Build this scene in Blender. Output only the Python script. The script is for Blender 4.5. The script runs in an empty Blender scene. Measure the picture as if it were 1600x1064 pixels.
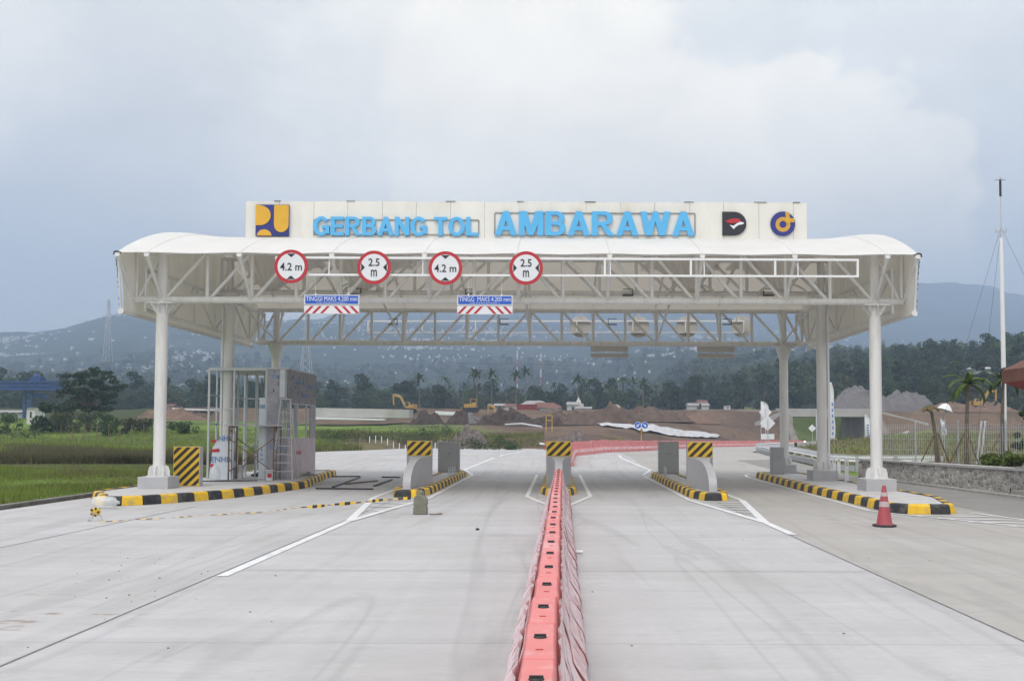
import math
SUN_EL, SUN_AZ, SUN_E = math.radians(58), math.radians(200), 1.5
SKYK, EXPO, HAZE = 11.0, .37, .00044
import bpy, bmesh, math, random
import numpy as np
from mathutils import Vector, Matrix
random.seed(7); rng = np.random.default_rng(11)
S = bpy.context.scene
C = S.collection
R = math.radians
PI = math.pi

# ------------------------------------------------------------------ camera
CAM_H, LENS = 2.2, 35.0
F = LENS / 36.0 * 1600
PITCH, ROLL = R(2.65), R(0.17)
cam_d = bpy.data.cameras.new('camera'); cam = bpy.data.objects.new('camera', cam_d); C.objects.link(cam)
cam_d.sensor_width = 36; cam_d.lens = LENS; cam_d.shift_x = -72 / 1600; cam_d.shift_y = 68 / 1600
cam_d.clip_end = 20000; cam_d.clip_start = 0.1
CM = Matrix.Rotation(PI / 2 + PITCH, 3, 'X') @ Matrix.Rotation(ROLL, 3, 'Z')
cam.location = (0, 0, CAM_H); cam.rotation_euler = CM.to_euler()
S.camera = cam

def ray(px, py):
    return CM @ Vector(((px - 872) / F, (600 - py) / F, -1))
def P(px, py, Y):                      # point on the plane at distance Y seen at this place
    d = ray(px, py); t = Y / d.y
    return Vector((d.x * t, Y, CAM_H + d.z * t))
def G(px, py, z=0.0):                  # point on the level z
    d = ray(px, py); t = (z - CAM_H) / d.z
    return Vector((d.x * t, d.y * t, z))
def ss(x, a, b):
    t = np.clip((np.asarray(x, float) - a) / (b - a), 0, 1); return t * t * (3 - 2 * t)

# ------------------------------------------------------------------ materials
def lin(c):
    return tuple((v / 12.92 if v <= .04045 else ((v + .055) / 1.055) ** 2.4) for v in c)
def nodes(name):
    m = bpy.data.materials.new(name); m.use_nodes = True
    nt = m.node_tree; b = nt.nodes['Principled BSDF']
    return m, nt, b
def mixrgb(nt, fac, a, b, mode='MIX'):
    n = nt.nodes.new('ShaderNodeMix'); n.data_type = 'RGBA'; n.blend_type = mode
    for sock, v in ((n.inputs[0], fac), (n.inputs[6], a), (n.inputs[7], b)):
        if hasattr(v, 'links') or isinstance(v, bpy.types.NodeSocket): nt.links.new(v, sock)
        elif isinstance(v, (int, float)): sock.default_value = v
        else: sock.default_value = (*v[:3], 1)
    return n.outputs[2]
def pos_noise(nt, scale, detail=4, rough=.55, stretch=(1, 1, 1), coord='Object', dist=0):
    tc = nt.nodes.new('ShaderNodeTexCoord') if coord != 'World' else nt.nodes.new('ShaderNodeNewGeometry')
    mp = nt.nodes.new('ShaderNodeMapping'); mp.inputs['Scale'].default_value = stretch
    nt.links.new(tc.outputs['Position' if coord == 'World' else coord], mp.inputs[0])
    n = nt.nodes.new('ShaderNodeTexNoise'); n.inputs['Scale'].default_value = scale
    n.inputs['Detail'].default_value = detail; n.inputs['Roughness'].default_value = rough
    n.inputs['Distortion'].default_value = dist
    nt.links.new(mp.outputs[0], n.inputs['Vector'])
    return n.outputs['Fac']
def ramp(nt, fac, stops):
    r = nt.nodes.new('ShaderNodeValToRGB'); e = r.color_ramp.elements
    while len(e) < len(stops): e.new(.5)
    for i, (p, c) in enumerate(stops):
        e[i].position = p; e[i].color = (*c[:3], 1) if not isinstance(c, (int, float)) else (c, c, c, 1)
    nt.links.new(fac, r.inputs[0]); return r.outputs[0]
def bump(nt, b, h, strength=.3, dist=.02):
    n = nt.nodes.new('ShaderNodeBump'); n.inputs['Strength'].default_value = strength; n.inputs['Distance'].default_value = dist
    nt.links.new(h, n.inputs['Height']); nt.links.new(n.outputs[0], b.inputs['Normal'])
def mat(name, c, rough=.6, metal=0, var=.12, scale=3, bmp=0, stretch=(1, 1, 1), dirt=None, dirt_amt=.5, coord='Object', spec=.4):
    m, nt, b = nodes(name)
    b.inputs['Roughness'].default_value = rough; b.inputs['Metallic'].default_value = metal
    b.inputs['Specular IOR Level'].default_value = spec
    f = pos_noise(nt, scale, 5, .6, stretch, coord)
    lo = tuple(v * (1 - var) for v in c); hi = tuple(min(v * (1 + var), .95) for v in c)
    col = ramp(nt, f, [(.3, lo), (.7, hi)])
    if dirt:
        f2 = pos_noise(nt, scale * .7, 6, .7, stretch, coord)
        k = ramp(nt, f2, [(.5, 0.0), (.72, dirt_amt)])
        col = mixrgb(nt, k, col, dirt)
    nt.links.new(col, b.inputs['Base Color'])
    if bmp: bump(nt, b, f, bmp)
    return m
M = {}
M['white_steel'] = mat('white_steel', (.72, .715, .71), .42, 0, .06, 2, dirt=(.46, .44, .41), dirt_amt=.5, stretch=(3, 3, .35))
M['white_frame'] = mat('white_frame', (.82, .82, .83), .4, 0, .03)
M['panel_white'] = mat('panel_white', (.76, .745, .70), .45, 0, .05, .8, dirt=(.60, .53, .42), dirt_amt=.45, stretch=(1.6, 1, .7))
M['letter_blue'] = mat('letter_blue', lin((.36, .70, .90)), .4, 0, .04)
M['emblem_blue'] = mat('emblem_blue', lin((.20, .23, .50)), .4, 0, .05)
M['emblem_gold'] = mat('emblem_gold', lin((.86, .66, .22)), .4, 0, .05)
M['emblem_black'] = mat('emblem_black', (.03, .03, .04), .4, 0, .1)
M['dark'] = mat('dark', (.03, .03, .032), .5, 0, .2)
M['seam'] = mat('seam', (.30, .28, .26), .6)
M['sign_red'] = mat('sign_red', lin((.72, .20, .24)), .45, 0, .06)
M['sign_white'] = mat('sign_white', (.76, .77, .81), .4, 0, .03)
M['sign_blue'] = mat('sign_blue', lin((.17, .37, .76)), .4, 0, .05)
M['sign_back'] = mat('sign_back', (.50, .48, .45), .5, .1, .06, dirt=(.4, .37, .33))
M['kerb_yellow'] = mat('kerb_yellow', lin((.88, .71, .16)), .6, 0, .10, 5, .15, dirt=(.36, .29, .14), dirt_amt=.8)
M['kerb_black'] = mat('kerb_black', (.025, .025, .028), .55, 0, .3, 5, .15, dirt=(.16, .145, .12), dirt_amt=.75)
M['stripe_yellow'] = mat('stripe_yellow', lin((.85, .70, .22)), .5, 0, .06, 4)
M['stripe_black'] = mat('stripe_black', (.035, .028, .02), .5, 0, .2, 4)
M['grey_paint'] = mat('grey_paint', (.44, .44, .46), .6, 0, .06, 2, .08, dirt=(.37, .36, .36), dirt_amt=.4)
M['grey_steel'] = mat('grey_steel', (.36, .37, .38), .5, 0, .05, 2)
M['slab'] = mat('slab', (.50, .49, .48), .8, 0, .10, 2.5, .2, dirt=(.30, .28, .25))
M['line_white'] = mat('line_white', (.72, .72, .725), .6, 0, .06, 3.5, .05, dirt=(.50, .495, .49), dirt_amt=.9, coord='World')
M['joint'] = mat('joint', (.16, .155, .15), .9, 0, .3, 6, coord='World')
M['barrier_red'] = mat('barrier_red', lin((.85, .50, .49)), .5, 0, .07, 2.5, .05, dirt=(.74, .50, .49), dirt_amt=.8, coord='World')
M['barrier_dark'] = mat('barrier_dark', lin((.68, .22, .18)), .5, 0, .1, 5)
M['cone_red'] = mat('cone_red', lin((.62, .26, .29)), .5, 0, .1, 6, dirt=(.3, .12, .11))
M['rubber'] = mat('rubber', (.05, .042, .045), .75, 0, .2, 8)
M['alu'] = mat('alu', (.46, .46, .47), .4, .6, .06)
M['galv'] = mat('galv', (.52, .54, .56), .45, .35, .08, 4)
M['rust'] = mat('rust', (.20, .12, .075), .8, 0, .3, 8)
M['film_white'] = mat('film_white', (.62, .67, .74), .35, 0, .06, 3)
M['film_blue'] = mat('film_blue', (.12, .25, .52), .4, 0, .1)
M['clad'] = mat('clad', (.36, .355, .41), .35, .2, .22, 1.6, .15, dirt=(.26, .25, .26), dirt_amt=.6)
M['clad_brown'] = mat('clad_brown', (.27, .255, .25), .35, .3, .2, 1.8, .15, dirt=(.16, .16, .18), dirt_amt=.6)
M['clad_pink'] = mat('clad_pink', (.50, .43, .45), .4, .1, .15, 2.2, .1)
M['concrete_wall'] = mat('concrete_wall', (.40, .39, .36), .85, 0, .10, .35, .15, dirt=(.28, .26, .22))
M['yellow_machine'] = mat('yellow_machine', lin((.72, .57, .28)), .65, 0, .15, 1.2, dirt=(.22, .16, .10), dirt_amt=.7)
M['glass_dark'] = mat('glass_dark', (.04, .05, .055), .12, 0, .1)
M['roof_red'] = mat('roof_red', (.17, .075, .055), .8, 0, .25, 2, .2, dirt=(.12, .07, .06))
M['roof_grey'] = mat('roof_grey', (.30, .29, .28), .8, 0, .2, .6)
M['house_wall'] = mat('house_wall', (.60, .59, .56), .8, 0, .1, .4)
M['thatch'] = mat('thatch', (.30, .27, .22), .95, 0, .25, 3, .3)
M['crane_blue'] = mat('crane_blue', lin((.20, .30, .50)), .6, 0, .2, .7, dirt=(.08, .09, .11), dirt_amt=.6)
M['sheet_grey'] = mat('sheet_grey', (.50, .50, .51), .7, 0, .25, 1.2, .3, dirt=(.30, .25, .21), dirt_amt=.6)
M['cloth_white'] = mat('cloth_white', (.74, .75, .78), .8, 0, .06, 1)
M['bark'] = mat('bark', (.13, .105, .08), .9, 0, .3, 4, .3)
M['palm_bark'] = mat('palm_bark', (.16, .14, .11), .9, 0, .3, 6, .3)
M['wood'] = mat('wood', (.20, .15, .10), .85, 0, .25, 4)
M['skin'] = mat('skin', (.28, .16, .11), .6)
M['shirt_dark'] = mat('shirt_dark', (.05, .05, .06), .8)
M['shirt_yellow'] = mat('shirt_yellow', (.55, .42, .08), .8)
M['jerrycan'] = mat('jerrycan', (.20, .195, .15), .6, 0, .2, 6, .1, dirt=(.09, .085, .07))
M['soffit_red'] = mat('soffit_red', (.28, .04, .035), .6, 0, .1, 2)
M['fibre'] = mat('fibre', (.62, .62, .62), .7)

def leafmat(name, a, b, trans=.25):
    m, nt, bs = nodes(name)
    oi = nt.nodes.new('ShaderNodeNewGeometry')
    f = pos_noise(nt, .35, 3, .6, coord='World')
    r = nt.nodes.new('ShaderNodeMath'); r.operation = 'MULTIPLY_ADD'
    nt.links.new(oi.outputs['Random Per Island'], r.inputs[0]); r.inputs[1].default_value = .6
    nt.links.new(f, r.inputs[2])
    col = ramp(nt, r.outputs[0], [(.35, a), (1.0, b)])
    nt.links.new(col, bs.inputs['Base Color']); bs.inputs['Roughness'].default_value = .7
    bs.inputs['Specular IOR Level'].default_value = .2
    t = nt.nodes.new('ShaderNodeBsdfTranslucent'); nt.links.new(col, t.inputs[0])
    mx = nt.nodes.new('ShaderNodeMixShader'); mx.inputs[0].default_value = trans
    nt.links.new(bs.outputs[0], mx.inputs[1]); nt.links.new(t.outputs[0], mx.inputs[2])
    nt.links.new(mx.outputs[0], nt.nodes['Material Output'].inputs[0])
    return m
M['leaf'] = leafmat('leaf', (.024, .050, .017), (.075, .120, .038))
M['leaf_dark'] = leafmat('leaf_dark', (.014, .030, .013), (.042, .070, .028))
M['leaf_olive'] = leafmat('leaf_olive', (.040, .055, .026), (.105, .115, .055))
M['leaf_bright'] = leafmat('leaf_bright', (.055, .10, .022), (.14, .19, .045))
M['grass_leaf'] = leafmat('grass_leaf', (.11, .16, .022), (.24, .31, .06), .38)
M['reed_leaf'] = leafmat('reed_leaf', (.06, .066, .03), (.13, .125, .06), .25)
M['dry_leaf'] = leafmat('dry_leaf', (.085, .075, .035), (.19, .155, .075), .2)

# membrane: woven PVC that lets part of the light through
m, nt, b = nodes('membrane'); M['membrane'] = m
f = pos_noise(nt, 1.2, 4); col = ramp(nt, f, [(.3, (.74, .735, .72)), (.7, (.80, .795, .78))])
f2 = pos_noise(nt, .5, 6, .7, (1, 1, 1)); col = mixrgb(nt, ramp(nt, f2, [(.52, 0.0), (.75, .25)]), col, (.62, .58, .50))
nt.links.new(col, b.inputs['Base Color']); b.inputs['Roughness'].default_value = .55
t = nt.nodes.new('ShaderNodeBsdfTranslucent'); t.inputs[0].default_value = (.72, .64, .52, 1)
mx = nt.nodes.new('ShaderNodeMixShader'); mx.inputs[0].default_value = .22
nt.links.new(b.outputs[0], mx.inputs[1]); nt.links.new(t.outputs[0], mx.inputs[2]); nt.links.new(mx.outputs[0], nt.nodes['Material Output'].inputs[0])

# clear wrap on the barriers
m, nt, b = nodes('film_clear'); M['film_clear'] = m
f = pos_noise(nt, 2.6, 6, .7, (1, 1.2, .6), 'World', 1.0)
b.inputs['Base Color'].default_value = (.80, .62, .63, 1); b.inputs['Roughness'].default_value = .4
tr = nt.nodes.new('ShaderNodeBsdfTransparent'); mx = nt.nodes.new('ShaderNodeMixShader')
nt.links.new(ramp(nt, f, [(.30, .25), (.55, .95)]), mx.inputs[0])
nt.links.new(tr.outputs[0], mx.inputs[1]); nt.links.new(b.outputs[0], mx.inputs[2]); nt.links.new(mx.outputs[0], nt.nodes['Material Output'].inputs[0])
m, nt, b = nodes('bottle_clear'); M['bottle_clear'] = m
b.inputs['Base Color'].default_value = (.80, .82, .82, 1); b.inputs['Roughness'].default_value = .15
tr = nt.nodes.new('ShaderNodeBsdfTransparent'); mx = nt.nodes.new('ShaderNodeMixShader'); mx.inputs[0].default_value = .45
nt.links.new(tr.outputs[0], mx.inputs[1]); nt.links.new(b.outputs[0], mx.inputs[2]); nt.links.new(mx.outputs[0], nt.nodes['Material Output'].inputs[0])

# broomed concrete: streaks across the lanes, stains, tyre marks
def concrete(name, c0, c1, tint, tyre=.20):
    m, nt, b = nodes(name)
    streak = pos_noise(nt, 1.0, 7, .68, (.16, 1.7, 1), 'World', .6)
    fine = pos_noise(nt, 1.0, 5, .8, (5, 26, 1), 'World')
    big = pos_noise(nt, .16, 5, .6, (.7, 1.2, 1), 'World')
    spot = pos_noise(nt, 3.0, 6, .75, (.4, 1, 1), 'World')
    col = ramp(nt, streak, [(.22, tuple(v * .93 for v in c0)), (.72, c1)])
    track = pos_noise(nt, 1.0, 5, .6, (1.1, .045, 1), 'World', .5); dust = pos_noise(nt, .55, 7, .72, (1, 1, 1), 'World', .6)
    col = mixrgb(nt, ramp(nt, track, [(.48, 0.0), (.66, .38)]), col, tuple(v * .74 for v in c0))
    col = mixrgb(nt, ramp(nt, dust, [(.42, 0.0), (.70, .38)]), col, tuple(min(v * 1.10, .8) for v in c1))
    col = mixrgb(nt, ramp(nt, big, [(.36, 0.0), (.66, .75)]), col, tint)
    col = mixrgb(nt, ramp(nt, fine, [(.32, .22), (.62, 0.0)]), col, (.22, .21, .20))
    col = mixrgb(nt, ramp(nt, spot, [(.56, 0.0), (.72, .50)]), col, tuple(v * .72 for v in c0))
    arc = pos_noise(nt, 1.0, 3, .5, (.55, .035, 1), 'World', 1.2)
    col = mixrgb(nt, ramp(nt, arc, [(.47, 0.0), (.50, tyre), (.53, 0.0)]), col, (.20, .195, .19))
    # transverse saw cuts every five metres, faint
    g = nt.nodes.new('ShaderNodeNewGeometry'); sp = nt.nodes.new('ShaderNodeSeparateXYZ'); nt.links.new(g.outputs['Position'], sp.inputs[0])
    md = nt.nodes.new('ShaderNodeMath'); md.operation = 'PINGPONG'; md.inputs[1].default_value = 2.6; nt.links.new(sp.outputs[1], md.inputs[0])
    lt = nt.nodes.new('ShaderNodeMath'); lt.operation = 'LESS_THAN'; lt.inputs[1].default_value = .012; nt.links.new(md.outputs[0], lt.inputs[0])
    k = nt.nodes.new('ShaderNodeMath'); k.operation = 'MULTIPLY'; k.inputs[1].default_value = .45; nt.links.new(lt.outputs[0], k.inputs[0])
    col = mixrgb(nt, k.outputs[0], col, (.18, .175, .17))
    # mud by the left joint
    mud = pos_noise(nt, 1.7, 6, .75, (.35, 1, 1), 'World')
    vd = nt.nodes.new('ShaderNodeVectorMath'); vd.operation = 'DISTANCE'; nt.links.new(g.outputs['Position'], vd.inputs[0]); vd.inputs[1].default_value = (-6.1, 12.2, 0)
    near = nt.nodes.new('ShaderNodeMapRange'); near.inputs[1].default_value = .3; near.inputs[2].default_value = 2.0; near.inputs[3].default_value = .85; near.inputs[4].default_value = 0
    nt.links.new(vd.outputs['Value'], near.inputs[0])
    k2 = nt.nodes.new('ShaderNodeMath'); k2.operation = 'MULTIPLY'; nt.links.new(ramp(nt, mud, [(.58, 0.0), (.63, 1.0)]), k2.inputs[0]); nt.links.new(near.outputs[0], k2.inputs[1])
    col = mixrgb(nt, k2.outputs[0], col, (.25, .17, .12))
    nt.links.new(col, b.inputs['Base Color']); b.inputs['Roughness'].default_value = .85; b.inputs['Specular IOR Level'].default_value = .25
    bump(nt, b, fine, .25, .006)
    return m
M['concrete'] = concrete('concrete', (.445, .437, .440), (.55, .545, .550), (.42, .407, .395))
M['concrete_side'] = concrete('concrete_side', (.385, .367, .345), (.465, .447, .422), (.36, .337, .31))
M['asphalt_side'] = concrete('asphalt_side', (.25, .24, .23), (.31, .30, .285), (.24, .225, .205), .1)

# stone wall
m, nt, b = nodes('stone'); M['stone'] = m
tc = nt.nodes.new('ShaderNodeTexCoord'); mp = nt.nodes.new('ShaderNodeMapping'); mp.inputs['Scale'].default_value = (1, 1, 1.3); nt.links.new(tc.outputs['Object'], mp.inputs[0])
v = nt.nodes.new('ShaderNodeTexVoronoi'); v.feature = 'DISTANCE_TO_EDGE'; v.inputs['Scale'].default_value = 4.2; nt.links.new(mp.outputs[0], v.inputs['Vector'])
vc = nt.nodes.new('ShaderNodeTexVoronoi'); vc.inputs['Scale'].default_value = 4.2; nt.links.new(mp.outputs[0], vc.inputs['Vector'])
sc = nt.nodes.new('ShaderNodeSeparateColor'); nt.links.new(vc.outputs['Color'], sc.inputs[0])
stone = ramp(nt, sc.outputs[0], [(0, (.20, .19, .175)), (1, (.46, .44, .41))])
k = ramp(nt, v.outputs[0], [(.04, 0.0), (.12, 1.0)])
nt.links.new(mixrgb(nt, k, (.50, .48, .45), stone), b.inputs['Base Color']); b.inputs['Roughness'].default_value = .9
bump(nt, b, k, .8, .06)

# ------------------------------------------------------------------ mesh helpers
ORG = {}
class MB:
    def __init__(s): s.v = []; s.f = []; s.m = []; s.sm = []
    def add(s, vs, fs, m=0, smooth=False):
        o = len(s.v); s.v += [tuple(x) for x in vs]
        for f in fs: s.f.append([o + i for i in f]); s.m.append(m); s.sm.append(smooth)
    def box(s, c, d, m=0, rot=None):
        c = Vector(c); hx, hy, hz = d[0] / 2, d[1] / 2, d[2] / 2
        vs = [Vector((x, y, z)) for z in (-hz, hz) for x, y in ((-hx, -hy), (hx, -hy), (hx, hy), (-hx, hy))]
        if rot is not None: vs = [rot @ q for q in vs]
        s.add([c + q for q in vs], [(3, 2, 1, 0), (4, 5, 6, 7), (0, 1, 5, 4), (1, 2, 6, 5), (2, 3, 7, 6), (3, 0, 4, 7)], m)
    def bar(s, p, q, w, h, m=0):
        p, q = Vector(p), Vector(q); d = q - p; L = d.length
        rot = d.to_track_quat('X', 'Z').to_matrix()
        s.box((p + q) / 2, (L, w, h), m, rot)
    def tube(s, p, q, r, r2=None, n=10, m=0, caps=True):
        s.path([p, q], [r, r if r2 is None else r2], n, m, caps)
    def path(s, pts, r, n=8, m=0, caps=True):
        pts = [Vector(p) for p in pts]; N = len(pts)
        rs = r if isinstance(r, (list, tuple)) else [r] * N
        rings = []; ref = None
        for i in range(N):
            t = (pts[min(i + 1, N - 1)] - pts[max(i - 1, 0)]).normalized()
            if ref is None: ref = Vector((0, 0, 1)) if abs(t.z) < .9 else Vector((1, 0, 0))
            u = t.cross(ref).normalized(); w = u.cross(t).normalized(); ref = w
            rings.append([pts[i] + (u * math.cos(a) + w * math.sin(a)) * rs[i] for a in (2 * PI * k / n for k in range(n))])
        vs = [v for rg in rings for v in rg]; fs = []
        for i in range(N - 1):
            for k in range(n):
                a, b2 = i * n + k, i * n + (k + 1) % n
                fs.append((a, a + n, b2 + n, b2))
        s.add(vs, fs, m, True)
        if caps:
            s.add(rings[0], [tuple(range(n))], m); s.add(rings[-1], [tuple(reversed(range(n)))], m)
    def lathe(s, c, prof, n=20, m=0, smooth=True, axis='Z'):
        c = Vector(c); vs = []
        for r, z in prof:
            for k in range(n):
                a = 2 * PI * k / n
                q = Vector((r * math.cos(a), r * math.sin(a), z))
                if axis == 'Y': q = Vector((q.x, -q.z, q.y))
                if axis == 'X': q = Vector((q.z, q.x, q.y))
                vs.append(c + q)
        fs = [(i * n + k, i * n + (k + 1) % n, (i + 1) * n + (k + 1) % n, (i + 1) * n + k) for i in range(len(prof) - 1) for k in range(n)]
        s.add(vs, fs, m, smooth)
        s.add(vs[:n], [tuple(reversed(range(n)))], m); s.add(vs[-n:], [tuple(range(n))], m)
    def prism(s, pts, d, m=0):                       # closed outline pushed along vector d
        n = len(pts); pts = [Vector(p) for p in pts]; d = Vector(d)
        vs = pts + [p + d for p in pts]
        s.add(vs, [tuple(range(n))[::-1], tuple(range(n, 2 * n))] + [(i, (i + 1) % n, n + (i + 1) % n, n + i) for i in range(n)], m)
    def grid(s, fn, nu, nv, m=0, smooth=True):
        vs = [fn(i / nu, j / nv) for i in range(nu + 1) for j in range(nv + 1)]
        s.add(vs, [(i * (nv + 1) + j, (i + 1) * (nv + 1) + j, (i + 1) * (nv + 1) + j + 1, i * (nv + 1) + j + 1) for i in range(nu) for j in range(nv)], m, smooth)
    def build(s, name, mats, parent=None, bevel=0, fix=True):
        me = bpy.data.meshes.new(name)
        o = ORG.get(parent.name, Vector((0, 0, 0))) if parent else Vector((0, 0, 0))
        me.from_pydata([tuple(Vector(v) - o) for v in s.v], [], s.f)
        for x in (mats if isinstance(mats, (list, tuple)) else [mats]): me.materials.append(M[x])
        me.polygons.foreach_set('material_index', s.m); me.polygons.foreach_set('use_smooth', s.sm)
        if fix:
            bm = bmesh.new(); bm.from_mesh(me); bmesh.ops.recalc_face_normals(bm, faces=bm.faces); bm.to_mesh(me); bm.free()
        me.update()
        ob = bpy.data.objects.new(name, me); C.objects.link(ob)
        if parent: ob.parent = parent; ORG[ob.name] = o
        if bevel:
            bv = ob.modifiers.new('bevel', 'BEVEL'); bv.width = bevel; bv.segments = 2; bv.limit_method = 'ANGLE'
        return ob
def tag(o, label=None, cat=None, group=None, kind=None):
    for k, v in (('label', label), ('category', cat), ('group', group), ('kind', kind)):
        if v: o[k] = v
    return o
def thing(name, label, cat, loc=(0, 0, 0), group=None):
    o = bpy.data.objects.new(name, None); C.objects.link(o); o.location = loc; o.empty_display_size = .2
    ORG[o.name] = Vector(loc); return tag(o, label, cat, group)
def recenter(o, p):
    p = Vector(p); me = o.data; me.transform(Matrix.Translation(-p)); o.location = p; return o
def solo(mb, name, mats, label, cat, group=None, kind=None, bevel=0, at=None):
    o = mb.build(name, mats, None, bevel)
    if at is None:
        a = np.array(mb.v); at = (*a[:, :2].mean(0), a[:, 2].min())
    recenter(o, at); return tag(o, label, cat, group, kind)
KIDS = None
def copy_tree(o, loc=None, rz=None, label=None, parent=None, scale=None):
    c = o.copy(); C.objects.link(c)
    if parent: c.parent = parent
    if loc is not None: c.location = loc
    if rz is not None: c.rotation_euler = (0, 0, rz)
    if scale is not None: c.scale = scale if hasattr(scale, '__len__') else (scale,) * 3
    if label: c['label'] = label
    for ch in list(o.children): copy_tree(ch, parent=c)
    return c
def np_mesh(name, V, quads, mats, parent=None, mi=None, smooth=False):
    me = bpy.data.meshes.new(name); V = np.asarray(V, np.float32); quads = np.asarray(quads, np.int32)
    k = quads.shape[1]; n = len(quads)
    me.vertices.add(len(V)); me.vertices.foreach_set('co', V.ravel())
    me.loops.add(n * k); me.loops.foreach_set('vertex_index', quads.ravel())
    me.polygons.add(n); me.polygons.foreach_set('loop_start', np.arange(n, dtype=np.int32) * k)
    for x in mats: me.materials.append(M[x])
    if mi is not None: me.polygons.foreach_set('material_index', np.asarray(mi, np.int32))
    me.polygons.foreach_set('use_smooth', np.full(n, smooth)); me.update(calc_edges=True); me.validate()
    ob = bpy.data.objects.new(name, me); C.objects.link(ob)
    if parent: ob.parent = parent; ORG[ob.name] = ORG.get(parent.name, Vector((0, 0, 0)))
    return ob
def text(name, txt, mt, parent, c, w=None, h=None, depth=.02, bold=0, face='front', space=1.0, align='CENTER', line=1.0):
    cu = bpy.data.curves.new(name, 'FONT'); cu.body = txt; cu.align_x = align; cu.extrude = .05; cu.offset = bold; cu.space_character = space; cu.space_line = line
    cu.resolution_u = 3
    ob = bpy.data.objects.new(name, cu); me = bpy.data.meshes.new_from_object(ob); bpy.data.objects.remove(ob)
    a = np.array([v.co for v in me.vertices]); lo, hi = a.min(0), a.max(0); mid = (lo + hi) / 2
    sx = (w / (hi[0] - lo[0])) if w else None; sy = (h / (hi[1] - lo[1])) if h else None
    sx = sx or sy; sy = sy or sx; sz = depth / max(hi[2] - lo[2], 1e-6)
    b2 = (a - mid) * np.array([sx, sy, sz]); o = ORG.get(parent.name, Vector((0, 0, 0))) if parent else Vector((0, 0, 0))
    if face == 'front': q = np.stack([b2[:, 0], -b2[:, 2], b2[:, 1]], 1)
    else: q = np.stack([b2[:, 2], b2[:, 0], b2[:, 1]], 1)      # facing +X
    q += np.array(c) - np.array(o)
    me.vertices.foreach_set('co', q.astype(np.float32).ravel()); me.materials.clear(); me.materials.append(M[mt]); me.update(); me.name = name
    ob = bpy.data.objects.new(name, me); C.objects.link(ob); ob.parent = parent; ORG[ob.name] = o
    return ob
# ------------------------------------------------------------------ terrain
_ng = rng.normal(size=(64, 64))
def vnoise(x, y, s, seed=0):
    x = np.asarray(x, float) / s + seed * 13.7; y = np.asarray(y, float) / s + seed * 7.3
    xi = np.floor(x).astype(int); yi = np.floor(y).astype(int); fx = x - xi; fy = y - yi
    fx = fx * fx * (3 - 2 * fx); fy = fy * fy * (3 - 2 * fy)
    g = lambda a, b: _ng[a % 64, b % 64]
    return (g(xi, yi) * (1 - fx) + g(xi + 1, yi) * fx) * (1 - fy) + (g(xi, yi + 1) * (1 - fx) + g(xi + 1, yi + 1) * fx) * fy
def fbm(x, y, s, o=4, seed=0):
    return sum(vnoise(x, y, s / 2 ** k, seed + k) * .5 ** k for k in range(o))
def zr(Y):
    return np.interp(Y, [0, 50, 60, 68, 80, 97, 125, 155, 205, 260, 400], [0, 0, .2, .40, .42, .2, -.1, -.4, -.8, -.8, -.6])
def xrail(Y):
    return np.interp(Y, [44, 50, 62, 72, 88, 115, 150, 175, 205, 230], [15, 15, 15.6, 15.4, 17.4, 24, 43, 57, 66, 68])
def xbar(Y):
    return np.interp(Y, [56, 62, 70, 97, 155, 190, 205, 230], [.62, .7, 1.0, 7.9, 22, 40, 51, 53])
def zground(X, Y):
    X = np.asarray(X, float); Y = np.asarray(Y, float)
    zl = np.interp(Y, [0, 55, 70, 90, 110, 150, 203], [-.10, -.05, .0, .12, .60, 2.1, 3.8])
    zrt = np.interp(Y, [30, 60, 100, 150, 203], [.7, .35, .8, 1.8, 2.4])
    left_edge = np.interp(Y, [0, 55, 78, 122, 130], [-15.4, -15.4, -19.6, -18.5, -12])
    road = zr(Y) - .14
    z = road + ss(X - xrail(Y), .8, 9) * (zrt - road)
    lf = np.where(Y < 122, ss(left_edge - X, -.1, 1.5), 0)
    z = z + lf * (zl - z) + 0
    bl = ss(xbar(np.maximum(Y, 62)) - X, 1.2, 14) * ss(Y, 118, 132)
    z = np.where(Y > 118, z + bl * (zl - z), z)
    notch = (ss(X, 50.3, 51.3) * (1 - ss(X, 68.2, 69.2)))
    # cut slopes of the embankment, notched for the underpass
    crest = 6.6 + .3 * ss(X, 90, 140)
    toe = 205 - 0 * X
    wing = np.abs(X - 59.7)
    e = ss(Y, toe, 220) * (1 - .0 * wing)
    thru = np.interp(Y, [200, 245, 330, 400], [-.8, -.6, 5.0, 8])
    far = crest + np.interp(Y, [235, 330, 420], [0, .6, 2.0])
    ze = z + e * (far - z)
    open_ = notch * (1 - ss(Y, 330, 380))
    ze = np.where(Y > 203, ze * (1 - open_) + open_ * np.where(Y < 215, z + ss(Y, 203, 215) * (thru - z), thru), ze)
    # wooded rise on the right
    ze = ze + ss(Y, 275, 420) * (13 * ss(X, 45, 115) + 9 * ss(X, 100, 210))
    rough = fbm(X, Y, 9, 3) * .10 + fbm(X, Y, 30, 3, 5) * .35 * ss(Y, 100, 200)
    offroad = np.clip(lf + ss(X - xrail(Y), 2, 6) + np.where(Y > 118, bl, 0) + (Y > 212) * (1 - open_), 0, 1)
    return ze + rough * offroad * np.clip(.35 + ss(Y, 60, 130), 0, 1)
def hit(px, py, y0=20, y1=420):
    d = ray(px, py); ys = np.arange(y0, y1, .4); t = ys / d.y
    zz = CAM_H + d.z * t; g = zground(d.x * t, ys)
    k = np.nonzero(zz <= g)[0]
    i = k[0] if len(k) else len(ys) - 1
    return Vector((d.x * t[i], ys[i], float(g[i])))
def onground(x, y): return Vector((x, y, float(zground(x, y))))
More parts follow.
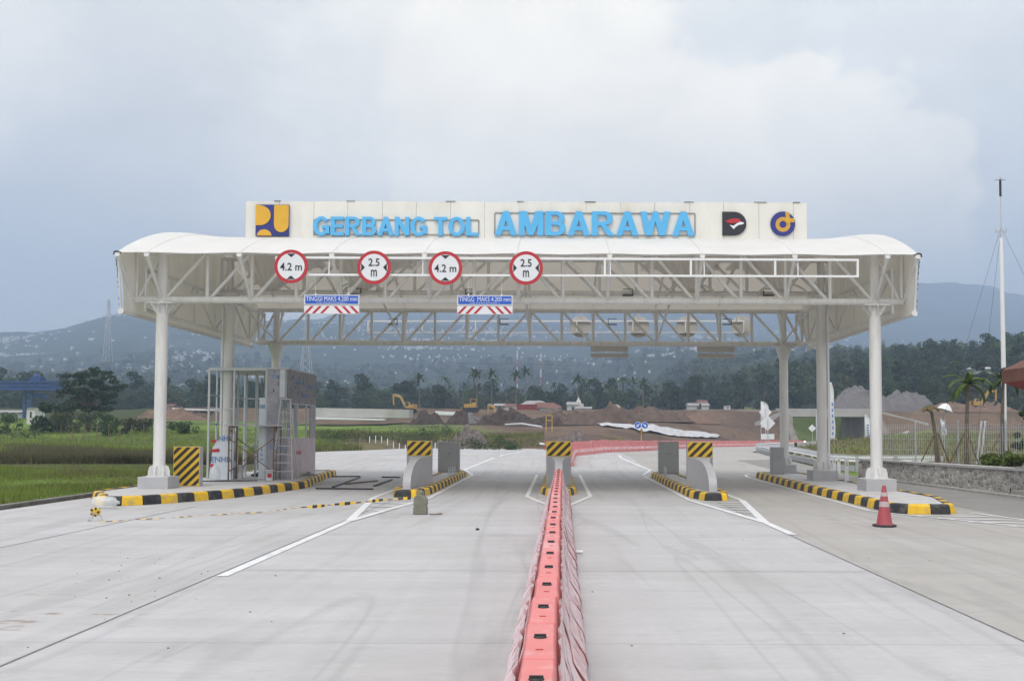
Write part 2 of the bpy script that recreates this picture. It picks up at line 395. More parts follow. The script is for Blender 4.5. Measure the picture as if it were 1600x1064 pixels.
def atY(px, Y):                        # point on the terrain at distance Y in this viewing direction
    d = ray(px, 650); x = d.x * Y / d.y
    return onground(x, Y)

xs = np.concatenate([np.arange(-300, -60, 2.0), np.arange(-60, 90, .6), np.arange(90, 281, 2.0)])
ys = np.concatenate([np.arange(-60, 20, 4.0), np.arange(20, 130, .8), np.arange(130, 260, .9), np.arange(260, 431, 2.5)])
GX, GY = np.meshgrid(xs, ys); GZ = zground(GX, GY)
nx, ny = len(xs), len(ys)
idx = np.arange(nx * ny).reshape(ny, nx)
quads = np.stack([idx[:-1, :-1], idx[:-1, 1:], idx[1:, 1:], idx[1:, :-1]], -1).reshape(-1, 4)
V = np.stack([GX, GY, GZ], -1).reshape(-1, 3)
# what grows or lies where
n1 = fbm(V[:, 0], V[:, 1], 6, 4, 2); n2 = fbm(V[:, 0], V[:, 1], 22, 4, 9); X_, Y_ = V[:, 0], V[:, 1]
def cc(*c): return np.array(c)
grass = cc(.150, .215, .040); grass2 = cc(.090, .160, .034); reed = cc(.070, .064, .038); dirt = cc(.165, .115, .082); dirt_dk = cc(.105, .078, .060); dry = cc(.155, .125, .070); pale = cc(.30, .27, .235); forest = cc(.03, .042, .024)
col = np.tile(grass, (len(V), 1))
def blend(mask, c):
    global col
    k = np.clip(mask, 0, 1)[:, None]; col = col * (1 - k) + c * k
blend(ss(n1, -.5, .8) * .6, grass2)
ledge = np.interp(Y_, [0, 55, 78, 122, 130], [-15.4, -15.4, -19.6, -18.5, -12])
isl = X_ < ledge + 2
blend(isl * ss(Y_ + n2 * 5, 53, 62) * (1 - ss(Y_ + n1 * 4 + n2 * 6, 78, 87)) * .85, reed)                # reed belt
blend(isl * ss(Y_, 96, 100) * (1 - ss(Y_, 180, 190)) * ss(n2, .2, .9) * .45, reed)
blend(isl * (Y_ < 52) * (1 - ss(ledge - X_, .4, 2.6 )) * ss(n1, -.9, .5), dirt_dk)   # bare strip along the kerb
blend((X_ > ledge - 6) * (X_ < 3) * (Y_ > 70) * (Y_ < 128) * .9, dry)
blend((Y_ > 118) * (X_ > -30) * (X_ < xbar(np.maximum(Y_, 62))) * ss(X_ + n2 * 8, -22, -4), dirt)
blend((Y_ > 118) * (X_ > -30) * (X_ < xbar(np.maximum(Y_, 62))) * ss(n1, .0, 1.0) * .7, dirt_dk)
blend(ss(Y_ + n1 * 2, 196, 204), dirt)                                             # embankment
blend(ss(Y_ + n1 * 2, 196, 204) * ss(n1 + n2, -.2, 1.2) * .8, dirt_dk)
blend(ss(Y_, 232, 238) * .55, pale * .8)
blend((X_ < -40) * ss(Y_, 190, 200) * (1 - ss(X_ + n2 * 10, -95, -55)) * .9, cc(.05, .07, .028))
rt = X_ > xrail(Y_)
blend(rt * (Y_ < 200) * ss(n2 + .25 * n1, -.3, .7) * .85, dry)
blend(rt * (Y_ > 90) * (Y_ < 200) * ss(n1 - n2, .0, 1.0) * .8, dirt)
blend(rt * (Y_ < 66) * ss(n1, .1, .9) * .6, dirt_dk)
thru_m = (X_ > 49) * (X_ < 70.5) * (Y_ > 240) * (Y_ < 372)
blend(thru_m * 1.0, cc(.11, .14, .035))
blend((X_ > 49) * (X_ < 70) * (Y_ > 200) * (Y_ < 240) * 1.0, pale * .8)
blend(ss(Y_ + n1 * 6, 300, 330) * (1 - thru_m), forest)
blend(ss(Y_ + n1 * 4, 262, 280) * ss(X_, 95, 110), forest)
m, nt, b = nodes('ground'); M['ground'] = m
at = nt.nodes.new('ShaderNodeVertexColor'); at.layer_name = 'soil'
f = pos_noise(nt, .9, 6, .75, coord='World'); f2 = pos_noise(nt, 6, 4, .7, coord='World')
c1 = mixrgb(nt, 1.0, at.outputs[0], ramp(nt, f, [(.25, .55), (.75, 1.4)]), 'MULTIPLY')
c1 = mixrgb(nt, 1.0, c1, ramp(nt, f2, [(.25, .72), (.75, 1.25)]), 'MULTIPLY')
nt.links.new(c1, b.inputs['Base Color']); b.inputs['Roughness'].default_value = .95; b.inputs['Specular IOR Level'].default_value = .1
bump(nt, b, f, .6, .25)
ground = np_mesh('ground', V, quads, ['ground'], smooth=True)
ca = ground.data.color_attributes.new('soil', 'FLOAT_COLOR', 'POINT')
ca.data.foreach_set('color', np.concatenate([col, np.ones((len(V), 1))], 1).astype(np.float32).ravel())
tag(ground, kind='structure')

# far country: hillside with its town, and the mountain behind
D1, D2 = 2200.0, 4200.0
def tanh_px(px, tab):
    return np.interp(px, [t[0] for t in tab], [t[1] for t in tab])
T1 = [(-900, .075), (-300, .085), (0, .0940), (60, .0965), (100, .0985), (130, .105), (165, .111), (250, .1125), (400, .108), (600, .105), (870, .100), (1200, .090), (1440, .080), (1600, .072), (2600, .06)]
T2 = [(-900, .05), (0, .07), (300, .095), (600, .122), (870, .138), (1200, .150), (1350, .1535), (1440, .1480), (1490, .1505), (1530, .1490), (1560, .145), (1600, .137), (1750, .115), (2600, .06)]
pxs = np.arange(-900, 2600, 9.0)
ds = np.concatenate([np.arange(424, 1600, 24), np.arange(1600, 4201, 45), [4240, 4300, 4600]])
PXg, Dg = np.meshgrid(pxs, ds)
def zhill(px, D):
    px = np.asarray(px, float); D = np.asarray(D, float)
    a = (px - 872) / F; X = a * D
    near = zground(X, np.full_like(X, 420.)) ; tn = (near - 1.0 - 2.2) / 424
    t1 = tanh_px(px, T1); t2 = tanh_px(px, T2)
    t = np.clip((D - 424) / (D1 - 424), 0, 1); u = np.clip((D - D1) / (D2 - D1), 0, 1)
    tan = tn + (t1 - tn) * t ** .85 + (t2 - t1) * ss(u, 0, 1)
    z = 2.2 + D * tan - np.where(D > D2, (D - D2) * 1.2, 0)
    return z + fbm(X, D, 200, 5, 3) * (5 + 10 * u) * ss(D, 430, 700)
Zh = zhill(PXg, Dg); Xh = (PXg - 872) / F * Dg
nx, ny = len(pxs), len(ds); idx = np.arange(nx * ny).reshape(ny, nx)
quads = np.stack([idx[:-1, :-1], idx[:-1, 1:], idx[1:, 1:], idx[1:, :-1]], -1).reshape(-1, 4)
m, nt, b = nodes('hill'); M['hill'] = m
f = pos_noise(nt, .012, 8, .7, coord='World'); f2 = pos_noise(nt, .06, 5, .7, coord='World')
c1 = ramp(nt, f, [(.3, (.020, .030, .020)), (.5, (.035, .048, .030)), (.7, (.075, .085, .055))])
c1 = mixrgb(nt, 1.0, c1, ramp(nt, f2, [(.3, .5), (.7, 1.5)]), 'MULTIPLY')
nt.links.new(c1, b.inputs['Base Color']); b.inputs['Roughness'].default_value = 1; b.inputs['Specular IOR Level'].default_value = 0
bump(nt, b, f2, .9, 6)
hills = tag(np_mesh('hills', np.stack([Xh, Dg, Zh], -1).reshape(-1, 3), quads, ['hill'], smooth=True), kind='structure')

# ------------------------------------------------------------------ paving
def strip(name, ysamp, xl, xr, dz, mt, n=2):
    ysamp = np.asarray(ysamp, float); vs = []; fs = []
    for i, y in enumerate(ysamp):
        a, b2 = xl(y), xr(y)
        for k in range(n + 1): vs.append((a + (b2 - a) * k / n, y, float(zr(y)) + dz))
    for i in range(len(ysamp) - 1):
        for k in range(n):
            a = i * (n + 1) + k; fs.append((a, a + 1, a + n + 2, a + n + 1))
    mb = MB(); mb.add(vs, fs, 0, True)
    return mb.build(name, mt, None, fix=False)
YS = list(np.arange(-30, 50, 4.0)) + list(np.arange(50, 206, 2.0))
xl = lambda y: float(np.interp(y, [0, 55, 78, 122, 128, 206], [-15, -15, -19.2, -18, -18, -18])) if y <= 128 else float(xbar(y)) - .9
xr_a = lambda y: min(4.9, float(xrail(y)))
ya = [y for y in YS if y <= 128]
apron = tag(strip('concrete_apron', ya, xl, xr_a, 0, 'concrete', 6), kind='structure')
side = tag(strip('concrete_side_lane', ya, lambda y: 4.9, lambda y: float(np.interp(y, [-30, 46, 62, 70], [11.6, 11.6, 11.6, 11.0])) if y < 66 else float(xrail(y)) - .3, 0, 'concrete_side', 4), kind='structure')
wide = tag(strip('outer_road', [y for y in YS if y < 68], lambda y: 11.6, lambda y: float(np.interp(y, [-30, 35, 44, 50, 68], [17, 16.2, 14.8, 14.6, 15.0])), -.004, 'asphalt_side', 3), kind='structure')
curve = tag(strip('curving_road', [128] + [y for y in YS if y > 128] + list(np.arange(208, 262, 4)), lambda y: float(xbar(y)) - .9 if y < 212 else 51.8, lambda y: float(xrail(y)) - .3 if y < 212 else 67.4, 0, 'concrete_side', 6), kind='structure')

def flat(name, polys, mt, z=.004, kind='structure'):
    mb = MB()
    for i, p in enumerate(polys): mb.add([(x, y, float(zr(y)) + z + .0007 * (i % 11)) for x, y in p], [tuple(range(len(p)))])
    return tag(mb.build(name, mt, None, fix=False), kind=kind)
def seg(a, b2, w, n=1):
    out = []
    for i in range(n):
        p = [a[k] + (b2[k] - a[k]) * i / n for k in (0, 1)]; q = [a[k] + (b2[k] - a[k]) * (i + 1) / n for k in (0, 1)]
        dx, dy = q[0] - p[0], q[1] - p[1]; L = math.hypot(dx, dy); ox, oy = -dy / L * w / 2, dx / L * w / 2
        out.append([(p[0] - ox, p[1] - oy), (q[0] - ox, q[1] - oy), (q[0] + ox, q[1] + oy), (p[0] + ox, p[1] + oy)])
    return out
J = []
for x in (-5.16, 4.9): J += seg((x, -20), (x, 50), .028)
J += seg((-10.3, -20), (-10.3, 28.4), .024) + seg((-.02, 36), (-.02, 50), .02)
for y in (6.1, 15.7, 21.0, 26.2): J += seg((-5.1, y), (4.86, y), .014)
flat('pavement_joints', J, 'joint', .004)
# painted lines: pen-nib outlines with hatching ahead of each island
L = []
def nib(c, apex, hw_l, hw_r, y_n, y_e, hatch, wl=.16):
    a = (c, apex)
    out = seg(a, (c - hw_l, y_n), wl, 2) + seg((c - hw_l, y_n), (c - hw_l, y_e), .13, 5) + seg(a, (c + hw_r, y_n), wl, 2) + seg((c + hw_r, y_n), (c + hw_r, y_e), .13, 5)
    for k in range(hatch):
        y = apex + (y_n - apex) * (.38 + .62 * k / max(hatch, 1)); t = (y - apex) / (y_n - apex)
        out += seg((c - hw_l * t + .1, y + .25), (c + hw_r * t - .1, y - .05), .16)
    return out
L += seg((-5.02, 15.0), (-5.02, 24.2), .17, 3) + nib(-5.0, 24.0, .95, .85, 32.4, 49, 4, .2)
L += nib(.03, 27.6, 1.05, 1.05, 33.2, 49, 2)
L += seg((4.98, 21.2), (4.98, 24.2), .19) + nib(4.97, 24.0, .82, .85, 31.6, 48, 5, .2)
L += seg((8.62, 27.6), (9.0, 47.5), .13, 2)
L += seg((8.62, 27.4), (10.5, 23.6), .12) + seg((11.1, 27.0), (12.0, 23.5), .12) + seg((10.5, 23.6), (12.6, 20.2), .12) + seg((12.0, 23.5), (14.6, 18.5), .12)
for k in range(6):
    t = k / 6; ya_ = 26.6 - 5.6 * t; L += seg((9.1 + 2.2 * t + .1, ya_ - .5), (11.2 + 1.9 * t, ya_ - .9), .14)
# islands' rear tips and far edge lines
for c in (-5.0, 4.97):
    L += seg((c - .8, 49), (c, 53.5), .16) + seg((c + .8, 49), (c, 53.5), .16)
L += seg((-5.0, 53.5), (-3.6, 76), .2, 4) + seg((-3.6, 76), (-.6, 104), .22, 6) + seg((4.97, 53.5), (4.2, 66), .16, 3) + seg((4.2, 66), (4.4, 72), .13, 2) 
L += seg((9.0, 47.5), (9.4, 50.0), .14) + seg((9.4, 50.0), (10.2, 51), .14)
flat('road_markings', L, 'line_white', .009)

M['kerb_dirty'] = mat('kerb_dirty', (.20, .19, .175), .9, 0, .3, 1.2, .3, dirt=(.07, .065, .05), dirt_amt=.8)
# kerbs beside the field and the outer road
mb = MB(); pts = [(-15.35, y) for y in np.arange(-20, 56, 2)]
for a, b2 in zip(pts[:-1], pts[1:]):
    mb.box(((a[0] + b2[0]) / 2, (a[1] + b2[1]) / 2, .0), (.24, 2.0 - .012, .20), 0)
solo(mb, 'kerb', 'kerb_dirty', 'long grey concrete kerb between the paving and the left meadow', 'kerb', bevel=.015)
mb = MB()
for i in range(13):
    t0, t1 = i / 13, (i + 1) / 13; a = Vector((15.25, 43.4, .0)).lerp(Vector((16.45, 24, .0)), t0); b2 = Vector((15.25, 43.4, .0)).lerp(Vector((16.45, 24, .0)), t1 - .006 / 1.0)
    mb.bar(a + Vector((-.55, 0, .0)), b2 + Vector((-.55, 0, .0)), .22, .16, 0)
solo(mb, 'kerb', 'concrete_wall', 'low grey kerb at the foot of the rubble stone wall', 'kerb', bevel=.01)
# ------------------------------------------------------------------ the canopy
XL, XRt = -14.25, 11.62; XC, HW = (XL + XRt) / 2, (XRt - XL) / 2
YF, YM, YB = 33.2, 40.0, 46.7            # column rows
Y0, Y1 = 31.85, 47.7                     # membrane edges
CXL, CXR = -13.26, 10.6
BAY = (CXR - CXL) / 8
FR = [XL + .05] + [CXL + BAY * i for i in range(9)] + [XRt - .05]
canopy = thing('toll_canopy', 'wide white steel toll plaza canopy with arched fabric roof on round columns', 'canopy', (XC, 40, 0))
def roofz(X, Y):
    s = (Y - 39.75) / 7.93; arch = 9.58 - 1.71 * s * s
    d = HW - abs(X - XC)
    hump = .19 * math.exp(-(max(d - .15, 0) / .95) ** 2) * max(0, 1 - s * s) ** .8
    ph = ((X - CXL) / BAY) % 1.0
    return arch + hump - .022 * math.sin(PI * ph) ** 2 * min(1, max(d, 0) / 1.5) * (.35 + .65 * abs(s))
mb = MB()
def rf(u, v):
    X = XC + HW * math.copysign(abs(2 * u - 1) ** .75, 2 * u - 1); Y = Y0 + (Y1 - Y0) * v
    ph = ((X - CXL) / BAY) % 1.0; pull = .05 * math.sin(PI * ph) ** 2 * (abs(2 * v - 1) ** 6)
    return (X, Y + (pull if v < .5 else -pull), roofz(X, Y))
mb.grid(rf, 150, 36)
roof = mb.build('roof_membrane', 'membrane', canopy)
mb = MB()
for x0 in FR[1:-1]:                       # welded cloth seams across the roof
    mb.path([(x0, Y0 + (Y1 - Y0) * v, roofz(x0, Y0 + (Y1 - Y0) * v) + .004) for v in np.linspace(0, 1, 19)], .014, 4)
mb.build('roof_seam', 'membrane', roof)
# gable cloths: pleated sheets hanging from the roof edge
for sx, X in ((-1, XL), (1, XRt)):
    mb = MB()
    def gb(u, v, X=X, sx=sx):
        y0, y1 = 31.9 + .55 * v, 47.6 - 1.7 * v
        Y = y0 + (y1 - y0) * u; fold = .035 * math.cos(u * 2 * PI * 15) * (.4 + math.sin(PI * v) * .6)
        zt = roofz(X, min(max(31.85 + (47.7 - 31.85) * u, Y0), Y1))
        return (X + fold * min(1, 4 * (1 - v) + .2) - sx * .05 * math.sin(PI * v), Y, zt + (6.02 - zt) * v)
    mb.grid(gb, 240, 12); mb.build('gable_membrane', 'membrane', canopy)
    mb = MB()
    mb.tube((X, 32.3, 6.02), (X, 46.0, 6.02), .065, n=12); mb.tube((X - sx * .05, 32.32, 6.02), (X - sx * .05, 32.16, 6.02), .095, n=14)
    mb.tube((X, 46.0, 6.02), (X, 46.1, 6.02), .09, n=12)
    mb.tube((X, 32.3, 6.02), (X - sx * .04, 31.9, 7.85), .04); mb.tube((X, 46.0, 6.02), (X, 47.6, 7.85), .05)
    mb.build('gable_frame', 'white_steel', canopy)
    mb = MB(); p = []
    for k in range(30):
        t = k / 29; y = 32.4 - .5 * t; z = 6.05 + 1.85 * t
        lo = .015 + .03 * (math.sin(k * 1.7) ** 2) + (.035 if t > .93 or t < .3 else 0)
        p.append((X + sx * (.01 + lo * (.55 + .45 * math.sin(k * 2.3))), y - .03, z))
    mb.path(p, .016, 5); mb.path([(X - sx * .16, 31.85, 7.86), (X - sx * .04, 31.82, 7.91), (X + sx * .05, 31.83, 7.90), (X + sx * .08, 31.85, 7.80)], .028, 6)
    mb.build('lacing_rope', 'dark', canopy)
    # gable truss
    mb = MB(); gx = X - sx * .42
    mb.tube((gx, YF, 6.18), (gx, YB, 6.18), .06); mb.tube((gx, YF, 7.6), (gx, YB, 7.6), .06)
    mb.build('gable_truss', 'white_steel', canopy); gt = C.objects['gable_truss'] if sx < 0 else C.objects['gable_truss.001']
    mb = MB()
    n = 6
    for i in range(n + 1):
        y = YF + (YB - YF) * i / n; mb.tube((gx, y, 6.18), (gx, y, 7.6), .045, n=8)
    for i in range(n):
        y = YF + (YB - YF) * i / n; y2 = YF + (YB - YF) * (i + 1) / n
        a, c = ((y, 7.6), (y2, 6.18)) if i % 2 == 0 else ((y, 6.18), (y2, 7.6))
        mb.tube((gx, a[0], a[1]), (gx, c[0], c[1]), .04, n=8)
    mb.build('web', 'white_steel', gt)

def lattice(name, Y, zl_, zh, r, xa, xb, flip_mid=True, rw=.062):
    mb = MB(); mb.tube((xa, Y, zl_), (xb, Y, zl_), r, n=16); mb.tube((xa, Y, zh), (xb, Y, zh), r * .8, n=12)
    if name == 'front_truss':
        for x in (-1.33, 5.67 - .9 + .65): mb.tube((x - .02, Y, zl_), (x + .02, Y, zl_), r + .045, n=16)
    t = mb.build(name, 'white_steel', canopy)
    mb = MB(); xsn = [xa + .03] + [CXL + BAY * i / 2 for i in range(17)] + [xb - .03]
    for i, x in enumerate(xsn):
        col_here = i in (1, 17)
        mb.tube((x, Y, zl_), (x, Y, zh), (.165 if Y < 35 else .14) if col_here else rw, n=14 if col_here else 10)
    for i in range(len(xsn) - 1):
        a, c = xsn[i], xsn[i + 1]
        up = (a + c) / 2 < XC
        if up: mb.tube((a + .06, Y, zl_), (c - .03, Y, zh), rw * .92, n=10)
        else: mb.tube((a + .03, Y, zh), (c - .06, Y, zl_), rw * .92, n=10)
    mb.build('web', 'white_steel', t); return t
lattice('front_truss', YF, 6.52, 8.12, .112, XL + .08, XRt - .08)
lattice('middle_truss', YM, 7.72, 9.05, .10, XL + .6, XRt - .6)
lattice('rear_truss', YB, 6.27, 7.80, .12, XL + .1, XRt - .1)
# cantilever struts that prop the cloth edge, front and rear
def strut(p, q):
    p, q = Vector(p), Vector(q); mb = MB(); mb.tube(p, q, .058, n=12)
    d = (q - p).normalized(); mb.tube(q - d * .10, q + d * .06, .082, n=12); mb.box(q + Vector((0, 0, .05)), (.16, .14, .10))
    mb.tube(p - d * .02, p + d * .22, .02, n=6)
    return mb.build('strut', 'white_steel', canopy)
for x in FR:
    strut((x, YF - .1, 6.55), (x, Y0 + .02, 7.76)); strut((x, YB + .1, 6.3), (x, Y1 - .04, 7.74))
# arched rafters from front truss over the middle truss to the rear truss, and valley tubes
for i, x in enumerate(FR[1:-1]):
    mb = MB()
    mb.path([(x, y, roofz(x, y) - .14) for y in np.linspace(YF, YB, 15)], .05, 8)
    if i % 2 == 0:
        mb.tube((x, YF, 6.6), (x, YM, 7.72), .045, n=8); mb.tube((x, YM, 7.72), (x, YB, 6.35), .045, n=8)
    mb.build('rafter', 'white_steel', canopy)
# inverted cloth funnels drawn down to the middle columns at both ends and beside them
def funnel(x, y, r0, r1, z0, z1, nfold):
    mb = MB()
    def fn(u, v):
        a = 2 * PI * u; k = v ** .55
        r = r1 + (r0 - r1) * (1 - k); sq = 1 / max(abs(math.cos(a)), abs(math.sin(a))) ** .75
        r = r * (1 + (sq - 1) * (1 - v)) * (1 + .07 * math.cos(nfold * a))
        X, Y = x + r * math.cos(a), y + r * math.sin(a) * 1.9
        X = min(max(X, XL + .25), XRt - .25); Y = min(max(Y, YF + .5), YB - .4)
        top = roofz(X, Y) - .06
        return (X, Y, z1 + (top - z1) * (1 - v) ** 1.5)
    mb.grid(fn, 96, 12); return mb.build('valley_membrane', 'membrane', canopy)
for x in (CXL + 1.6, CXL + 5.3, CXR - 1.6, CXR - 5.3): funnel(x, YM, 1.75, .22, 9, 7.85, 16)
for x in (CXL + 1.6, CXL + 5.3, CXR - 1.6, CXR - 5.3):
    mb = MB(); pts = [(x + 1.0 * math.cos(a), YM - .3, 7.55 + .55 * math.sin(a)) for a in np.linspace(0, PI, 13)]; mb.path(pts, .045, 8)
    mb.build('arch_tube', 'white_steel', canopy)
# columns on grey pedestals
def column(x, y, z1, r, pipe=0):
    mb = MB(); zb = .62
    mb.lathe((x, y, 0), [(r, zb), (r, z1)], 24)
    c = mb.build('column', 'white_steel', canopy)
    mb = MB()
    for k in range(8):
        a = PI / 4 * k; ca_, sa = math.cos(a), math.sin(a); rot = Matrix.Rotation(a, 3, 'Z')
        q = [(r - .02, -.012, zb + .03), (r + .17, -.012, zb + .03), (r + .17, -.012, zb + .17), (r + .12, -.012, zb + .33), (r - .02, -.012, zb + .40)]
        mb.prism([Vector((x, y, 0)) + rot @ Vector(p) for p in q], rot @ Vector((0, .024, 0)))
    mb.lathe((x, y, 0), [(r + .2, zb + .0), (r + .2, zb + .035)], 24, smooth=False)
    mb.build('base_flange', 'white_steel', c)
    mb = MB()
    if y < 35:
        for k in range(8):
            a = PI / 4 * k; rot = Matrix.Rotation(a, 3, 'Z'); zt = z1
            q = [(r - .02, -.012, zt - .33), (r + .02, -.012, zt - .33), (r + .2, -.012, zt - .06), (r + .2, -.012, zt), (r - .02, -.012, zt)]
            mb.prism([Vector((x, y, 0)) + rot @ Vector(p) for p in q], rot @ Vector((0, .024, 0)))
        mb.box((x, y, z1 + .015), (.86, .6, .045)); mb.tube((x, y, z1), (x, y, z1 + .3), r * .85, n=16)
    else:
        mb.lathe((x, y, 0), [(r, z1 - .7), (r + .05, z1 - .5), (r + .19, z1 - .05), (r + .2, z1)], 24)
    mb.build('capital', 'white_steel', c)
    if pipe:
        mb = MB(); mb.tube((x + pipe, y - .05, .3), (x + pipe, y - .05, z1 - .2), .045, n=10); mb.build('downpipe', 'white_frame', c)
    mb = MB(); w = 1.0 if y < 41 else .92; mb.box((x, y, .2 + .21), (w, w, .44))
    mb.build('pedestal', 'grey_paint', canopy, bevel=.012)
for sx, x in ((-1, CXL), (1, CXR)):
    column(x, YF, 6.38, .195); column(x, YM, 7.68, .2, sx * .26); column(x, YB, 6.2, .2)
# hung floodlights: small dark brackets under the trusses
def floodlight(p, flip=1):
    t = thing('floodlight', 'small dark floodlight on an angle bracket under the canopy steelwork', 'floodlight', p, 'floodlights under the canopy')
    mb = MB(); x, y, z = p; mb.box((x, y, z), (.42, .22, .035)); mb.build('lamp_head', 'dark', t)
    mb = MB(); mb.bar((x + flip * .2, y, z), (x + flip * .2, y, z + .26), .03, .03); mb.bar((x - flip * .2, y, z + .26), (x + flip * .2, y, z + .26), .025, .025); mb.build('bracket', 'dark', t)
for px, py, f_ in ((614, 507, 1), (788, 507, -1), (957, 507, -1), (1136, 507, 1)): floodlight(P(px, py, YB - .18), f_)
for px, py, f_ in ((735, 462, -1), (981, 462, 1), (1201, 462, -1), (556, 461, 1)): floodlight(P(px, py, YM - .16), f_)

# ------------------------------------------------------------------ name board on the roof
YS_ = 35.6
def PX(px): return P(px, 345, YS_).x
def PZ(py): return P(872, py, YS_).z
gate = thing('name_board', 'long cream name board on the canopy roof with blue lettering and three emblems', 'sign', (PX(822), YS_ + .2, PZ(372)))
mb = MB(); x0, x1, zt, zb = PX(383.5), PX(1261), PZ(315.5), PZ(378)
seams = [383.5, 436, 490, 543, 597, 650, 704, 757, 811, 862, 916, 970, 1023, 1078, 1131, 1186, 1240, 1261]
for a, c in zip(seams[:-1], seams[1:]):
    xa, xb = PX(a) + .006, PX(c) - .006; j = random.uniform(-.006, .006)
    mb.box(((xa + xb) / 2, YS_ + .08 + j, (zt + zb) / 2 + random.uniform(-.012, .012)), (xb - xa, .10, zt - zb))
mb.build('panel', 'panel_white', gate)
mb = MB()
for a in np.linspace(x0 + .1, x1 - .1, 16): mb.bar((a, YS_ + .25, zb - .1), (a, YS_ + .25, zt - .05), .06, .06)
mb.bar((x0, YS_ + .2, zt - .12), (x1, YS_ + .2, zt - .12), .05, .05); mb.bar((x0, YS_ + .2, zb + .2), (x1, YS_ + .2, zb + .2), .05, .05)
mb.build('backing_frame', 'galv', gate)
mb = MB()
for k in (1, 3, 6, 8, 10, 13, 15, 16): mb.box((PX(seams[k]) + random.uniform(-.1, .2), YS_ + .06, zt + .012), (random.uniform(.15, .5), .12, .02))
mb.box(((x0 + x1) / 2, YS_ + .14, zt - .02), (x1 - x0, .02, .03)); mb.build('capping', 'seam', gate)
def outline(xa, xb, ya_, yb, w=.045):
    mb = MB(); xa, xb, zt_, zb_ = PX(xa), PX(xb), PZ(ya_), PZ(yb)
    for z in (zt_, zb_): mb.box(((xa + xb) / 2, YS_ + .015, z), (xb - xa, .03, w))
    for x in (xa, xb): mb.box((x, YS_ + .015, (zt_ + zb_) / 2), (w, .03, zt_ - zb_ - w - .004))
    return mb.build('letter_rail', 'seam', gate)
outline(490.5, 748, 344.5, 367.5); outline(773, 1086, 333, 367.5)
def rect(a, b2, c, d): return [(a, b2), (c, b2), (c, d), (a, d)]
def arcs(cx, cy, ox, oy, ix, iy, a0, a1, n=16):
    A = np.linspace(R(a0), R(a1), n + 1); out = []
    for p, q in zip(A[:-1], A[1:]):
        out.append([(cx + ix * math.cos(p), cy + iy * math.sin(p)), (cx + ox * math.cos(p), cy + oy * math.sin(p)), (cx + ox * math.cos(q), cy + oy * math.sin(q)), (cx + ix * math.cos(q), cy + iy * math.sin(q))])
    outer = [(cx + ox * math.cos(a), cy + oy * math.sin(a)) for a in A]; inner = [(cx + ix * math.cos(a), cy + iy * math.sin(a)) for a in A[::-1]]
    return [outer + inner]
def glyph(c):
    g = {'A': [[(0, 0), (.205, 0), (.465, 1), (.275, 1)], [(.74, 0), (.535, 0), (.275, 1), (.465, 1)], rect(.17, .21, .57, .37)],
         'M': [rect(0, 0, .19, 1), rect(.61, 0, .80, 1), [(.01, 1), (.27, 1), (.475, 0), (.325, 0)], [(.79, 1), (.53, 1), (.325, 0), (.475, 0)]],
         'W': [[(0, 1), (.205, 1), (.36, 0), (.165, 0)], [(.18, 0), (.36, 0), (.58, 1), (.40, 1)], [(.40, 1), (.58, 1), (.80, 0), (.62, 0)], [(.62, 0), (.815, 0), (.98, 1), (.775, 1)]],
         'N': [rect(0, 0, .19, 1), rect(.49, 0, .68, 1), [(.0, 1), (.205, 1), (.68, 0), (.475, 0)]],
         'E': [rect(0, 0, .20, 1), rect(.05, 0, .62, .165), rect(.05, .42, .58, .58), rect(.05, .835, .61, 1)],
         'T': [rect(0, .83, .62, 1), rect(.21, 0, .41, .95)], 'L': [rect(0, 0, .20, 1), rect(.05, 0, .58, .165)],
         'B': [rect(0, 0, .20, 1), rect(.1, .85, .37, 1), rect(.1, .43, .40, .58), rect(.1, 0, .39, .155)] + arcs(.36, .73, .28, .27, .10, .125, -90, 90) + arcs(.38, .29, .30, .29, .11, .14, -90, 90),
         'R': [rect(0, 0, .20, 1), rect(.1, .85, .41, 1), rect(.1, .42, .43, .57), [(.29, .45), (.46, .45), (.74, 0), (.51, 0)]] + arcs(.40, .715, .29, .285, .10, .14, -90, 90),
         'O': arcs(.39, .5, .39, .515, .19, .345, 0, 180, 20) + arcs(.39, .5, .39, .515, .19, .345, 180, 360, 20),
         'G': arcs(.39, .5, .39, .515, .19, .345, 38, 318, 26) + [rect(.41, .37, .76, .53), rect(.575, .10, .76, .45)]}
    return g[c]
def word(txt, xa, xb, ya_, yb):
    W = dict(A=.74, M=.80, B=.68, R=.74, W=.98, G=.76, E=.62, N=.68, T=.62, O=.78, L=.58); W[' '] = .22; gap = .055
    tot = sum(W[c] for c in txt) + gap * (len(txt) - 1); H = PZ(ya_) - PZ(yb); sx = (PX(xb) - PX(xa)) / tot; x = PX(xa)
    for ch in txt:
        if ch != ' ':
            mb = MB()
            for i, poly in enumerate(glyph(ch)):
                mb.prism([(x + u * sx, YS_ + .012, PZ(yb) + v * H) for u, v in poly], (0, -.09 - .0025 * i, 0))
            mb.build('letter', 'letter_blue', gate)
        x += (W[ch] + gap) * sx
word('GERBANG TOL', 490, 748, 340.5, 369.5); word('AMBARAWA', 773, 1085, 331, 368.5)
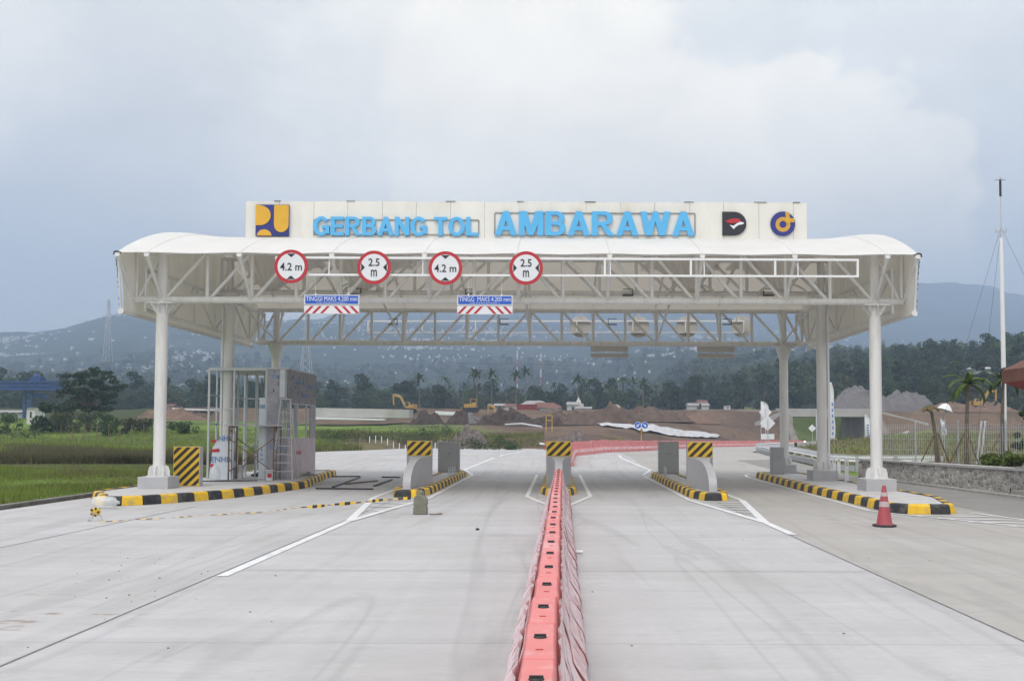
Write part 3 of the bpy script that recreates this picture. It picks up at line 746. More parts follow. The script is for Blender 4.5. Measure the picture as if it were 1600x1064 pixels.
# emblem one: square with arcs
ex0, ex1, ez0, ez1 = PX(400.5), PX(452), PZ(370.5), PZ(322)
e = MB(); e.box(((ex0 + ex1) / 2, YS_ - .03, (ez0 + ez1) / 2), (ex1 - ex0, .10, ez1 - ez0)); emb = e.build('square_emblem', 'emblem_blue', gate)
w_, h_ = ex1 - ex0, ez1 - ez0
def E(u, v): return (ex0 + u * w_, YS_ - .086, ez0 + v * h_)
e = MB()
e.prism([E(0, .985), E(.15, .985)] + [E(.13 + .33 * math.cos(a), .65 + .32 * math.sin(a)) for a in np.linspace(PI / 2, -PI / 2, 14)] + [E(0, .33)], (0, -.02, 0))
e.prism([E(.56, .985), E(.56, .36)] + [E(.78 + .22 * math.cos(a), .36 + .25 * math.sin(a)) for a in np.linspace(PI, 2 * PI, 14)] + [E(1.0, .985)], (0, -.02, 0))
e.prism([E(.05 + 0, .0)] + [E(.27 + .22 * math.cos(a), .0 + .20 * math.sin(a)) for a in np.linspace(PI, 0, 12)], (0, -.02, 0))
e.build('yellow_shape', 'emblem_gold', emb)
# emblem two: dark letter D shape with red and white swoosh
dx0, dx1, dz0, dz1 = PX(1128.5), PX(1166), PZ(367.5), PZ(330.5); w_, h_ = dx1 - dx0, dz1 - dz0
def E2(u, v, y=YS_ - .03): return (dx0 + u * w_, y, dz0 + v * h_)
e = MB(); e.prism([E2(0, 0), E2(.45, 0)] + [E2(.48 + .52 * math.cos(a), .5 + .5 * math.sin(a)) for a in np.linspace(-PI / 2, PI / 2, 20)] + [E2(0, 1)], (0, .10, 0))
emb = e.build('half_round_emblem', 'emblem_black', gate)
e = MB(); yq = YS_ - .032
e.prism([E2(.12, .60, yq), E2(.24, .52, yq), E2(.40, .50, yq), E2(.56, .535, yq), E2(.78, .57, yq), E2(.70, .69, yq), E2(.52, .72, yq), E2(.3, .68, yq)], (0, -.02, 0)); e.build('red_swoosh', 'sign_red', emb)
e = MB(); e.prism([E2(.30, .44, yq), E2(.46, .40, yq), E2(.58, .50, yq), E2(.74, .57, yq), E2(.90, .54, yq), E2(.86, .47, yq), E2(.68, .44, yq), E2(.56, .36, yq), E2(.47, .26, yq)], (0, -.02, 0)); e.build('white_swoosh', 'sign_white', emb)
# emblem three: blue disc with golden d loop
cx3, cz3, r3 = PX(1223), PZ(349), (PX(1242.5) - PX(1204)) / 2
e = MB(); e.lathe((cx3, YS_ + .02, cz3), [(r3, -.05), (r3, .05)], 40, axis='Y'); emb = e.build('round_emblem', 'emblem_blue', gate)
e = MB()
for ra, rb in ((.60, .51), (.49, .40), (.38, .29)):
    pts = [(cx3 + r3 * rr * math.cos(a), YS_ - .032, cz3 - r3 * .06 + r3 * rr * math.sin(a)) for rr, aa in ((ra, np.linspace(0, 2 * PI, 40)), (rb, np.linspace(2 * PI, 0, 40))) for a in aa]
    vs = [Vector(p) for p in pts]; n = 40
    e.add(vs, [(i, i + 1, 79 - i - 1, 79 - i) for i in range(39)]); 
for ra, rb in ((.60, .51), (.49, .40), (.38, .29)):
    xa, xb = cx3 + r3 * rb, cx3 + r3 * ra
    e.prism([(xa, YS_ - .033, cz3), (xb, YS_ - .033, cz3), (xb - r3 * .10, YS_ - .033, cz3 + r3 * .93), (xa - r3 * .10, YS_ - .033, cz3 + r3 * .93)], (0, -.014, 0))
    zz = cz3 - r3 * .06 + r3 * ra; e.prism([(cx3, YS_ - .034, zz), (cx3, YS_ - .034, zz - r3 * .09), (cx3 + r3 * .93, YS_ - .034, zz - r3 * .22), (cx3 + r3 * .93, YS_ - .034, zz - r3 * .13)], (0, -.010, 0))
e.build('gold_loop', 'emblem_gold', emb)

# ------------------------------------------------------------------ signs in front of the canopy
YG = 31.42
sf = thing('sign_frame', 'long white tubular sign frame hung along the front edge of the canopy', 'frame', P(885, 432, YG))
mb = MB(); q = lambda px, py: P(px, py, YG)
a0, a1, b0, b1 = q(432, 402.5), q(1340, 406.5), q(432, 429.5), q(1340, 432)
mb.bar(a0, a1, .07, .07); mb.bar(b0, b1, .065, .065)
mb.build('rail', 'white_frame', sf)
for t in (0, .565, .713, .858, 1):
    mb = MB(); mb.bar(a0.lerp(a1, t) + Vector((0, 0, .03)), b0.lerp(b1, t) - Vector((0, 0, .03)), .06, .066)
    mb.build('upright', 'white_frame', sf)
for x in FR[2:-1]:
    if a0.x < x < a1.x:
        mb = MB(); mb.bar((x, YG + .03, a0.z - .0), (x, Y0 + .16, a0.z + .12), .04, .04); mb.bar((x, YG + .03, b0.z), (x, YF - .9, 7.15), .035, .035); mb.bar((x, YG + .045, b0.z), (x, YG + .045, a0.z), .03, .03)
        mb.build('hanger', 'white_frame', sf)
def round_sign(px, py, kind, label):
    c = P(px, py, YG - .08); r = .535
    t = thing('limit_sign', label, 'road sign', c, 'round limit signs on the frame')
    mb = MB(); mb.lathe(c, [(r, -.012), (r, .012)], 48, axis='Y'); mb.build('plate', 'sign_red', t)
    mb = MB(); mb.lathe(c + Vector((0, -.016, 0)), [(r * .80, -.004), (r * .80, .004)], 48, axis='Y'); mb.build('face', 'sign_white', t)
    mb = MB(); y = c.y - .0225
    for s_ in (-1, 1):
        if kind == 'h': pts = [(c.x - r * .25, y, c.z + s_ * r * .76), (c.x + r * .25, y, c.z + s_ * r * .76), (c.x, y, c.z + s_ * r * .54)]
        else: pts = [(c.x + s_ * r * .76, y, c.z - r * .25), (c.x + s_ * r * .76, y, c.z + r * .25), (c.x + s_ * r * .54, y, c.z)]
        mb.prism(pts, (0, -.004, 0))
    mb.build('arrow_mark', 'emblem_black', t)
    if kind == 'h': text('figures', '4.2 m', 'emblem_black', t, c + Vector((0, -.025, -.01)), r * 1.30, r * .46, .006, .012)
    else:
        text('figures', '2.5', 'emblem_black', t, c + Vector((0, -.025, r * .30)), r * .66, r * .46, .006, .012)
        text('figures', 'm', 'emblem_black', t, c + Vector((0, -.025, -r * .34)), r * .36, r * .40, .006, .012)
    mb = MB(); mb.box(c + Vector((0, .05, .0)), (.5, .05, .06)); mb.box(c + Vector((0, .05, .35)), (.3, .05, .06)); mb.build('clamp', 'galv', t)
round_sign(455, 416.5, 'h', 'leftmost round red sign reading 4.2 m, near the left end of the white frame')
round_sign(584.5, 418, 'w', 'round red sign reading 2.5 m, between the two 4.2 m signs')
round_sign(696, 419, 'h', 'round red sign reading 4.2 m, between the two 2.5 m signs')
round_sign(822, 419, 'w', 'rightmost round red sign reading 2.5 m, near the middle of the white frame')
def height_board(px0, px1, label, txt):
    y = 31.6; c = P((px0 + px1) / 2, 476, y); w = P(px1, 470, y).x - P(px0, 470, y).x
    t = thing('clearance_board', label, 'road sign', c, 'hanging clearance boards')
    zt, zm, zb_ = P(518, 460.8, y).z, P(518, 476.3, y).z, P(518, 490.4, y).z
    mb = MB(); mb.box((c.x, y, (zt + zm) / 2), (w, .04, zt - zm)); mb.build('edge_plate', 'sign_white', t)
    mb = MB(); mb.box((c.x, y - .024, (zt + zm) / 2), (w - .07, .012, zt - zm - .06)); bp = mb.build('blue_panel', 'sign_blue', t)
    text('lettering', txt, 'sign_white', bp, (c.x, y - .033, zt - (zt - zm) * .40), w * .93, (zt - zm) * .46, .006, .0)
    text('small_lettering', '15 No. 10 th 2015 Pasal 5a Ayat 1 c', 'sign_white', bp, (c.x, y - .033, zt - (zt - zm) * .80), w * .54, (zt - zm) * .17, .005, 0)
    mb = MB(); zt2 = zm - .03; mb.box((c.x, y, (zt2 + zb_) / 2), (w, .035, zt2 - zb_)); sp = mb.build('stripe_panel', 'sign_white', t)
    mb = MB(); hh = zt2 - zb_ - .03; zb2 = zb_ + .015
    for s_ in (-1, 1):
        for k in range(3):
            x = c.x + s_ * (.055 + k * .255) * 1.0
            mb.prism([(x, y - .0185, zb2 + hh), (x + s_ * .10, y - .0185, zb2 + hh), (x + s_ * (.10 + .22), y - .0185, zb2), (x + s_ * .22, y - .0185, zb2)], (0, -.004, 0))
    mb.build('red_stripe', 'sign_red', sp)
    for s_ in (-1, 1):
        mb = MB(); mb.bar((c.x + s_ * w * .3, y + .03, zb_), (c.x + s_ * w * .3, y + .03, zt + .05), .03, .04); mb.bar((c.x + s_ * w * .3, y + .03, zt + .02), (c.x + s_ * w * .3, YG + .04, 7.06), .012, .012)
        mb.build('hanger', 'white_frame', t)
height_board(475.5, 561.5, 'blue and red striped height board reading TINGGI MAKS, hung under the two left signs', 'TINGGI MAKS 4.200 mm')
height_board(714.5, 801, 'blue and red striped height board reading TINGG MAKS, hung nearest the centre', 'TINGG  MAKS 4.200 mm')
# rear side: same furniture seen from behind
YR = 48.35
sf = thing('sign_frame', 'thin white sign frame along the rear edge of the canopy', 'frame', P(870, 519, YR))
mb = MB(); q = lambda px, py: P(px, py, YR)
a0, a1, b0, b1 = q(575, 501.8), q(1162, 501.8), q(575, 519.5), q(1162, 519.5)
mb.bar(a0, a1, .06, .06); mb.bar(b0, b1, .05, .05); mb.build('rail', 'white_frame', sf)
for px in (575, 660, 743, 830, 901, 989, 1071, 1162): mb = MB(); mb.bar(q(px, 501), q(px, 520), .05, .056); mb.build('upright', 'white_frame', sf)
for px in (660, 830, 990, 1150): mb = MB(); mb.bar(q(px, 502), q(px, 497) + Vector((0, -.7, .42)), .04, .04); mb.build('hanger', 'white_frame', sf)
for px, py, lab in ((907, 510.5, 'grey back of a round sign, leftmost of four on the rear frame'), (998, 511, 'grey back of a round sign, second from left on the rear frame'), (1073, 511, 'grey back of a round sign, third from left on the rear frame'), (1159, 510, 'grey back of a round sign, rightmost of four on the rear frame')):
    c = P(px, py, YR + .08); t = thing('limit_sign', lab, 'road sign', c, 'sign backs on the rear frame')
    mb = MB(); mb.lathe(c, [(.53, -.012), (.53, .012)], 40, axis='Y'); mb.build('plate', 'sign_back', t)
    mb = MB(); mb.box(c + Vector((0, -.04, .2)), (.05, .04, .9)); mb.box(c + Vector((0, -.03, -.25)), (.6, .03, .05)); mb.build('clamp', 'sign_back', t)
for px0, px1, lab in ((923, 981.5, 'beige back of a hanging height board, left one under the rear truss'), (1089, 1147.5, 'beige back of a hanging height board, right one under the rear truss')):
    y = YR; c = P((px0 + px1) / 2, 550, y); x0, x1 = P(px0, 550, y).x, P(px1, 550, y).x
    t = thing('clearance_board', lab, 'road sign', c, 'boards under the rear truss')
    for za, zb_ in ((540.5, 549.5), (552, 559)):
        mb = MB(); z0, z1 = P(950, za, y).z, P(950, zb_, y).z; mb.box(((x0 + x1) / 2, y, (z0 + z1) / 2), (x1 - x0, .03, z0 - z1)); pn = mb.build('panel', 'sign_back', t)
        mb = MB()
        for z in (z0 - .03, z1 + .03): mb.box(((x0 + x1) / 2, y - .025, z), (x1 - x0, .018, .045))
        for u in (.02, .2, .5, .8, .98): mb.box((x0 + (x1 - x0) * u, y - .022, (z0 + z1) / 2), (.04, .012, z0 - z1 - .11))
        mb.build('stiffener', 'sign_back', pn)
    for u in (.25, .75): mb = MB(); mb.bar((x0 + (x1 - x0) * u, y + .03, P(950, 559, y).z), (x0 + (x1 - x0) * u, y + .03, P(950, 519, y).z), .03, .03); mb.build('hanger', 'sign_back', t)

# ------------------------------------------------------------------ islands
def offset_poly(pts, d):
    n = len(pts); out = []
    for i in range(n):
        p0, p1, p2 = Vector(pts[i - 1]), Vector(pts[i]), Vector(pts[(i + 1) % n])
        a = (p1 - p0).normalized(); b2 = (p2 - p1).normalized()
        na, nb = Vector((-a.y, a.x)), Vector((-b2.y, b2.x)); mm = (na + nb); mm = mm / max(mm.dot(na), .3) if mm.length > 1e-6 else na
        out.append(tuple(p1 + mm * d))
    return out
def island(pts, label, h=.24, bl=.56, start_black=True, big=1.0):
    # pts counter-clockwise
    cx = sum(p[0] for p in pts) / len(pts); cy = sum(p[1] for p in pts) / len(pts)
    t = thing('toll_island', label, 'traffic island', (cx, cy, 0), 'toll islands')
    offs = [(0, 0), (.0, .03), (.035, h - .05), (.06, h - .015), (.10, h), (.26, h)]
    polys = [offset_poly(pts, d) for d, _ in offs]; n = len(pts)
    lens = [(Vector(pts[(i + 1) % n]) - Vector(pts[i])).length for i in range(n)]; tot = sum(lens); cum = np.concatenate([[0], np.cumsum(lens)])
    nb = int(round(tot / bl)); nb += nb % 2
    def at(s):
        s = s % tot; i = min(int(np.searchsorted(cum, s, 'right')) - 1, n - 1); f = (s - cum[i]) / lens[i]
        return [tuple(Vector(pl[i]).lerp(Vector(pl[(i + 1) % n]), f)) + (z,) for pl, (_, z) in zip(polys, offs)]
    mb = MB(); gap = .012
    for k in range(nb):
        s0, s1 = tot * k / nb + gap, tot * (k + 1) / nb - gap
        ss_ = [s0] + [c for c in cum if s0 + .02 < c < s1 - .02] + [s1]; secs = [at(s) for s in ss_]
        mi = (k % 2) if start_black else 1 - k % 2
        for a, b2 in zip(secs[:-1], secs[1:]):
            for j in range(len(offs) - 1): mb.add([a[j], b2[j], b2[j + 1], a[j + 1]], [(0, 1, 2, 3)], mi, True)
        for sec in (secs[0], secs[-1]): mb.add(list(sec) + [(sec[-1][0], sec[-1][1], 0)], [tuple(range(len(offs) + 1))], mi)
    mb.build('kerb', ['kerb_black', 'kerb_yellow'], t)
    mb = MB(); p2 = offset_poly(pts, .2); mb.prism([(p[0], p[1], 0.0) for p in p2], (0, 0, h - .03)); mb.build('slab', 'slab', t)
    return t
def mid(c, y0, y1):
    return [(c - .37, y0), (c + .37, y0), (c + .64, y0 + 1.5), (c + .64, y1 - 1.5), (c + .25, y1), (c - .25, y1), (c - .64, y1 - 1.5), (c - .64, y0 + 1.5)]
island(mid(-4.98, 32.6, 49.4), 'narrow toll island with striped kerb, first one right of the unfinished booth')
island(mid(.03, 33.3, 49.4), 'narrow toll island with striped kerb at the head of the pink barrier row')
island(mid(4.97, 31.4, 48.2), 'narrow toll island with striped kerb, between the barrier row and the orange cone')
island([(-13.6, 29.6), (-13.35, 28.8), (-12.66, 28.5), (-11.95, 29.0), (-11.05, 30.5), (-10.45, 31.9), (-10.05, 33.5), (-9.8, 35.1), (-9.5, 37.0), (-9.45, 37.7), (-9.7, 39.5), (-10.35, 44.5), (-10.6, 47.8), (-14.6, 47.8), (-14.6, 31.3)][::1], 'wide toll island with striped kerb that carries the unfinished booth', h=.27, bl=.6)
island([(8.95, 27.1), (9.25, 26.6), (10.35, 26.5), (10.7, 26.9), (11.5, 30), (11.5, 47.2), (9.35, 47.2), (8.95, 36)], 'wide toll island with striped kerb behind the orange cone, under the right columns', h=.26, bl=.62)

# crash blocks
def stripes(mb, x0, x1, z0, z1, y, n, w, m=0):
    # diagonal bars clipped to the rectangle
    W, H = x1 - x0, z1 - z0
    for k in range(-6, 8):
        s0 = k * w * 2; poly = [(s0, 0), (s0 + w, 0), (s0 + w + H * 1.02, H), (s0 + H * 1.02, H)]
        def clip(poly, f, inter):
            out = []
            for i in range(len(poly)):
                a, c = poly[i - 1], poly[i]
                if f(c):
                    if not f(a): out.append(inter(a, c))
                    out.append(c)
                elif f(a): out.append(inter(a, c))
            return out
        lerp = lambda a, c, t: (a[0] + (c[0] - a[0]) * t, a[1] + (c[1] - a[1]) * t)
        poly = clip(poly, lambda p: p[0] >= 0, lambda a, c: lerp(a, c, (0 - a[0]) / (c[0] - a[0])))
        if len(poly) > 2: poly = clip(poly, lambda p: p[0] <= W, lambda a, c: lerp(a, c, (W - a[0]) / (c[0] - a[0])))
        if len(poly) > 2: mb.prism([(x0 + p[0], y, z0 + p[1]) for p in poly], (0, -.004, 0), m)
def crash_block(x, y, label, w=.9, h=1.58, fin=True):
    z0 = .22; t = thing('crash_block', label, 'bollard', (x, y, z0), 'crash blocks')
    mb = MB(); mb.box((x, y + .16, z0 + h / 2), (w, .32, h)); mb.build('block', 'grey_paint', t, bevel=.015)
    zs = z0 + h * (.66 if fin else .02)
    mb = MB(); mb.box((x, y - .005, (zs + z0 + h) / 2), (w - .02, .01, z0 + h - zs - .01)); pl = mb.build('sign_plate', 'stripe_yellow', t)
    mb = MB(); stripes(mb, x - w / 2 + .025, x + w / 2 - .025, zs + .02, z0 + h - .025, y - .0105, 3, .155 if fin else .15); mb.build('black_stripe', 'stripe_black', pl)
    if fin:
        mb = MB(); zt = zs - .005; FL = min(2.9, y - (33.5 if abs(x) < 1 else 33.1 if x < 0 else 32.3))
        def fn(u, v):
            a = u * PI / 2                                  # 0 at the top edge against the block, 1 at the toe
            yy = y - .02 - FL * math.sin(a) ** 1.15; zz = z0 + .12 + (zt - z0 - .12) * (math.cos(a) ** .9)
            hw = .13 + (w * .48 - .13) * max(0, 1 - u * 2.6) ** 1.5
            return (x + hw * (2 * v - 1), yy, zz)
        mb.grid(fn, 26, 2)
        top = [fn(i / 26, 0) for i in range(27)]; top2 = [fn(i / 26, 1) for i in range(27)]
        for tp in (top, top2):
            vs = list(tp) + [(p[0], p[1], z0) for p in tp]; mb.add(vs, [(i, i + 1, 27 + i + 1, 27 + i) for i in range(26)])
        mb.add([top[-1], top2[-1], (top2[-1][0], top2[-1][1], z0), (top[-1][0], top[-1][1], z0)], [(0, 1, 2, 3)])
        mb.build('nose_fin', 'grey_paint', t)
    return t
crash_block(-5.02, 36.1, 'grey crash block with striped head and curved nose, left of the pink barriers')
crash_block(.03, 36.0, 'grey crash block with striped head directly behind the pink barrier row')
crash_block(5.02, 35.2, 'grey crash block with striped head and curved nose, right of the pink barriers')
crash_block(-12.76, 34.3, 'tall crash block striped yellow and black over its whole front, beside the left column', w=.92, h=1.38, fin=False)
def cabinet(x, y, w, h, label):
    t = thing('grey_cabinet', label, 'cabinet', (x, y, .21), 'grey roadside cabinets')
    mb = MB(); mb.box((x, y + .25, .21 + h / 2), (w, .5, h)); mb.build('case', 'grey_steel', t, bevel=.015)
    mb = MB(); mb.box((x, y - .008, .21 + h / 2), (w - .07, .014, h - .09)); d = mb.build('door', 'grey_steel', t)
    mb = MB(); mb.box((x + .02, y - .022, .21 + h * .62), (.07, .016, .025)); mb.build('handle', 'dark', d)
cabinet(-5.15, 47.0, 1.0, 1.42, 'plain grey steel cabinet on the island left of the barrier row')
cabinet(5.12, 46.0, .92, 1.48, 'plain grey steel cabinet on the island right of the barrier row')
cabinet(10.0, 45.3, .55, 1.25, 'slim grey steel cabinet at the foot of the right rear column')
# barrier arm bases and stubs by the cabinets
for x, y, lab in ((-4.6, 42.0, 'pale steel stub rail beside the left grey cabinet'), (4.62, 42.5, 'pale steel stub rail beside the right grey cabinet')):
    mb = MB()
    for k in range(4): mb.tube((x + .03 * k, y + .55 * k, .2), (x + .03 * k, y + .55 * k, .62), .025, n=8)
    mb.tube((x, y, .45), (x + .09, y + 1.65, .45), .02, n=8); solo(mb, 'guard_stub', 'galv', lab, 'guard rail')
def delineator(p, lab):
    t = thing('delineator_post', lab, 'post', p, 'white guide posts')
    x, y, z = p; mb = MB(); mb.box((x, y, z + .42), (.15, .06, .84)); mb.prism([(x - .075, y - .03, z + .84), (x + .075, y - .03, z + .84), (x + .075, y - .03, z + .90), (x - .03, y - .03, z + .96)], (0, .06, 0)); mb.build('post', 'cloth_white', t)
    mb = MB(); mb.box((x, y - .032, z + .70), (.09, .006, .16)); mb.build('reflector', 'sign_back', t)
delineator(Vector((11.02, 40.6, .22)), 'white guide post on the right island, left of the two nearer ones')
delineator(Vector((11.25, 38.9, .22)), 'white guide post on the right island, closest to the front pedestal')
delineator(Vector((13.7, 49.5, .0)), 'white guide post behind the right island, left of the farther pair')
delineator(Vector((14.3, 50.8, .0)), 'white guide post behind the right island, right of the farther pair')

# ------------------------------------------------------------------ water filled barriers
def barrier_proto(L=1.045, H=.9):
    t = thing('water_barrier', 'x', 'barrier', (0, 0, 0))
    prof = [(-.335, .0), (-.335, .16), (-.30, .21), (-.185, .40), (-.115, .70), (-.10, H - .03), (-.085, H)]
    prof = prof + [(-x, z) for x, z in prof[::-1]]
    mb = MB(); n = len(prof); ys_ = [-L / 2 + .004, -L / 2 + .03, -L / 6 - .05, -L / 6, L / 6, L / 6 + .05, L / 2 - .03, L / 2 - .004]; sc = [.99, 1, 1, .985, .985, 1, 1, .99]
    vs = []
    for y, s_ in zip(ys_, sc):
        for x, z in prof: vs.append((x * (s_ if z > .05 else max(s_, .97)), y, z if z < H - .05 else z))
    fs = [(i * n + k, i * n + k + 1, (i + 1) * n + k + 1, (i + 1) * n + k) for i in range(len(ys_) - 1) for k in range(n - 1)]
    fs += [tuple(range(n)), tuple(range((len(ys_) - 1) * n, len(ys_) * n))]
    mb.add(vs, fs, 0, False)
    mb.build('body', 'barrier_red', t, bevel=.008)
    mb = MB()
    for s_ in (-1, 1):                    # drain and link recesses along the foot, darker plastic
        for y in (-.36, 0, .36): mb.box((s_ * .318, y, .09), (.05, .16, .10))
    mb.tube((0, L / 2 - .03, .05), (0, L / 2 - .03, H - .06), .045, n=10)
    mb.build('link_pin', 'barrier_dark', t)
    mb = MB(); mb.lathe((0, .05, H - .012), [(.042, 0), (.042, .018), (.034, .024)], 18); mb.box((0, .05, H + .016), (.075, .02, .012)); mb.build('filler_cap', 'dark', t)
    mb = MB(); mb.box((0, -.30, H - .002), (.045, .018, .012)); mb.build('slot', 'barrier_dark', t)
    mb = MB()
    for s_ in (-1, 1):
        def fn(u, v, s_=s_):
            y = -L / 2 + L * u; z = .05 + (H - .06) * v; x = float(np.interp(z, [0, .16, .21, .40, .70, H], [.335, .335, .31, .20, .135, .112]))
            return (s_ * (x + .012 + .016 * math.sin(17 * u + 5 * v + s_) * math.sin(9 * v + 3 * u)), y, z)
        mb.grid(fn, 14, 10)
    mb.build('plastic_wrap', 'film_clear', t)
    return t
proto = barrier_proto()
row = []
D = 4.15; k = 0
while D < 33.0:
    x = -.135 + .0051 * D; rz = random.uniform(-.009, .009)
    lab = 'pink water filled barrier wrapped in plastic, in the row leading to the middle island'
    if k == 0: o = proto; o.location = (x, D, 0); o.rotation_euler = (0, 0, rz)
    else: o = copy_tree(proto, (x + random.uniform(-.006, .006), D, 0), rz)
    o['label'] = lab; o['group'] = 'pink barriers leading to the middle island'; row.append(o); D += 1.062; k += 1
row[-1]['label'] = 'pink plastic barrier at the far end of the row, against the island nose'
# far row swinging right, each unit one mesh
mb = MB(); prof = [(-.27, 0), (-.27, .2), (-.12, .5), (-.09, 1.0), (.09, 1.0), (.12, .5), (.27, .2), (.27, 0)]; Lf = 1.25
vs = [(Lf / 2 * s_ * (1.0 if i else 1), x, z) for i, s_ in enumerate((-1, 1)) for x, z in prof]
mb.add(vs, [(i, (i + 1) % 8, 8 + (i + 1) % 8, 8 + i) for i in range(8)] + [tuple(range(8)), tuple(range(8, 16))])
mb.lathe((0, 0, 1.0), [(.06, 0), (.05, .03)], 8, m=1)
for s_ in (-1, 1):
    for u in (-.35, .0, .35): mb.box((u, s_ * .225, .33), (.16, .12, .20), 2)
far0 = mb.build('water_barrier', ['barrier_red', 'dark', 'film_clear'], None)
ypath = np.arange(57.5, 206, .25); path = np.stack([xbar(ypath), ypath], 1)
seglen = np.hypot(*np.diff(path, axis=0).T); s_cum = np.concatenate([[0], np.cumsum(seglen)])
s_ = 0.0; k = 0
while s_ < s_cum[-1]:
    x = float(np.interp(s_, s_cum, path[:, 0])); y = float(np.interp(s_, s_cum, path[:, 1])); x2 = float(np.interp(s_ + .6, s_cum, path[:, 0])); y2 = float(np.interp(s_ + .6, s_cum, path[:, 1]))
    o = far0 if k == 0 else far0.copy()
    if k: C.objects.link(o)
    o.location = (x, y, float(zr(y))); o.rotation_euler = (0, 0, math.atan2(y2 - y, x2 - x) + random.uniform(-.05, .05)); o.scale = (1, 1, random.uniform(.97, 1.05))
    tag(o, 'pink plastic barrier in the long distant row curving right along the road edge', 'barrier', 'pink barriers along the far curve'); s_ += 1.29; k += 1

# traffic cone
M['band_grey'] = mat('band_grey', lin((.72, .66, .67)), .6, 0, .08, 8, dirt=(.3, .2, .2), dirt_amt=.6)
c = G(1382, 822.5); t = thing('traffic_cone', 'faded red traffic cone with two white bands on a dark base', 'traffic cone', c)
mb = MB(); mb.lathe(c, [(.20, .05), (.175, .08), (.045, .92), (.03, .95)], 28); mb.build('cone_body', 'cone_red', t)
for z0, z1 in ((.46, .58), (.70, .79)):
    mb = MB(); rr = lambda z: .175 + (.045 - .175) * (z - .08) / .84 + .004
    mb.lathe(c, [(rr(z0), z0), (rr(z1), z1)], 28); mb.build('reflective_band', 'band_grey', t)
mb = MB(); mb.prism([(c.x + .27 * math.cos(a + PI / 8), c.y + .27 * math.sin(a + PI / 8), c.z + .004) for a in np.arange(8) * PI / 4], (0, 0, .05)); mb.build('base', 'rubber', t, bevel=.01)
# ------------------------------------------------------------------ unfinished booth
BX0, BXm, BX1, BY0, BY1, BZ0, BZ1 = -13.85, -11.58, -10.72, 39.5, 44.0, .25, 4.58
booth = thing('toll_booth', 'half built toll booth, bare steel frame at left and grey filmed cladding at right', 'booth', ((BX0 + BX1) / 2, 41.7, BZ0))
mb = MB(); s = .075
for x in (BX0, BX0 + 1.0, BXm): mb.box((x, BY0, (BZ0 + BZ1) / 2), (s, s, BZ1 - BZ0))
for x in (BX0, BX0 + .55, BX0 + 1.1, BX0 + 1.65, BXm, BX1 - .1): mb.box((x, BY1, (BZ0 + BZ1) / 2), (s * .9, s * .9, BZ1 - BZ0))
for y in (BY0 + .9, BY0 + 1.8, BY0 + 2.7, BY0 + 3.6): mb.box((BX0, y, (BZ0 + BZ1) / 2), (s * .8, s * .8, BZ1 - BZ0))
for z in (2.4, 3.55): mb.bar((BX0, BY0 + .06, z), (BX0, BY1 - .05, z), .045, .06); mb.bar((BX0 + .05, BY1, z), (BX1, BY1, z), .045, .06)
mb.bar((BX0 + .05, BY0, 3.0), (BX0 + .95, BY0, 3.0), .04, .05)
mb.bar((BXm - .1, BY0 + .4, 2.6), (BXm - .85, BY0 + 2.2, 4.35), .05, .05)
for y in np.arange(BY0 + 1, BY1 - .3, .8): mb.box((BXm + .02, y, 2.4), (.05, .05, 4.2))
for y in (BY0 + 1.2, BY0 + 2.4):
    for x in (BX0 + .75, BX0 + 1.5, BXm - .15): mb.box((x, y, (BZ0 + BZ1) / 2), (.05, .05, BZ1 - BZ0 - .02))
for x in (BX0 + 1.25, BX0 + 1.62, BXm - .3): mb.box((x, BY1 - .6, (BZ0 + BZ1) / 2), (.045, .045, BZ1 - BZ0 - .02))
mb.bar((BX0 + .1, BY0 + 1.2, 1.5), (BXm, BY0 + 1.2, 1.5), .04, .04); mb.bar((BX0 + .1, BY1 - .6, 1.2), (BXm, BY1 - .6, 2.9), .04, .04); mb.bar((BX0, BY0 + 1.8, 1.0), (BX0, BY0 + 3.5, 2.3), .04, .04)
mb.build('frame', 'galv', booth)
mb = MB(); mb.box(((BX0 + BX1) / 2, (BY0 + BY1) / 2, BZ1 + .03), (BX1 - BX0 + .02, BY1 - BY0 + .1, .055)); mb.box(((BX0 + BXm) / 2, BY0 - .045, BZ1 - .01), (BXm - BX0, .03, .09)); mb.build('roof', 'galv', booth)
mb = MB(); t_ = .05
mb.box(((BXm + BX1) / 2, BY0, 4.0), (BX1 - BXm, t_, 1.12)); mb.build('front_header', 'clad', booth)
mb = MB(); mb.box((BXm + .235, BY0, 1.85), (.47, t_, 3.16)); mb.build('front_pier', 'clad', booth)
mb = MB(); mb.box((BXm + .66, BY0, 1.08), (.37, t_, 1.6)); mb.build('front_sill_panel', 'clad', booth)
mb = MB(); mb.box((BX1 + .0, (BY0 + BY1) / 2, 3.93), (t_, BY1 - BY0 + .05, 1.30)); mb.build('side_header', 'clad_brown', booth)
mb = MB(); mb.box((BX1, (BY0 + BY1) / 2, 1.05), (t_, BY1 - BY0, 1.58)); mb.build('side_sill_panel', 'clad_pink', booth)
mb = MB(); mb.box((BX1 - .01, BY1 - .45, 2.55), (t_, .9, 1.42)); mb.build('side_pier', 'clad', booth)
mb = MB(); mb.box((BX1 - .01, BY0 + .16, 2.55), (t_, .32, 1.42)); mb.build('side_pier', 'clad', booth)
mb = MB(); mb.box((BX1, BY0 + 1.5, 2.55), (.06, .06, 1.42)); mb.box((BX1, BY0 + 2.9, 2.55), (.06, .08, 1.42)); mb.box((BX1, (BY0 + BY1) / 2, 3.24), (.055, BY1 - BY0 - .1, .04)); mb.build('window_post', 'galv', booth)
mb = MB(); mb.box((BXm - .13, BY0 - .02, 1.85), (.26, .03, 3.2)); fs_ = mb.build('film_strip', 'film_white', booth)
text('film_print', 'ENHR', 'film_blue', fs_, (BXm - .13, BY0 - .045, 3.10), .20, .16, .004, .01)
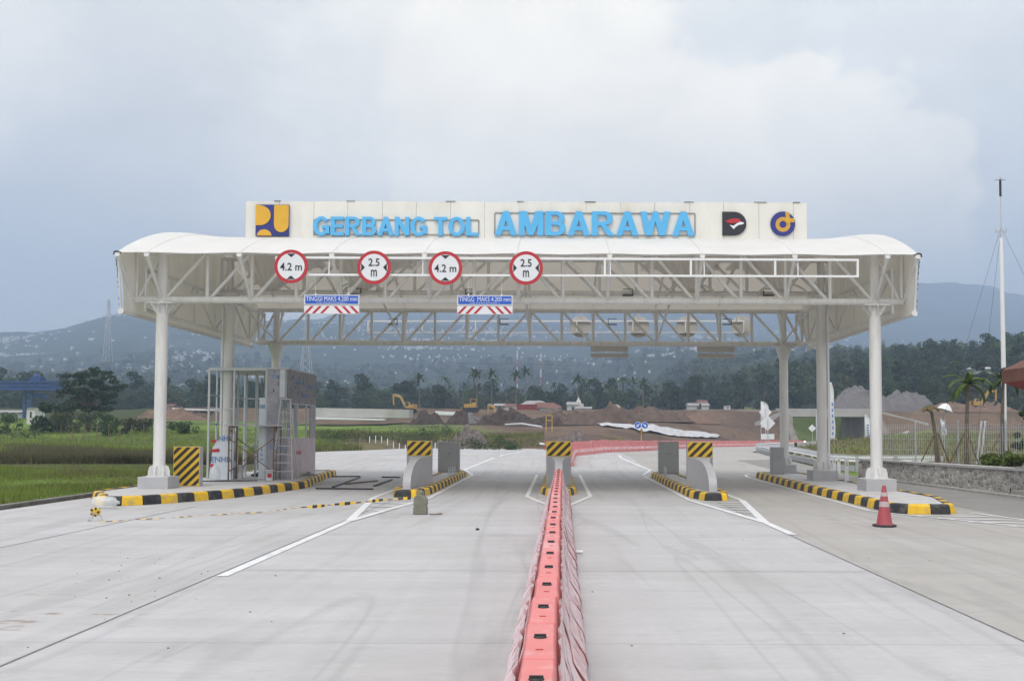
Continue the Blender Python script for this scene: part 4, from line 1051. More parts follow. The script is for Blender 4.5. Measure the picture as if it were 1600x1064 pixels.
text('film_print', 'E\nN\nH', 'film_blue', fs_, (BXm - .13, BY0 - .045, 1.2), .10, .5, .004, .01)
mb = MB(); mb.box((BX1 - .22, BY0 - .03, 4.02), (.20, .02, 1.1)); mb.build('film_strip', 'film_white', booth)
text('film_print', 'ENHR', 'film_blue', booth, (BX1 - .42, BY0 - .031, 4.30), .42, .16, .004, .01)
text('film_print', 'ENHR', 'film_blue', booth, (BXm + .45, BY0 - .031, 1.50), .52, .20, .004, .01)
text('film_print', 'ENHR', 'film_blue', booth, (BX1 + .031, BY0 + 1.5, 4.12), 1.1, .17, .004, .01, face='side')
text('film_print', 'ENHR', 'film_blue', booth, (BX1 + .031, BY0 + 2.6, 3.62), 1.1, .17, .004, .01, face='side')
text('film_print', 'ENHR', 'film_blue', booth, (BX1 + .031, BY0 + 3.5, 4.02), .9, .15, .004, .01, face='side')
text('film_print', 'ENHR', 'sign_red', booth, (BX1 + .031, BY0 + 1.6, 1.25), 1.0, .15, .004, .01, face='side')
mb = MB()
for k in range(26):
    mb.box((BX1 + .028, BY0 + .2 + (BY1 - BY0 - .4) * random.random(), 3.35 + 1.15 * random.random()), (.006, .04, random.uniform(.03, .16)))
for k in range(10): mb.box((BXm + .05 + .8 * random.random(), BY0 - .028, 3.5 + 1.0 * random.random()), (.03, .006, random.uniform(.03, .2)))
mb.build('sealant_mark', 'dark', booth)
# loose filmed board leaning by the frame
mb = MB(); y = 38.9; x0, x1 = P(327, 700, y).x, P(364, 700, y).x
mb.prism([(x0, y, .24), (x1, y, .24), (x1, y + .15, 2.02), (x0 + .42, y + .15, 1.93), (x0 + .1, y + .1, 1.5)], (0, .05, 0))
b_ = solo(mb, 'cladding_board', 'film_white', 'pale filmed board printed ENHR, standing behind the striped crash block', 'board')
ORG[b_.name] = b_.location.copy()
for yy, txt, ww in ((1.02, 'ENHR', .78), (1.84, 'NHR', .52)):
    text('film_print', txt, 'film_blue', b_, (x1 - .08 - ww / 2, y - .0 + (yy - .24) * .085 - .012, yy), ww, .22, .006, .015)
mb = MB()
for z_, w_ in ((1.30, .34), (1.66, .18), (.72, .12)): mb.prism([(x0 + .05, y + (z_ - .24) * .085 - .012, z_), (x0 + .05 + w_, y + (z_ - .24) * .085 - .012, z_ + .02), (x0 + .05 + w_ * .9, y + (z_ - .24) * .085 - .012, z_ + .15), (x0 + .02, y + (z_ - .24) * .085 - .012, z_ + .10)], (0, -.005, 0))
mb.build('red_print', 'sign_red', b_)
# scaffold
sx0, sx1, sy = -12.72, -10.98, 38.55; sd = .95; sz = 2.30
sc_ = thing('scaffold', 'rusty tubular scaffold with cross braces and a plank deck, in front of the booth frame', 'scaffold', ((sx0 + sx1) / 2, sy, .24))
for x in (sx0, sx1):
    mb = MB()
    for y in (sy, sy + sd): mb.tube((x, y, .24), (x, y, sz), .032, n=8)
    for z in (.62, 1.0, 1.38, 1.76, 2.14): mb.tube((x, sy, z), (x, sy + sd * (.38 if z > .9 else 1), z), .016, n=6)
    mb.tube((x, sy + sd * .38, .24), (x, sy + sd * .38, sz), .018, n=6); mb.tube((x, sy, sz), (x, sy + sd, sz), .024, n=8)
    mb.build('end_frame', 'rust', sc_)
for y in (sy - .02, sy + sd + .02):
    mb = MB(); mb.tube((sx0, y, .55), (sx1, y, 1.85), .018, n=6); mb.tube((sx0, y, 1.85), (sx1, y, .55), .018, n=6); mb.build('cross_brace', 'rust', sc_)
mb = MB()
for k in range(4): mb.box(((sx0 + sx1) / 2 + random.uniform(-.08, .08), sy + .12 + .235 * k, sz + .045), (sx1 - sx0 + .5, .22, .04))
mb.build('deck_plank', 'slab', sc_)
# ladder
lx, ly = P(440, 700, 39.0).x, 38.75
ld = thing('step_ladder', 'tall aluminium step ladder standing against the cladded booth front', 'ladder', (lx, ly, .24))
apex = Vector((lx + .1, ly + .35, 3.35))
mb = MB()
for s_ in (-1, 1): mb.bar((lx - .26 + s_ * .0 + (s_ + 1) * .39, ly - .1, .25), apex + Vector((s_ * .17, 0, 0)), .035, .07)
for k in range(1, 9):
    t = k / 9.5; a = Vector((lx - .26, ly - .1, .25)).lerp(apex + Vector((-.17, 0, 0)), t); c = Vector((lx + .52, ly - .1, .25)).lerp(apex + Vector((.17, 0, 0)), t); mb.bar(a, c, .08, .03)
mb.build('climbing_side', 'alu', ld)
mb = MB()
for s_ in (-1, 1): mb.bar((lx + .15 + s_ * .42, ly + .62, .25), apex + Vector((s_ * .17, .06, -.02)), .03, .05)
mb.bar((lx - .2, ly + .57, .9), (lx + .5, ly + .57, .9), .025, .03); mb.box(apex + Vector((0, .03, .03)), (.46, .22, .04)); mb.build('back_leg', 'alu', ld)
# site clutter
def bucket(x, y, r, h, label, mt='cloth_white'):
    t = thing('bucket', label, 'bucket', (x, y, .24)); mb = MB(); mb.lathe((x, y, .24), [(r * .85, 0), (r, h), (r * 1.06, h), (r * 1.06, h + .03), (r * .95, h + .03), (r * .8, .05)], 20); mb.build('pail', mt, t)
    mb = MB(); mb.path([(x + r * 1.05 * math.cos(a), y - .02, .24 + h - .05 - r * 1.0 * math.sin(a) * .8) for a in np.linspace(0, PI, 12)], .008, 5); mb.build('handle', 'dark', t); return t
b1 = bucket(P(422, 735, 38.6).x, 38.6, .17, .36, 'white paint bucket with a red smear beside the ladder foot')
mb = MB(); p_ = P(422, 735, 38.6); mb.box((p_.x + .03, 38.43, .42), (.16, .012, .14)); mb.build('smear', 'sign_red', b1)
bucket(P(375, 738, 39.6).x, 39.6, .14, .5, 'narrow white drum standing under the scaffold')
mb = MB(); x, y = P(336.5, 720, 37.6).x, 37.6
mb.lathe((x, y, .25), [(.17, 0), (.2, .03), (.2, .30), (.17, .42), (.07, .58), (.04, .62), (.04, .68)], 20); jug = solo(mb, 'water_jug', 'bottle_clear', 'clear upright water jug in front of the printed board', 'jug')
random.seed(5)
for k, (px, py, lab) in enumerate([(408, 744, 'dark heap of rubble under the filmed strip of the booth'), (462, 741, 'brown heap of scrap on the island beside the booth side panel'), (480, 744, 'small grey rubble heap at the right tip of the booth island')]):
    g = G(px, py, .24); mb = MB()
    for q in range(26):
        a, rr = random.random() * 2 * PI, random.random() ** .6 * .32; sz_ = random.uniform(.03, .10)
        mb.box((g.x + rr * math.cos(a) * 1.3, g.y + rr * math.sin(a), .25 + sz_ * .4 + max(0, .16 - rr * .5) * random.random()), (sz_ * 1.4, sz_, sz_ * .9), 0, Matrix.Rotation(random.random() * 3, 3, (random.random(), random.random(), 1)))
    mb.box((g.x, g.y, .255), (.5, .35, .05))
    solo(mb, 'rubble_heap', 'rust' if k == 1 else 'dark' if k == 0 else 'concrete_wall', lab, 'rubble')
mb = MB(); g = G(352, 752, .24)
mb.bar(g + Vector((-1.2, -.3, .02)), g + Vector((.9, .2, .02)), .12, .03); mb.bar(g + Vector((-.5, .25, .02)), g + Vector((1.1, .35, .02)), .1, .03)
solo(mb, 'plank', 'dark', 'dark planks lying on the island in front of the printed board', 'plank')
# formwork bars left on the paving behind the booth
def lane_bar(a, c, w, label, mt='dark'):
    mb = MB(); A, B = G(*a), G(*c); mb.bar(A + Vector((0, 0, .03)), B + Vector((0, 0, .03)), w * .62, .05); solo(mb, 'steel_bar', mt, label, 'bar')
lane_bar((497, 745.5), (563, 745), .16, 'long dark bar on the paving, farthest of those right of the booth')
lane_bar((597, 746), (625, 746.5), .16, 'short dark bar lying beside the nose of the left narrow island')
lane_bar((520, 762), (562, 746.5), .14, 'slanting dark bar on the paving right of the booth')
lane_bar((585, 760), (612, 750), .16, 'slanting dark bar nearest the left narrow island nose')
lane_bar((494, 764), (583, 765), .22, 'long dark bar on the paving nearest the booth island kerb')
lane_bar((540, 757), (590, 752), .1, 'thin dark bar crossing the middle of the paving right of the booth', 'rust')
# kerb-side bottle, tape roll, tape, jerrycan, litter
g = G(171, 793); mb = MB(); mb.lathe((g.x, g.y - .3, .17), [(.03, -.34), (.15, -.31), (.165, -.25), (.165, .2), (.14, .28), (.05, .34), (.045, .40)], 20, axis='X')
solo(mb, 'water_jug', 'bottle_clear', 'translucent water jug lying on its side against the left kerb nose', 'jug')
g = G(149, 814); t = thing('tape_roll', 'roll of yellow and black tape on a small wire stand', 'tape roll', g)
mb = MB(); mb.lathe((g.x, g.y, .22), [(.045, -.05), (.10, -.05), (.105, 0), (.10, .05), (.045, .05)], 20, axis='Y'); mb.build('roll', 'stripe_yellow', t)
mb = MB()
for k in range(5): a = k * 1.26; mb.box((g.x + .085 * math.cos(a), g.y - .055, .22 + .085 * math.sin(a)), (.05, .012, .045), 0, Matrix.Rotation(-a, 3, 'Y'))
mb.build('black_band', 'stripe_black', t)
mb = MB()
for s_ in (-1, 1): mb.path([(g.x - .13, g.y + s_ * .08, .012), (g.x - .10, g.y + s_ * .08, .10), (g.x, g.y + s_ * .07, .22), (g.x + .10, g.y + s_ * .08, .10), (g.x + .13, g.y + s_ * .08, .012)], .009, 6)
mb.tube((g.x - .15, g.y - .09, .012), (g.x - .15, g.y + .09, .012), .009, n=6); mb.tube((g.x, g.y - .09, .22), (g.x, g.y + .09, .22), .012, n=6); mb.build('wire_stand', 'galv', t)
A, B, C_ = G(153, 816, .02), G(470, 796.5, .02), G(640, 778, .24); mb = MB(); N = 66; pts = []
for i in range(N + 1):
    u = i / N; p = A.lerp(B, u / .62) if u < .62 else B.lerp(C_, (u - .62) / .38)
    p = p + Vector((.06 * math.sin(u * 40), .05 * math.sin(u * 23), 0)); p.z = .03 + (.0 if u < .5 else .22 * (u - .5) / .5)
    pts.append(p)
for i in range(N):
    a, c = pts[i], pts[i + 1]; w = Vector((0, .035 if i < 40 else .015, .008 if i < 40 else .045)); tw = .6 + .4 * math.sin(i * .9)
    mb.add([a - w * tw, c - w * tw, c + w * tw, a + w * tw], [(0, 1, 2, 3)], i % 2)
solo(mb, 'caution_tape', ['stripe_yellow', 'stripe_black'], 'yellow and black caution tape stretched low over the paving on the left', 'tape')
g = G(657, 803.5); t = thing('jerrycan', 'worn olive grey jerrycan holding down the caution tape', 'jerrycan', g)
mb = MB(); w, d, h = .36, .24, .46
prof = [(-w / 2, 0), (w / 2, 0), (w / 2, .19), (w / 2 - .03, .22), (w / 2, .25), (w / 2 - .0, .40), (w / 2 - .08, .49), (-w / 2 + .10, .53), (-w / 2 + .02, .44), (-w / 2, .25), (-w / 2 + .03, .22), (-w / 2, .19)]
mb.prism([(g.x + x, g.y - d / 2, g.z + z) for x, z in prof], (0, d, 0)); mb.build('can', 'jerrycan', t, bevel=.025)
mb = MB(); mb.path([(g.x - .10, g.y, g.z + .52), (g.x - .09, g.y, g.z + .62), (g.x + .05, g.y, g.z + .60), (g.x + .09, g.y, g.z + .48)], .022, 8); mb.lathe((g.x + .0, g.y, g.z + .5), [(.05, 0), (.05, .10), (.03, .14)], 12); mb.build('handle', 'jerrycan', t)
g = G(681, 804); mb = MB(); mb.box((g.x, g.y, .014), (.30, .10, .02), 0, Matrix.Rotation(.3, 3, 'Z')); mb.box((g.x + .1, g.y + .06, .02), (.10, .08, .03), 0, Matrix.Rotation(1.1, 3, 'Z')); solo(mb, 'wood_scrap', 'wood', 'brown scrap lying right of the jerrycan', 'scrap')
g = G(746, 828); mb = MB(); mb.lathe(g, [(.035, 0), (.05, .02), (.03, .042), (.012, .05)], 7, smooth=False); solo(mb, 'stone', 'dark', 'small dark stone on the paving in front of the barrier island', 'stone')
g = G(905, 865); t = thing('crushed_can', 'crushed white drink can lying right of the barrier row', 'can', g)
mb = MB(); mb.lathe(g + Vector((0, 0, .035)), [(.02, -.07), (.033, -.06), (.026, -.01), (.034, .03), (.030, .06), (.02, .068)], 12, axis='X'); mb.build('can', 'cloth_white', t)
mb = MB(); mb.lathe(g + Vector((-.07, .01, .02)), [(.02, -.1), (.018, .04)], 8, axis='X'); mb.build('label_band', 'dark', t)
random.seed(21); k = 0; mb = MB()
for k in range(46):
    px, py = random.uniform(60, 1500), random.uniform(800, 1045)
    if k < 26: px, py = random.gauss(190, 60), random.gauss(915, 45)
    g = G(px, max(py, 790)); s_ = random.uniform(.006, .019)
    if abs(g.x + .1) < .5: continue
    mb.lathe(g + Vector((0, 0, .0)), [(s_, 0), (s_ * .9, s_ * .4), (s_ * .3, s_ * .7)], 6, smooth=False)
o = solo(mb, 'gravel_crumbs', 'rust', 'loose mud crumbs and grit scattered over the paving', 'grit', kind='stuff')

# ------------------------------------------------------------------ right side: wall, fence, palms, mast
wa, wb, we = Vector((14.55, 44.2, 0)), Vector((16.0, 35.4, 0)), Vector((18.2, 22, 0))
wall = thing('stone_wall', 'low rubble stone retaining wall with a pale mortar coping, right of the outer road', 'wall', (15.3, 40, 0))
mb = MB(); pts = [Vector((13.9, 46.4, 0)), wa, wb, we]
for a, c in zip(pts[:-1], pts[1:]):
    n_ = 16; dirv = (c - a).normalized(); nrm = Vector((dirv.y, -dirv.x, 0)) * 1
    if nrm.x < 0: nrm = -nrm
    def fn(u, v, a=a, c=c, nrm=nrm):
        p = a.lerp(c, u); return p + nrm * (.14 * v + .02 * vnoise(u * 60, v * 20, 3)) + Vector((0, 0, -.05 + .88 * v))
    mb.grid(lambda u, v: tuple(fn(u, v)), 60, 8)
mb.build('stone_face', 'stone', wall)
mb = MB()
for a, c in zip(pts[:-1], pts[1:]):
    d_ = (c - a).normalized(); nrm = Vector((-d_.y, d_.x, 0)); nrm = nrm if nrm.x > 0 else -nrm
    mb.bar(a + nrm * .33 + Vector((0, 0, .865)), c + nrm * .33 + Vector((0, 0, .865)), .5, .09)
mb.build('coping', 'slab', wall)
mb = MB(); sp_ = P(1592, 750, 35.0); st = thing('steps', 'grey concrete steps at the right picture edge beside the stone wall', 'steps', (16.3, 34.2, 0))
mb = MB()
for k in range(4): mb.box((16.75 + .17 * k, 33.9 - .0 * k, .08 + .16 * k), (.9 + .3 * (3 - k), 1.9 - .1 * k, .16))
mb.build('tread', 'concrete_wall', st, bevel=.01)
mb = MB(); mb.prism([(16.15, 35.05, 0), (16.15, 35.05, .95), (16.4, 35.05, .97), (17.2, 35.05, 1.35), (17.2, 35.05, 0)], (0, .22, 0)); mb.build('cheek_wall', 'concrete_wall', st)
# planted bank behind the wall
mb = MB()
def bank(u, v):
    p = Vector((13.9, 46.4, 0)).lerp(wb, u / .55) if u < .55 else wb.lerp(we, (u - .55) / .45)
    e = Vector((18, 54, 0)).lerp(Vector((40, 40, 0)), u); q = p.lerp(e, v)
    z1 = float(zground(q.x, q.y)); return (q.x + .25 * (1 - v), q.y, .84 * (1 - v) + (max(z1, .4) + .03) * v + .10 * math.sin(v * PI) * (1 + .5 * vnoise(q.x * 3, q.y * 3, 2)))
mb.grid(bank, 40, 24)
bk = mb.build('bank', 'leaf_olive', None); bk.data.materials.clear()
M['bank_soil'] = mat('bank_soil', (.105, .09, .05), .95, 0, .5, 1.6, .5, dirt=(.07, .095, .03), dirt_amt=.9); bk.data.materials.append(M['bank_soil']); tag(bk, kind='structure')
def bankz(x, y): 
    z1 = float(zground(x, y)); return max(z1, .86 if y < 47 else .6)
fa, fb = Vector((14.9, 46.6, .86)), Vector((19.4, 37.4, .86)); fe = Vector((22.4, 31, .86))
fence = thing('mesh_fence', 'tall pale wire mesh fence with slim posts above the stone wall', 'fence', fa)
Lf_ = (fe - fa).length; dv = (fe - fa).normalized()
mb = MB()
for k in range(int(Lf_ / .11)): p = fa + dv * .11 * k; mb.box(p + Vector((0, 0, .85)), (.012, .012, 1.62))
for z in (.06, .5, 1.0, 1.5): mb.bar(fa + Vector((0, .01, z)), fa + dv * Lf_ + Vector((0, .01, z)), .012, .014)
mb.build('wire_mesh', 'galv', fence)
for k in range(int(Lf_ / 2.4) + 1):
    p = fa + dv * 2.4 * k; mb = MB(); mb.tube(p + Vector((0, 0, -.1)), p + Vector((0, 0, 1.78)), .035, n=10); mb.lathe(p + Vector((0, 0, 1.78)), [(.045, 0), (.03, .04)], 10); mb.build('post', 'galv', fence)
# lightning mast
g = P(1570.5, 716, 43.5); g.z = .8
mast = thing('lightning_mast', 'tall slim white mast with a dark finial, held by thin stay wires', 'mast', g)
def mz(py): return P(1571, py, 43.5).z
mb = MB(); mb.path([g, (g.x, g.y, mz(500)), (g.x, g.y, mz(372))], [.105, .095, .075], 14); mb.build('pole', 'white_frame', mast)
mb = MB(); mb.path([(g.x, g.y, mz(372)), (g.x, g.y, mz(352)), (g.x, g.y, mz(307))], [.05, .03, .022], 8); mb.build('spike', 'galv', mast)
mb = MB(); mb.tube((g.x, g.y, mz(307)), (g.x, g.y, mz(282)), .05, n=10); mb.tube((g.x - .22, g.y, mz(281.5)), (g.x + .22, g.y, mz(281.5)), .012, n=6); mb.tube((g.x, g.y, mz(282)), (g.x, g.y, mz(278)), .015, n=6); mb.build('finial', 'dark', mast)
mb = MB()
for dx, dy in ((-2.3, -.6), (2.6, -.8), (.4, 3.0)):
    a = Vector((g.x, g.y, mz(355))); e = Vector((g.x + dx * 1.6, g.y + dy * 1.6, .8)); mb.path([a, a.lerp(e, .25) + Vector((0, 0, -.05)), a.lerp(e, .5) + Vector((0, 0, -.1)), e], .006, 5)
mb.build('stay_wire', 'dark', mast)
for dx in (-.22, .22):
    mb = MB(); mb.tube((g.x + dx * .2, g.y, mz(362)), (g.x + dx, g.y, mz(362)), .012, n=6); mb.lathe((g.x + dx, g.y, mz(364)), [(.03, 0), (.03, .2)], 8); mb.build('bracket', 'galv', mast)
# gatehouse whose eave shows at the edge
gh = thing('gatehouse', 'gatehouse with a red brown hipped roof, only its eave corner showing at the right edge', 'building', (20, 33.5, .8))
ez = P(1565, 598, 34.0); y0_ = 34.0
mb = MB(); a = Vector((ez.x, y0_, ez.z)); W_, D_, ov = 8, 6, 0
b0 = [a + Vector((0, 0, 0)), a + Vector((W_, 0, 0)), a + Vector((W_, -D_, 0)), a + Vector((0, -D_, 0))]; b0[0].y += 0
A0 = [p + Vector((0, 0, .42)) for p in b0]; ridge = [a + Vector((2.4, -D_ / 2, 2.0)), a + Vector((W_ - 2.4, -D_ / 2, 2.0))]
mb.add(A0 + ridge, [(0, 1, 5, 4), (1, 2, 5), (2, 3, 4, 5), (3, 0, 4)], 0)
mb.add(b0 + A0, [(0, 1, 5, 4), (1, 2, 6, 5), (2, 3, 7, 6), (3, 0, 4, 7)], 0)
rf_ = mb.build('roof', 'roof_red', gh)
mb = MB(); ins = [a + Vector(v) for v in ((1.0, -1.0, -.55), (W_ - 1, -1, -.55), (W_ - 1, -D_ + 1, -.55), (1.0, -D_ + 1, -.55))]
mb.add([p + Vector((0.03, -.03, .002)) for p in b0] + ins, [(0, 1, 5, 4), (1, 2, 6, 5), (2, 3, 7, 6), (3, 0, 4, 7), (4, 5, 6, 7)]); mb.build('soffit', 'soffit_red', rf_)
mb = MB(); mb.box((a.x + W_ / 2 + .3, y0_ - D_ / 2, (ez.z - .55 + .6) / 2 + .1), (W_ - 2.6, D_ - 2.2, ez.z - .7)); mb.build('wall', 'house_wall', gh)
mb = MB(); mb.box((a.x + W_ / 2, y0_ - 1.075, 2.2), (1.4, .04, 1.3)); wn = mb.build('window', 'glass_dark', gh)
mb = MB()
for dx in (-.74, .74): mb.box((a.x + W_ / 2 + dx, y0_ - 1.06, 2.2), (.08, .08, 1.46))
for dz in (-.69, .69): mb.box((a.x + W_ / 2, y0_ - 1.06, 2.2 + dz), (1.4, .08, .08))
mb.build('frame', 'white_frame', wn)

# guard rail round the nose of the inner verge
yr = np.concatenate([np.arange(56, 92, 2.0), np.arange(92, 178, 4.0)]); rp = [Vector((float(xrail(y)), y, float(zr(y)))) for y in yr]
end = [Vector((21.0, 55.0, .1)), Vector((18.2, 54.2, .1)), Vector((16.2, 54.6, .08))]
rp = end + rp
gr = thing('guard_rail', 'white and grey crash rail curving round the verge behind the right columns', 'guard rail', rp[0])
mb = MB()
prof = [(0, .34), (-.05, .40), (-.05, .46), (0, .52), (-.05, .58), (-.05, .64), (0, .70)]
for k, (p, nx_) in enumerate(zip(rp[:-1], rp[1:])):
    pass
def swept(path_, prof_):
    N = len(path_); vs = []
    for i in range(N):
        t = (path_[min(i + 1, N - 1)] - path_[max(i - 1, 0)]).normalized(); nn = Vector((-t.y, t.x, 0)).normalized()
        for ox, oz in prof_: vs.append(path_[i] + nn * ox * 1.0 + Vector((0, 0, oz)))
    m_ = len(prof_); return vs, [(i * m_ + j, (i + 1) * m_ + j, (i + 1) * m_ + j + 1, i * m_ + j + 1) for i in range(N - 1) for j in range(m_ - 1)]
vs, fs = swept(rp, [(x * 1.5, z + .12) for x, z in prof]); mb.add(vs, fs, 0, True); mb.build('beam', 'white_frame', gr, fix=False)
for p in rp[:26]:
    mb = MB(); mb.box(p + Vector((.16, 0, .30)), (.14, .12, .90)); mb.build('post', 'galv', gr)
mb = MB(); vs, fs = swept(rp[2:], [(-.10, -.1), (-.10, .22), (-.28, .22), (-.28, -.1)]); mb.add(vs, fs); mb.build('concrete_kerb', 'grey_paint', gr, fix=False)
# pale concrete parapet beyond
pp = [Vector((float(xrail(y)) + 2.5 + (y - 118) * .06, y, float(zground(float(xrail(y)) + 2.5 + (y - 118) * .06, y)))) for y in np.arange(118, 172, 4.0)]
mb = MB(); vs, fs = swept(pp, [(-.2, -.2), (-.16, .85), (.16, .85), (.2, -.2)]); mb.add(vs, fs)
solo(mb, 'parapet', 'house_wall', 'long pale concrete parapet beyond the verge, in front of the underpass', 'parapet')
# ------------------------------------------------------------------ vegetation
r_ = np.random.default_rng(5)
def leaves(cent, rad, n, size, flat=.8, aspect=1.0, shell=.55):
    """n leaf faces scattered through ellipsoidal clumps"""
    cent = np.atleast_2d(cent); rad = np.broadcast_to(np.asarray(rad, float), (len(cent),))
    ci = r_.choice(len(cent), n, p=rad ** 2 / np.sum(rad ** 2))
    d = r_.normal(size=(n, 3)); d /= np.linalg.norm(d, axis=1, keepdims=True)
    rr = (shell + (1 - shell) * r_.random(n) ** .5) * rad[ci]
    c = cent[ci] + d * rr[:, None] * np.array([1, 1, flat])
    nrm = d + r_.normal(size=(n, 3)) * .7; nrm /= np.linalg.norm(nrm, axis=1, keepdims=True)
    t = np.cross(nrm, r_.normal(size=(n, 3))); t /= np.linalg.norm(t, axis=1, keepdims=True); u = np.cross(nrm, t)
    s = size * (.55 + .9 * r_.random(n))[:, None]
    a, b2 = t * s, u * s * aspect
    V = np.stack([c - a, c - b2 * .6, c + a, c + b2 * .6], 1).reshape(-1, 3)
    return V, np.arange(4 * n).reshape(n, 4)
def broad(h=13, w=9, n=520, size=.55, nclump=16, base=.35, flat=.8):
    cl = []; ra = []
    for k in range(nclump):
        a = r_.random() * 2 * PI; z = base + (1 - base) * r_.random(); prof = math.sin(PI * min(1, (z - base) / (1 - base) * .85 + .15)) ** .7
        rr = w / 2 * prof * r_.random() ** .5 * .8; cl.append((rr * math.cos(a), rr * math.sin(a), h * z * .93)); ra.append(w * (.13 + .14 * r_.random()))
    return leaves(np.array(cl), np.array(ra), n, size, flat)
def fronds(h, L, n, droop=1.0, w=.3, seg=5, bend=(0, 0)):
    V = []; Q = []
    for k in range(n):
        a = 2 * PI * k / n + r_.random() * .4; el = -.3 + 1.35 * ((k * 7) % n) / n; p = np.array([bend[0], bend[1], h]); el0 = el
        for s_ in range(seg):
            el = el0 - droop * 1.3 * (s_ / seg) ** 1.3; d = np.array([math.cos(a) * math.cos(el), math.sin(a) * math.cos(el), math.sin(el)])
            q = p + d * L / seg; side = np.array([-math.sin(a), math.cos(a), 0]); wd = w * (1 - .75 * abs((s_ + .5) / seg - .35)); wd2 = w * (1 - .75 * abs((s_ + 1.5) / seg - .35)) * (0.15 if s_ == seg - 1 else 1)
            dn = np.array([0, 0, -.35])
            for sg in (-1, 1):
                o = len(V); V += [p, q, q + (side * sg + dn) * wd2, p + (side * sg + dn) * wd]; Q.append([o, o + 1, o + 2, o + 3])
            p = q
    return np.array(V), np.array(Q)
def cat(parts):
    V = []; Q = []; o = 0
    for v, q in parts: V.append(v); Q.append(q + o); o += len(v)
    return np.concatenate(V), np.concatenate(Q)
def trunk_np(h, r0, r1, n=6, bend=(0, 0)):
    zs_ = np.linspace(0, h, 5); V = []
    for z in zs_:
        t = z / h; rr = r0 + (r1 - r0) * t
        V += [(bend[0] * t * t + rr * math.cos(2 * PI * k / n), bend[1] * t * t + rr * math.sin(2 * PI * k / n), z) for k in range(n)]
    Q = [(i * n + k, i * n + (k + 1) % n, (i + 1) * n + (k + 1) % n, (i + 1) * n + k) for i in range(4) for k in range(n)]
    return np.array(V), np.array(Q)

# the wood: far trees that read as one mass
tmpl = []
for k in range(5): tmpl.append((cat([broad(11 + 1.5 * (k % 3), 7 + 1.5 * (k % 2), 760, .40, 15, .30 if k % 2 else .15), trunk_np(6, .2, .12)]), 'leaf' if k % 2 else 'leaf_dark'))
for k in range(2): tmpl.append((cat([broad(9.5, 8, 620, .42, 14, .2), trunk_np(4, .2, .12)]), 'leaf_olive'))
palm_t = [cat([fronds(12.5 + k, 3.4, 15, .95, .42), trunk_np(12.5 + k, .22, .15)]) for k in range(3)]
parts = []; mi = []; names = ['leaf', 'leaf_dark', 'leaf_olive', 'bark']
def addwood(x, y, s, kind):
    z = float(zground(x, y)) - .6 * s
    (v, q), mt = (palm_t[kind[1]], 'leaf') if kind[0] == 'p' else tmpl[kind[1]]
    a = r_.random() * 6.28; c_, s_ = math.cos(a), math.sin(a); v2 = v @ np.array([[c_, s_, 0], [-s_, c_, 0], [0, 0, 1]]) * np.array([s * (.9 + .3 * r_.random()), s, s]) + np.array([x, y, z])
    parts.append((v2, q)); mi.append(np.full(len(q), names.index(mt)))
for y in (338, 352, 368, 386, 406, 424):
    for x in np.arange(-.60 * y, .50 * y, 5.6):
        xx = x + r_.normal() * 3.0; yy = y + r_.normal() * 6
        if 48 < xx < 72 and yy < 372: continue
        px = 872 + xx / yy * F
        if px > 1000 and yy < 350: pass
        big = .55 + .55 * r_.random() + (.22 if px > 1180 else 0) + (.18 if px < 330 else 0)
        if r_.random() < .15 and 450 < px < 1250: addwood(xx, yy, .75 + .3 * r_.random(), ('p', r_.integers(3)))
        else: addwood(xx, yy, big, ('b', r_.integers(7)))
for y in (282, 296, 312, 326):
    for x in np.arange(.14 * y if y > 300 else 76, .52 * y, 5.4):
        xx = x + r_.normal() * 2; yy = y + r_.normal() * 3
        if xx > 75: addwood(xx, yy, .55 + .4 * r_.random(), ('b', r_.integers(7)))
Vw, Qw = cat(parts)
w = np_mesh('distant_wood', Vw, Qw, names, mi=np.concatenate(mi))
tag(w, 'dense dark green belt of woodland stretching across behind the earthworks', 'woodland', kind='stuff')
# shrubs and trees over the lower hillside, fading into haze
parts = []; mi = []
tb = [broad(9, 9, 70, 1.35, 9, .1) for k in range(4)]
for k in range(2600):
    D = 440 + 1000 * r_.random() ** 1.5; px = -150 + 1950 * r_.random(); x = (px - 872) / F * D; z = float(zhill(px, D)) - .8
    v, q = tb[k % 4]; s = .55 + .8 * r_.random(); parts.append((v * s + np.array([x, D, z]), q)); mi.append(np.full(len(q), k % 3))
Vw, Qw = cat(parts)
tag(np_mesh('hillside_trees', Vw, Qw, ['leaf', 'leaf_dark', 'leaf_olive'], mi=np.concatenate(mi)), 'hazy scattered tree cover on the lower slopes of the hills', 'trees', kind='stuff')
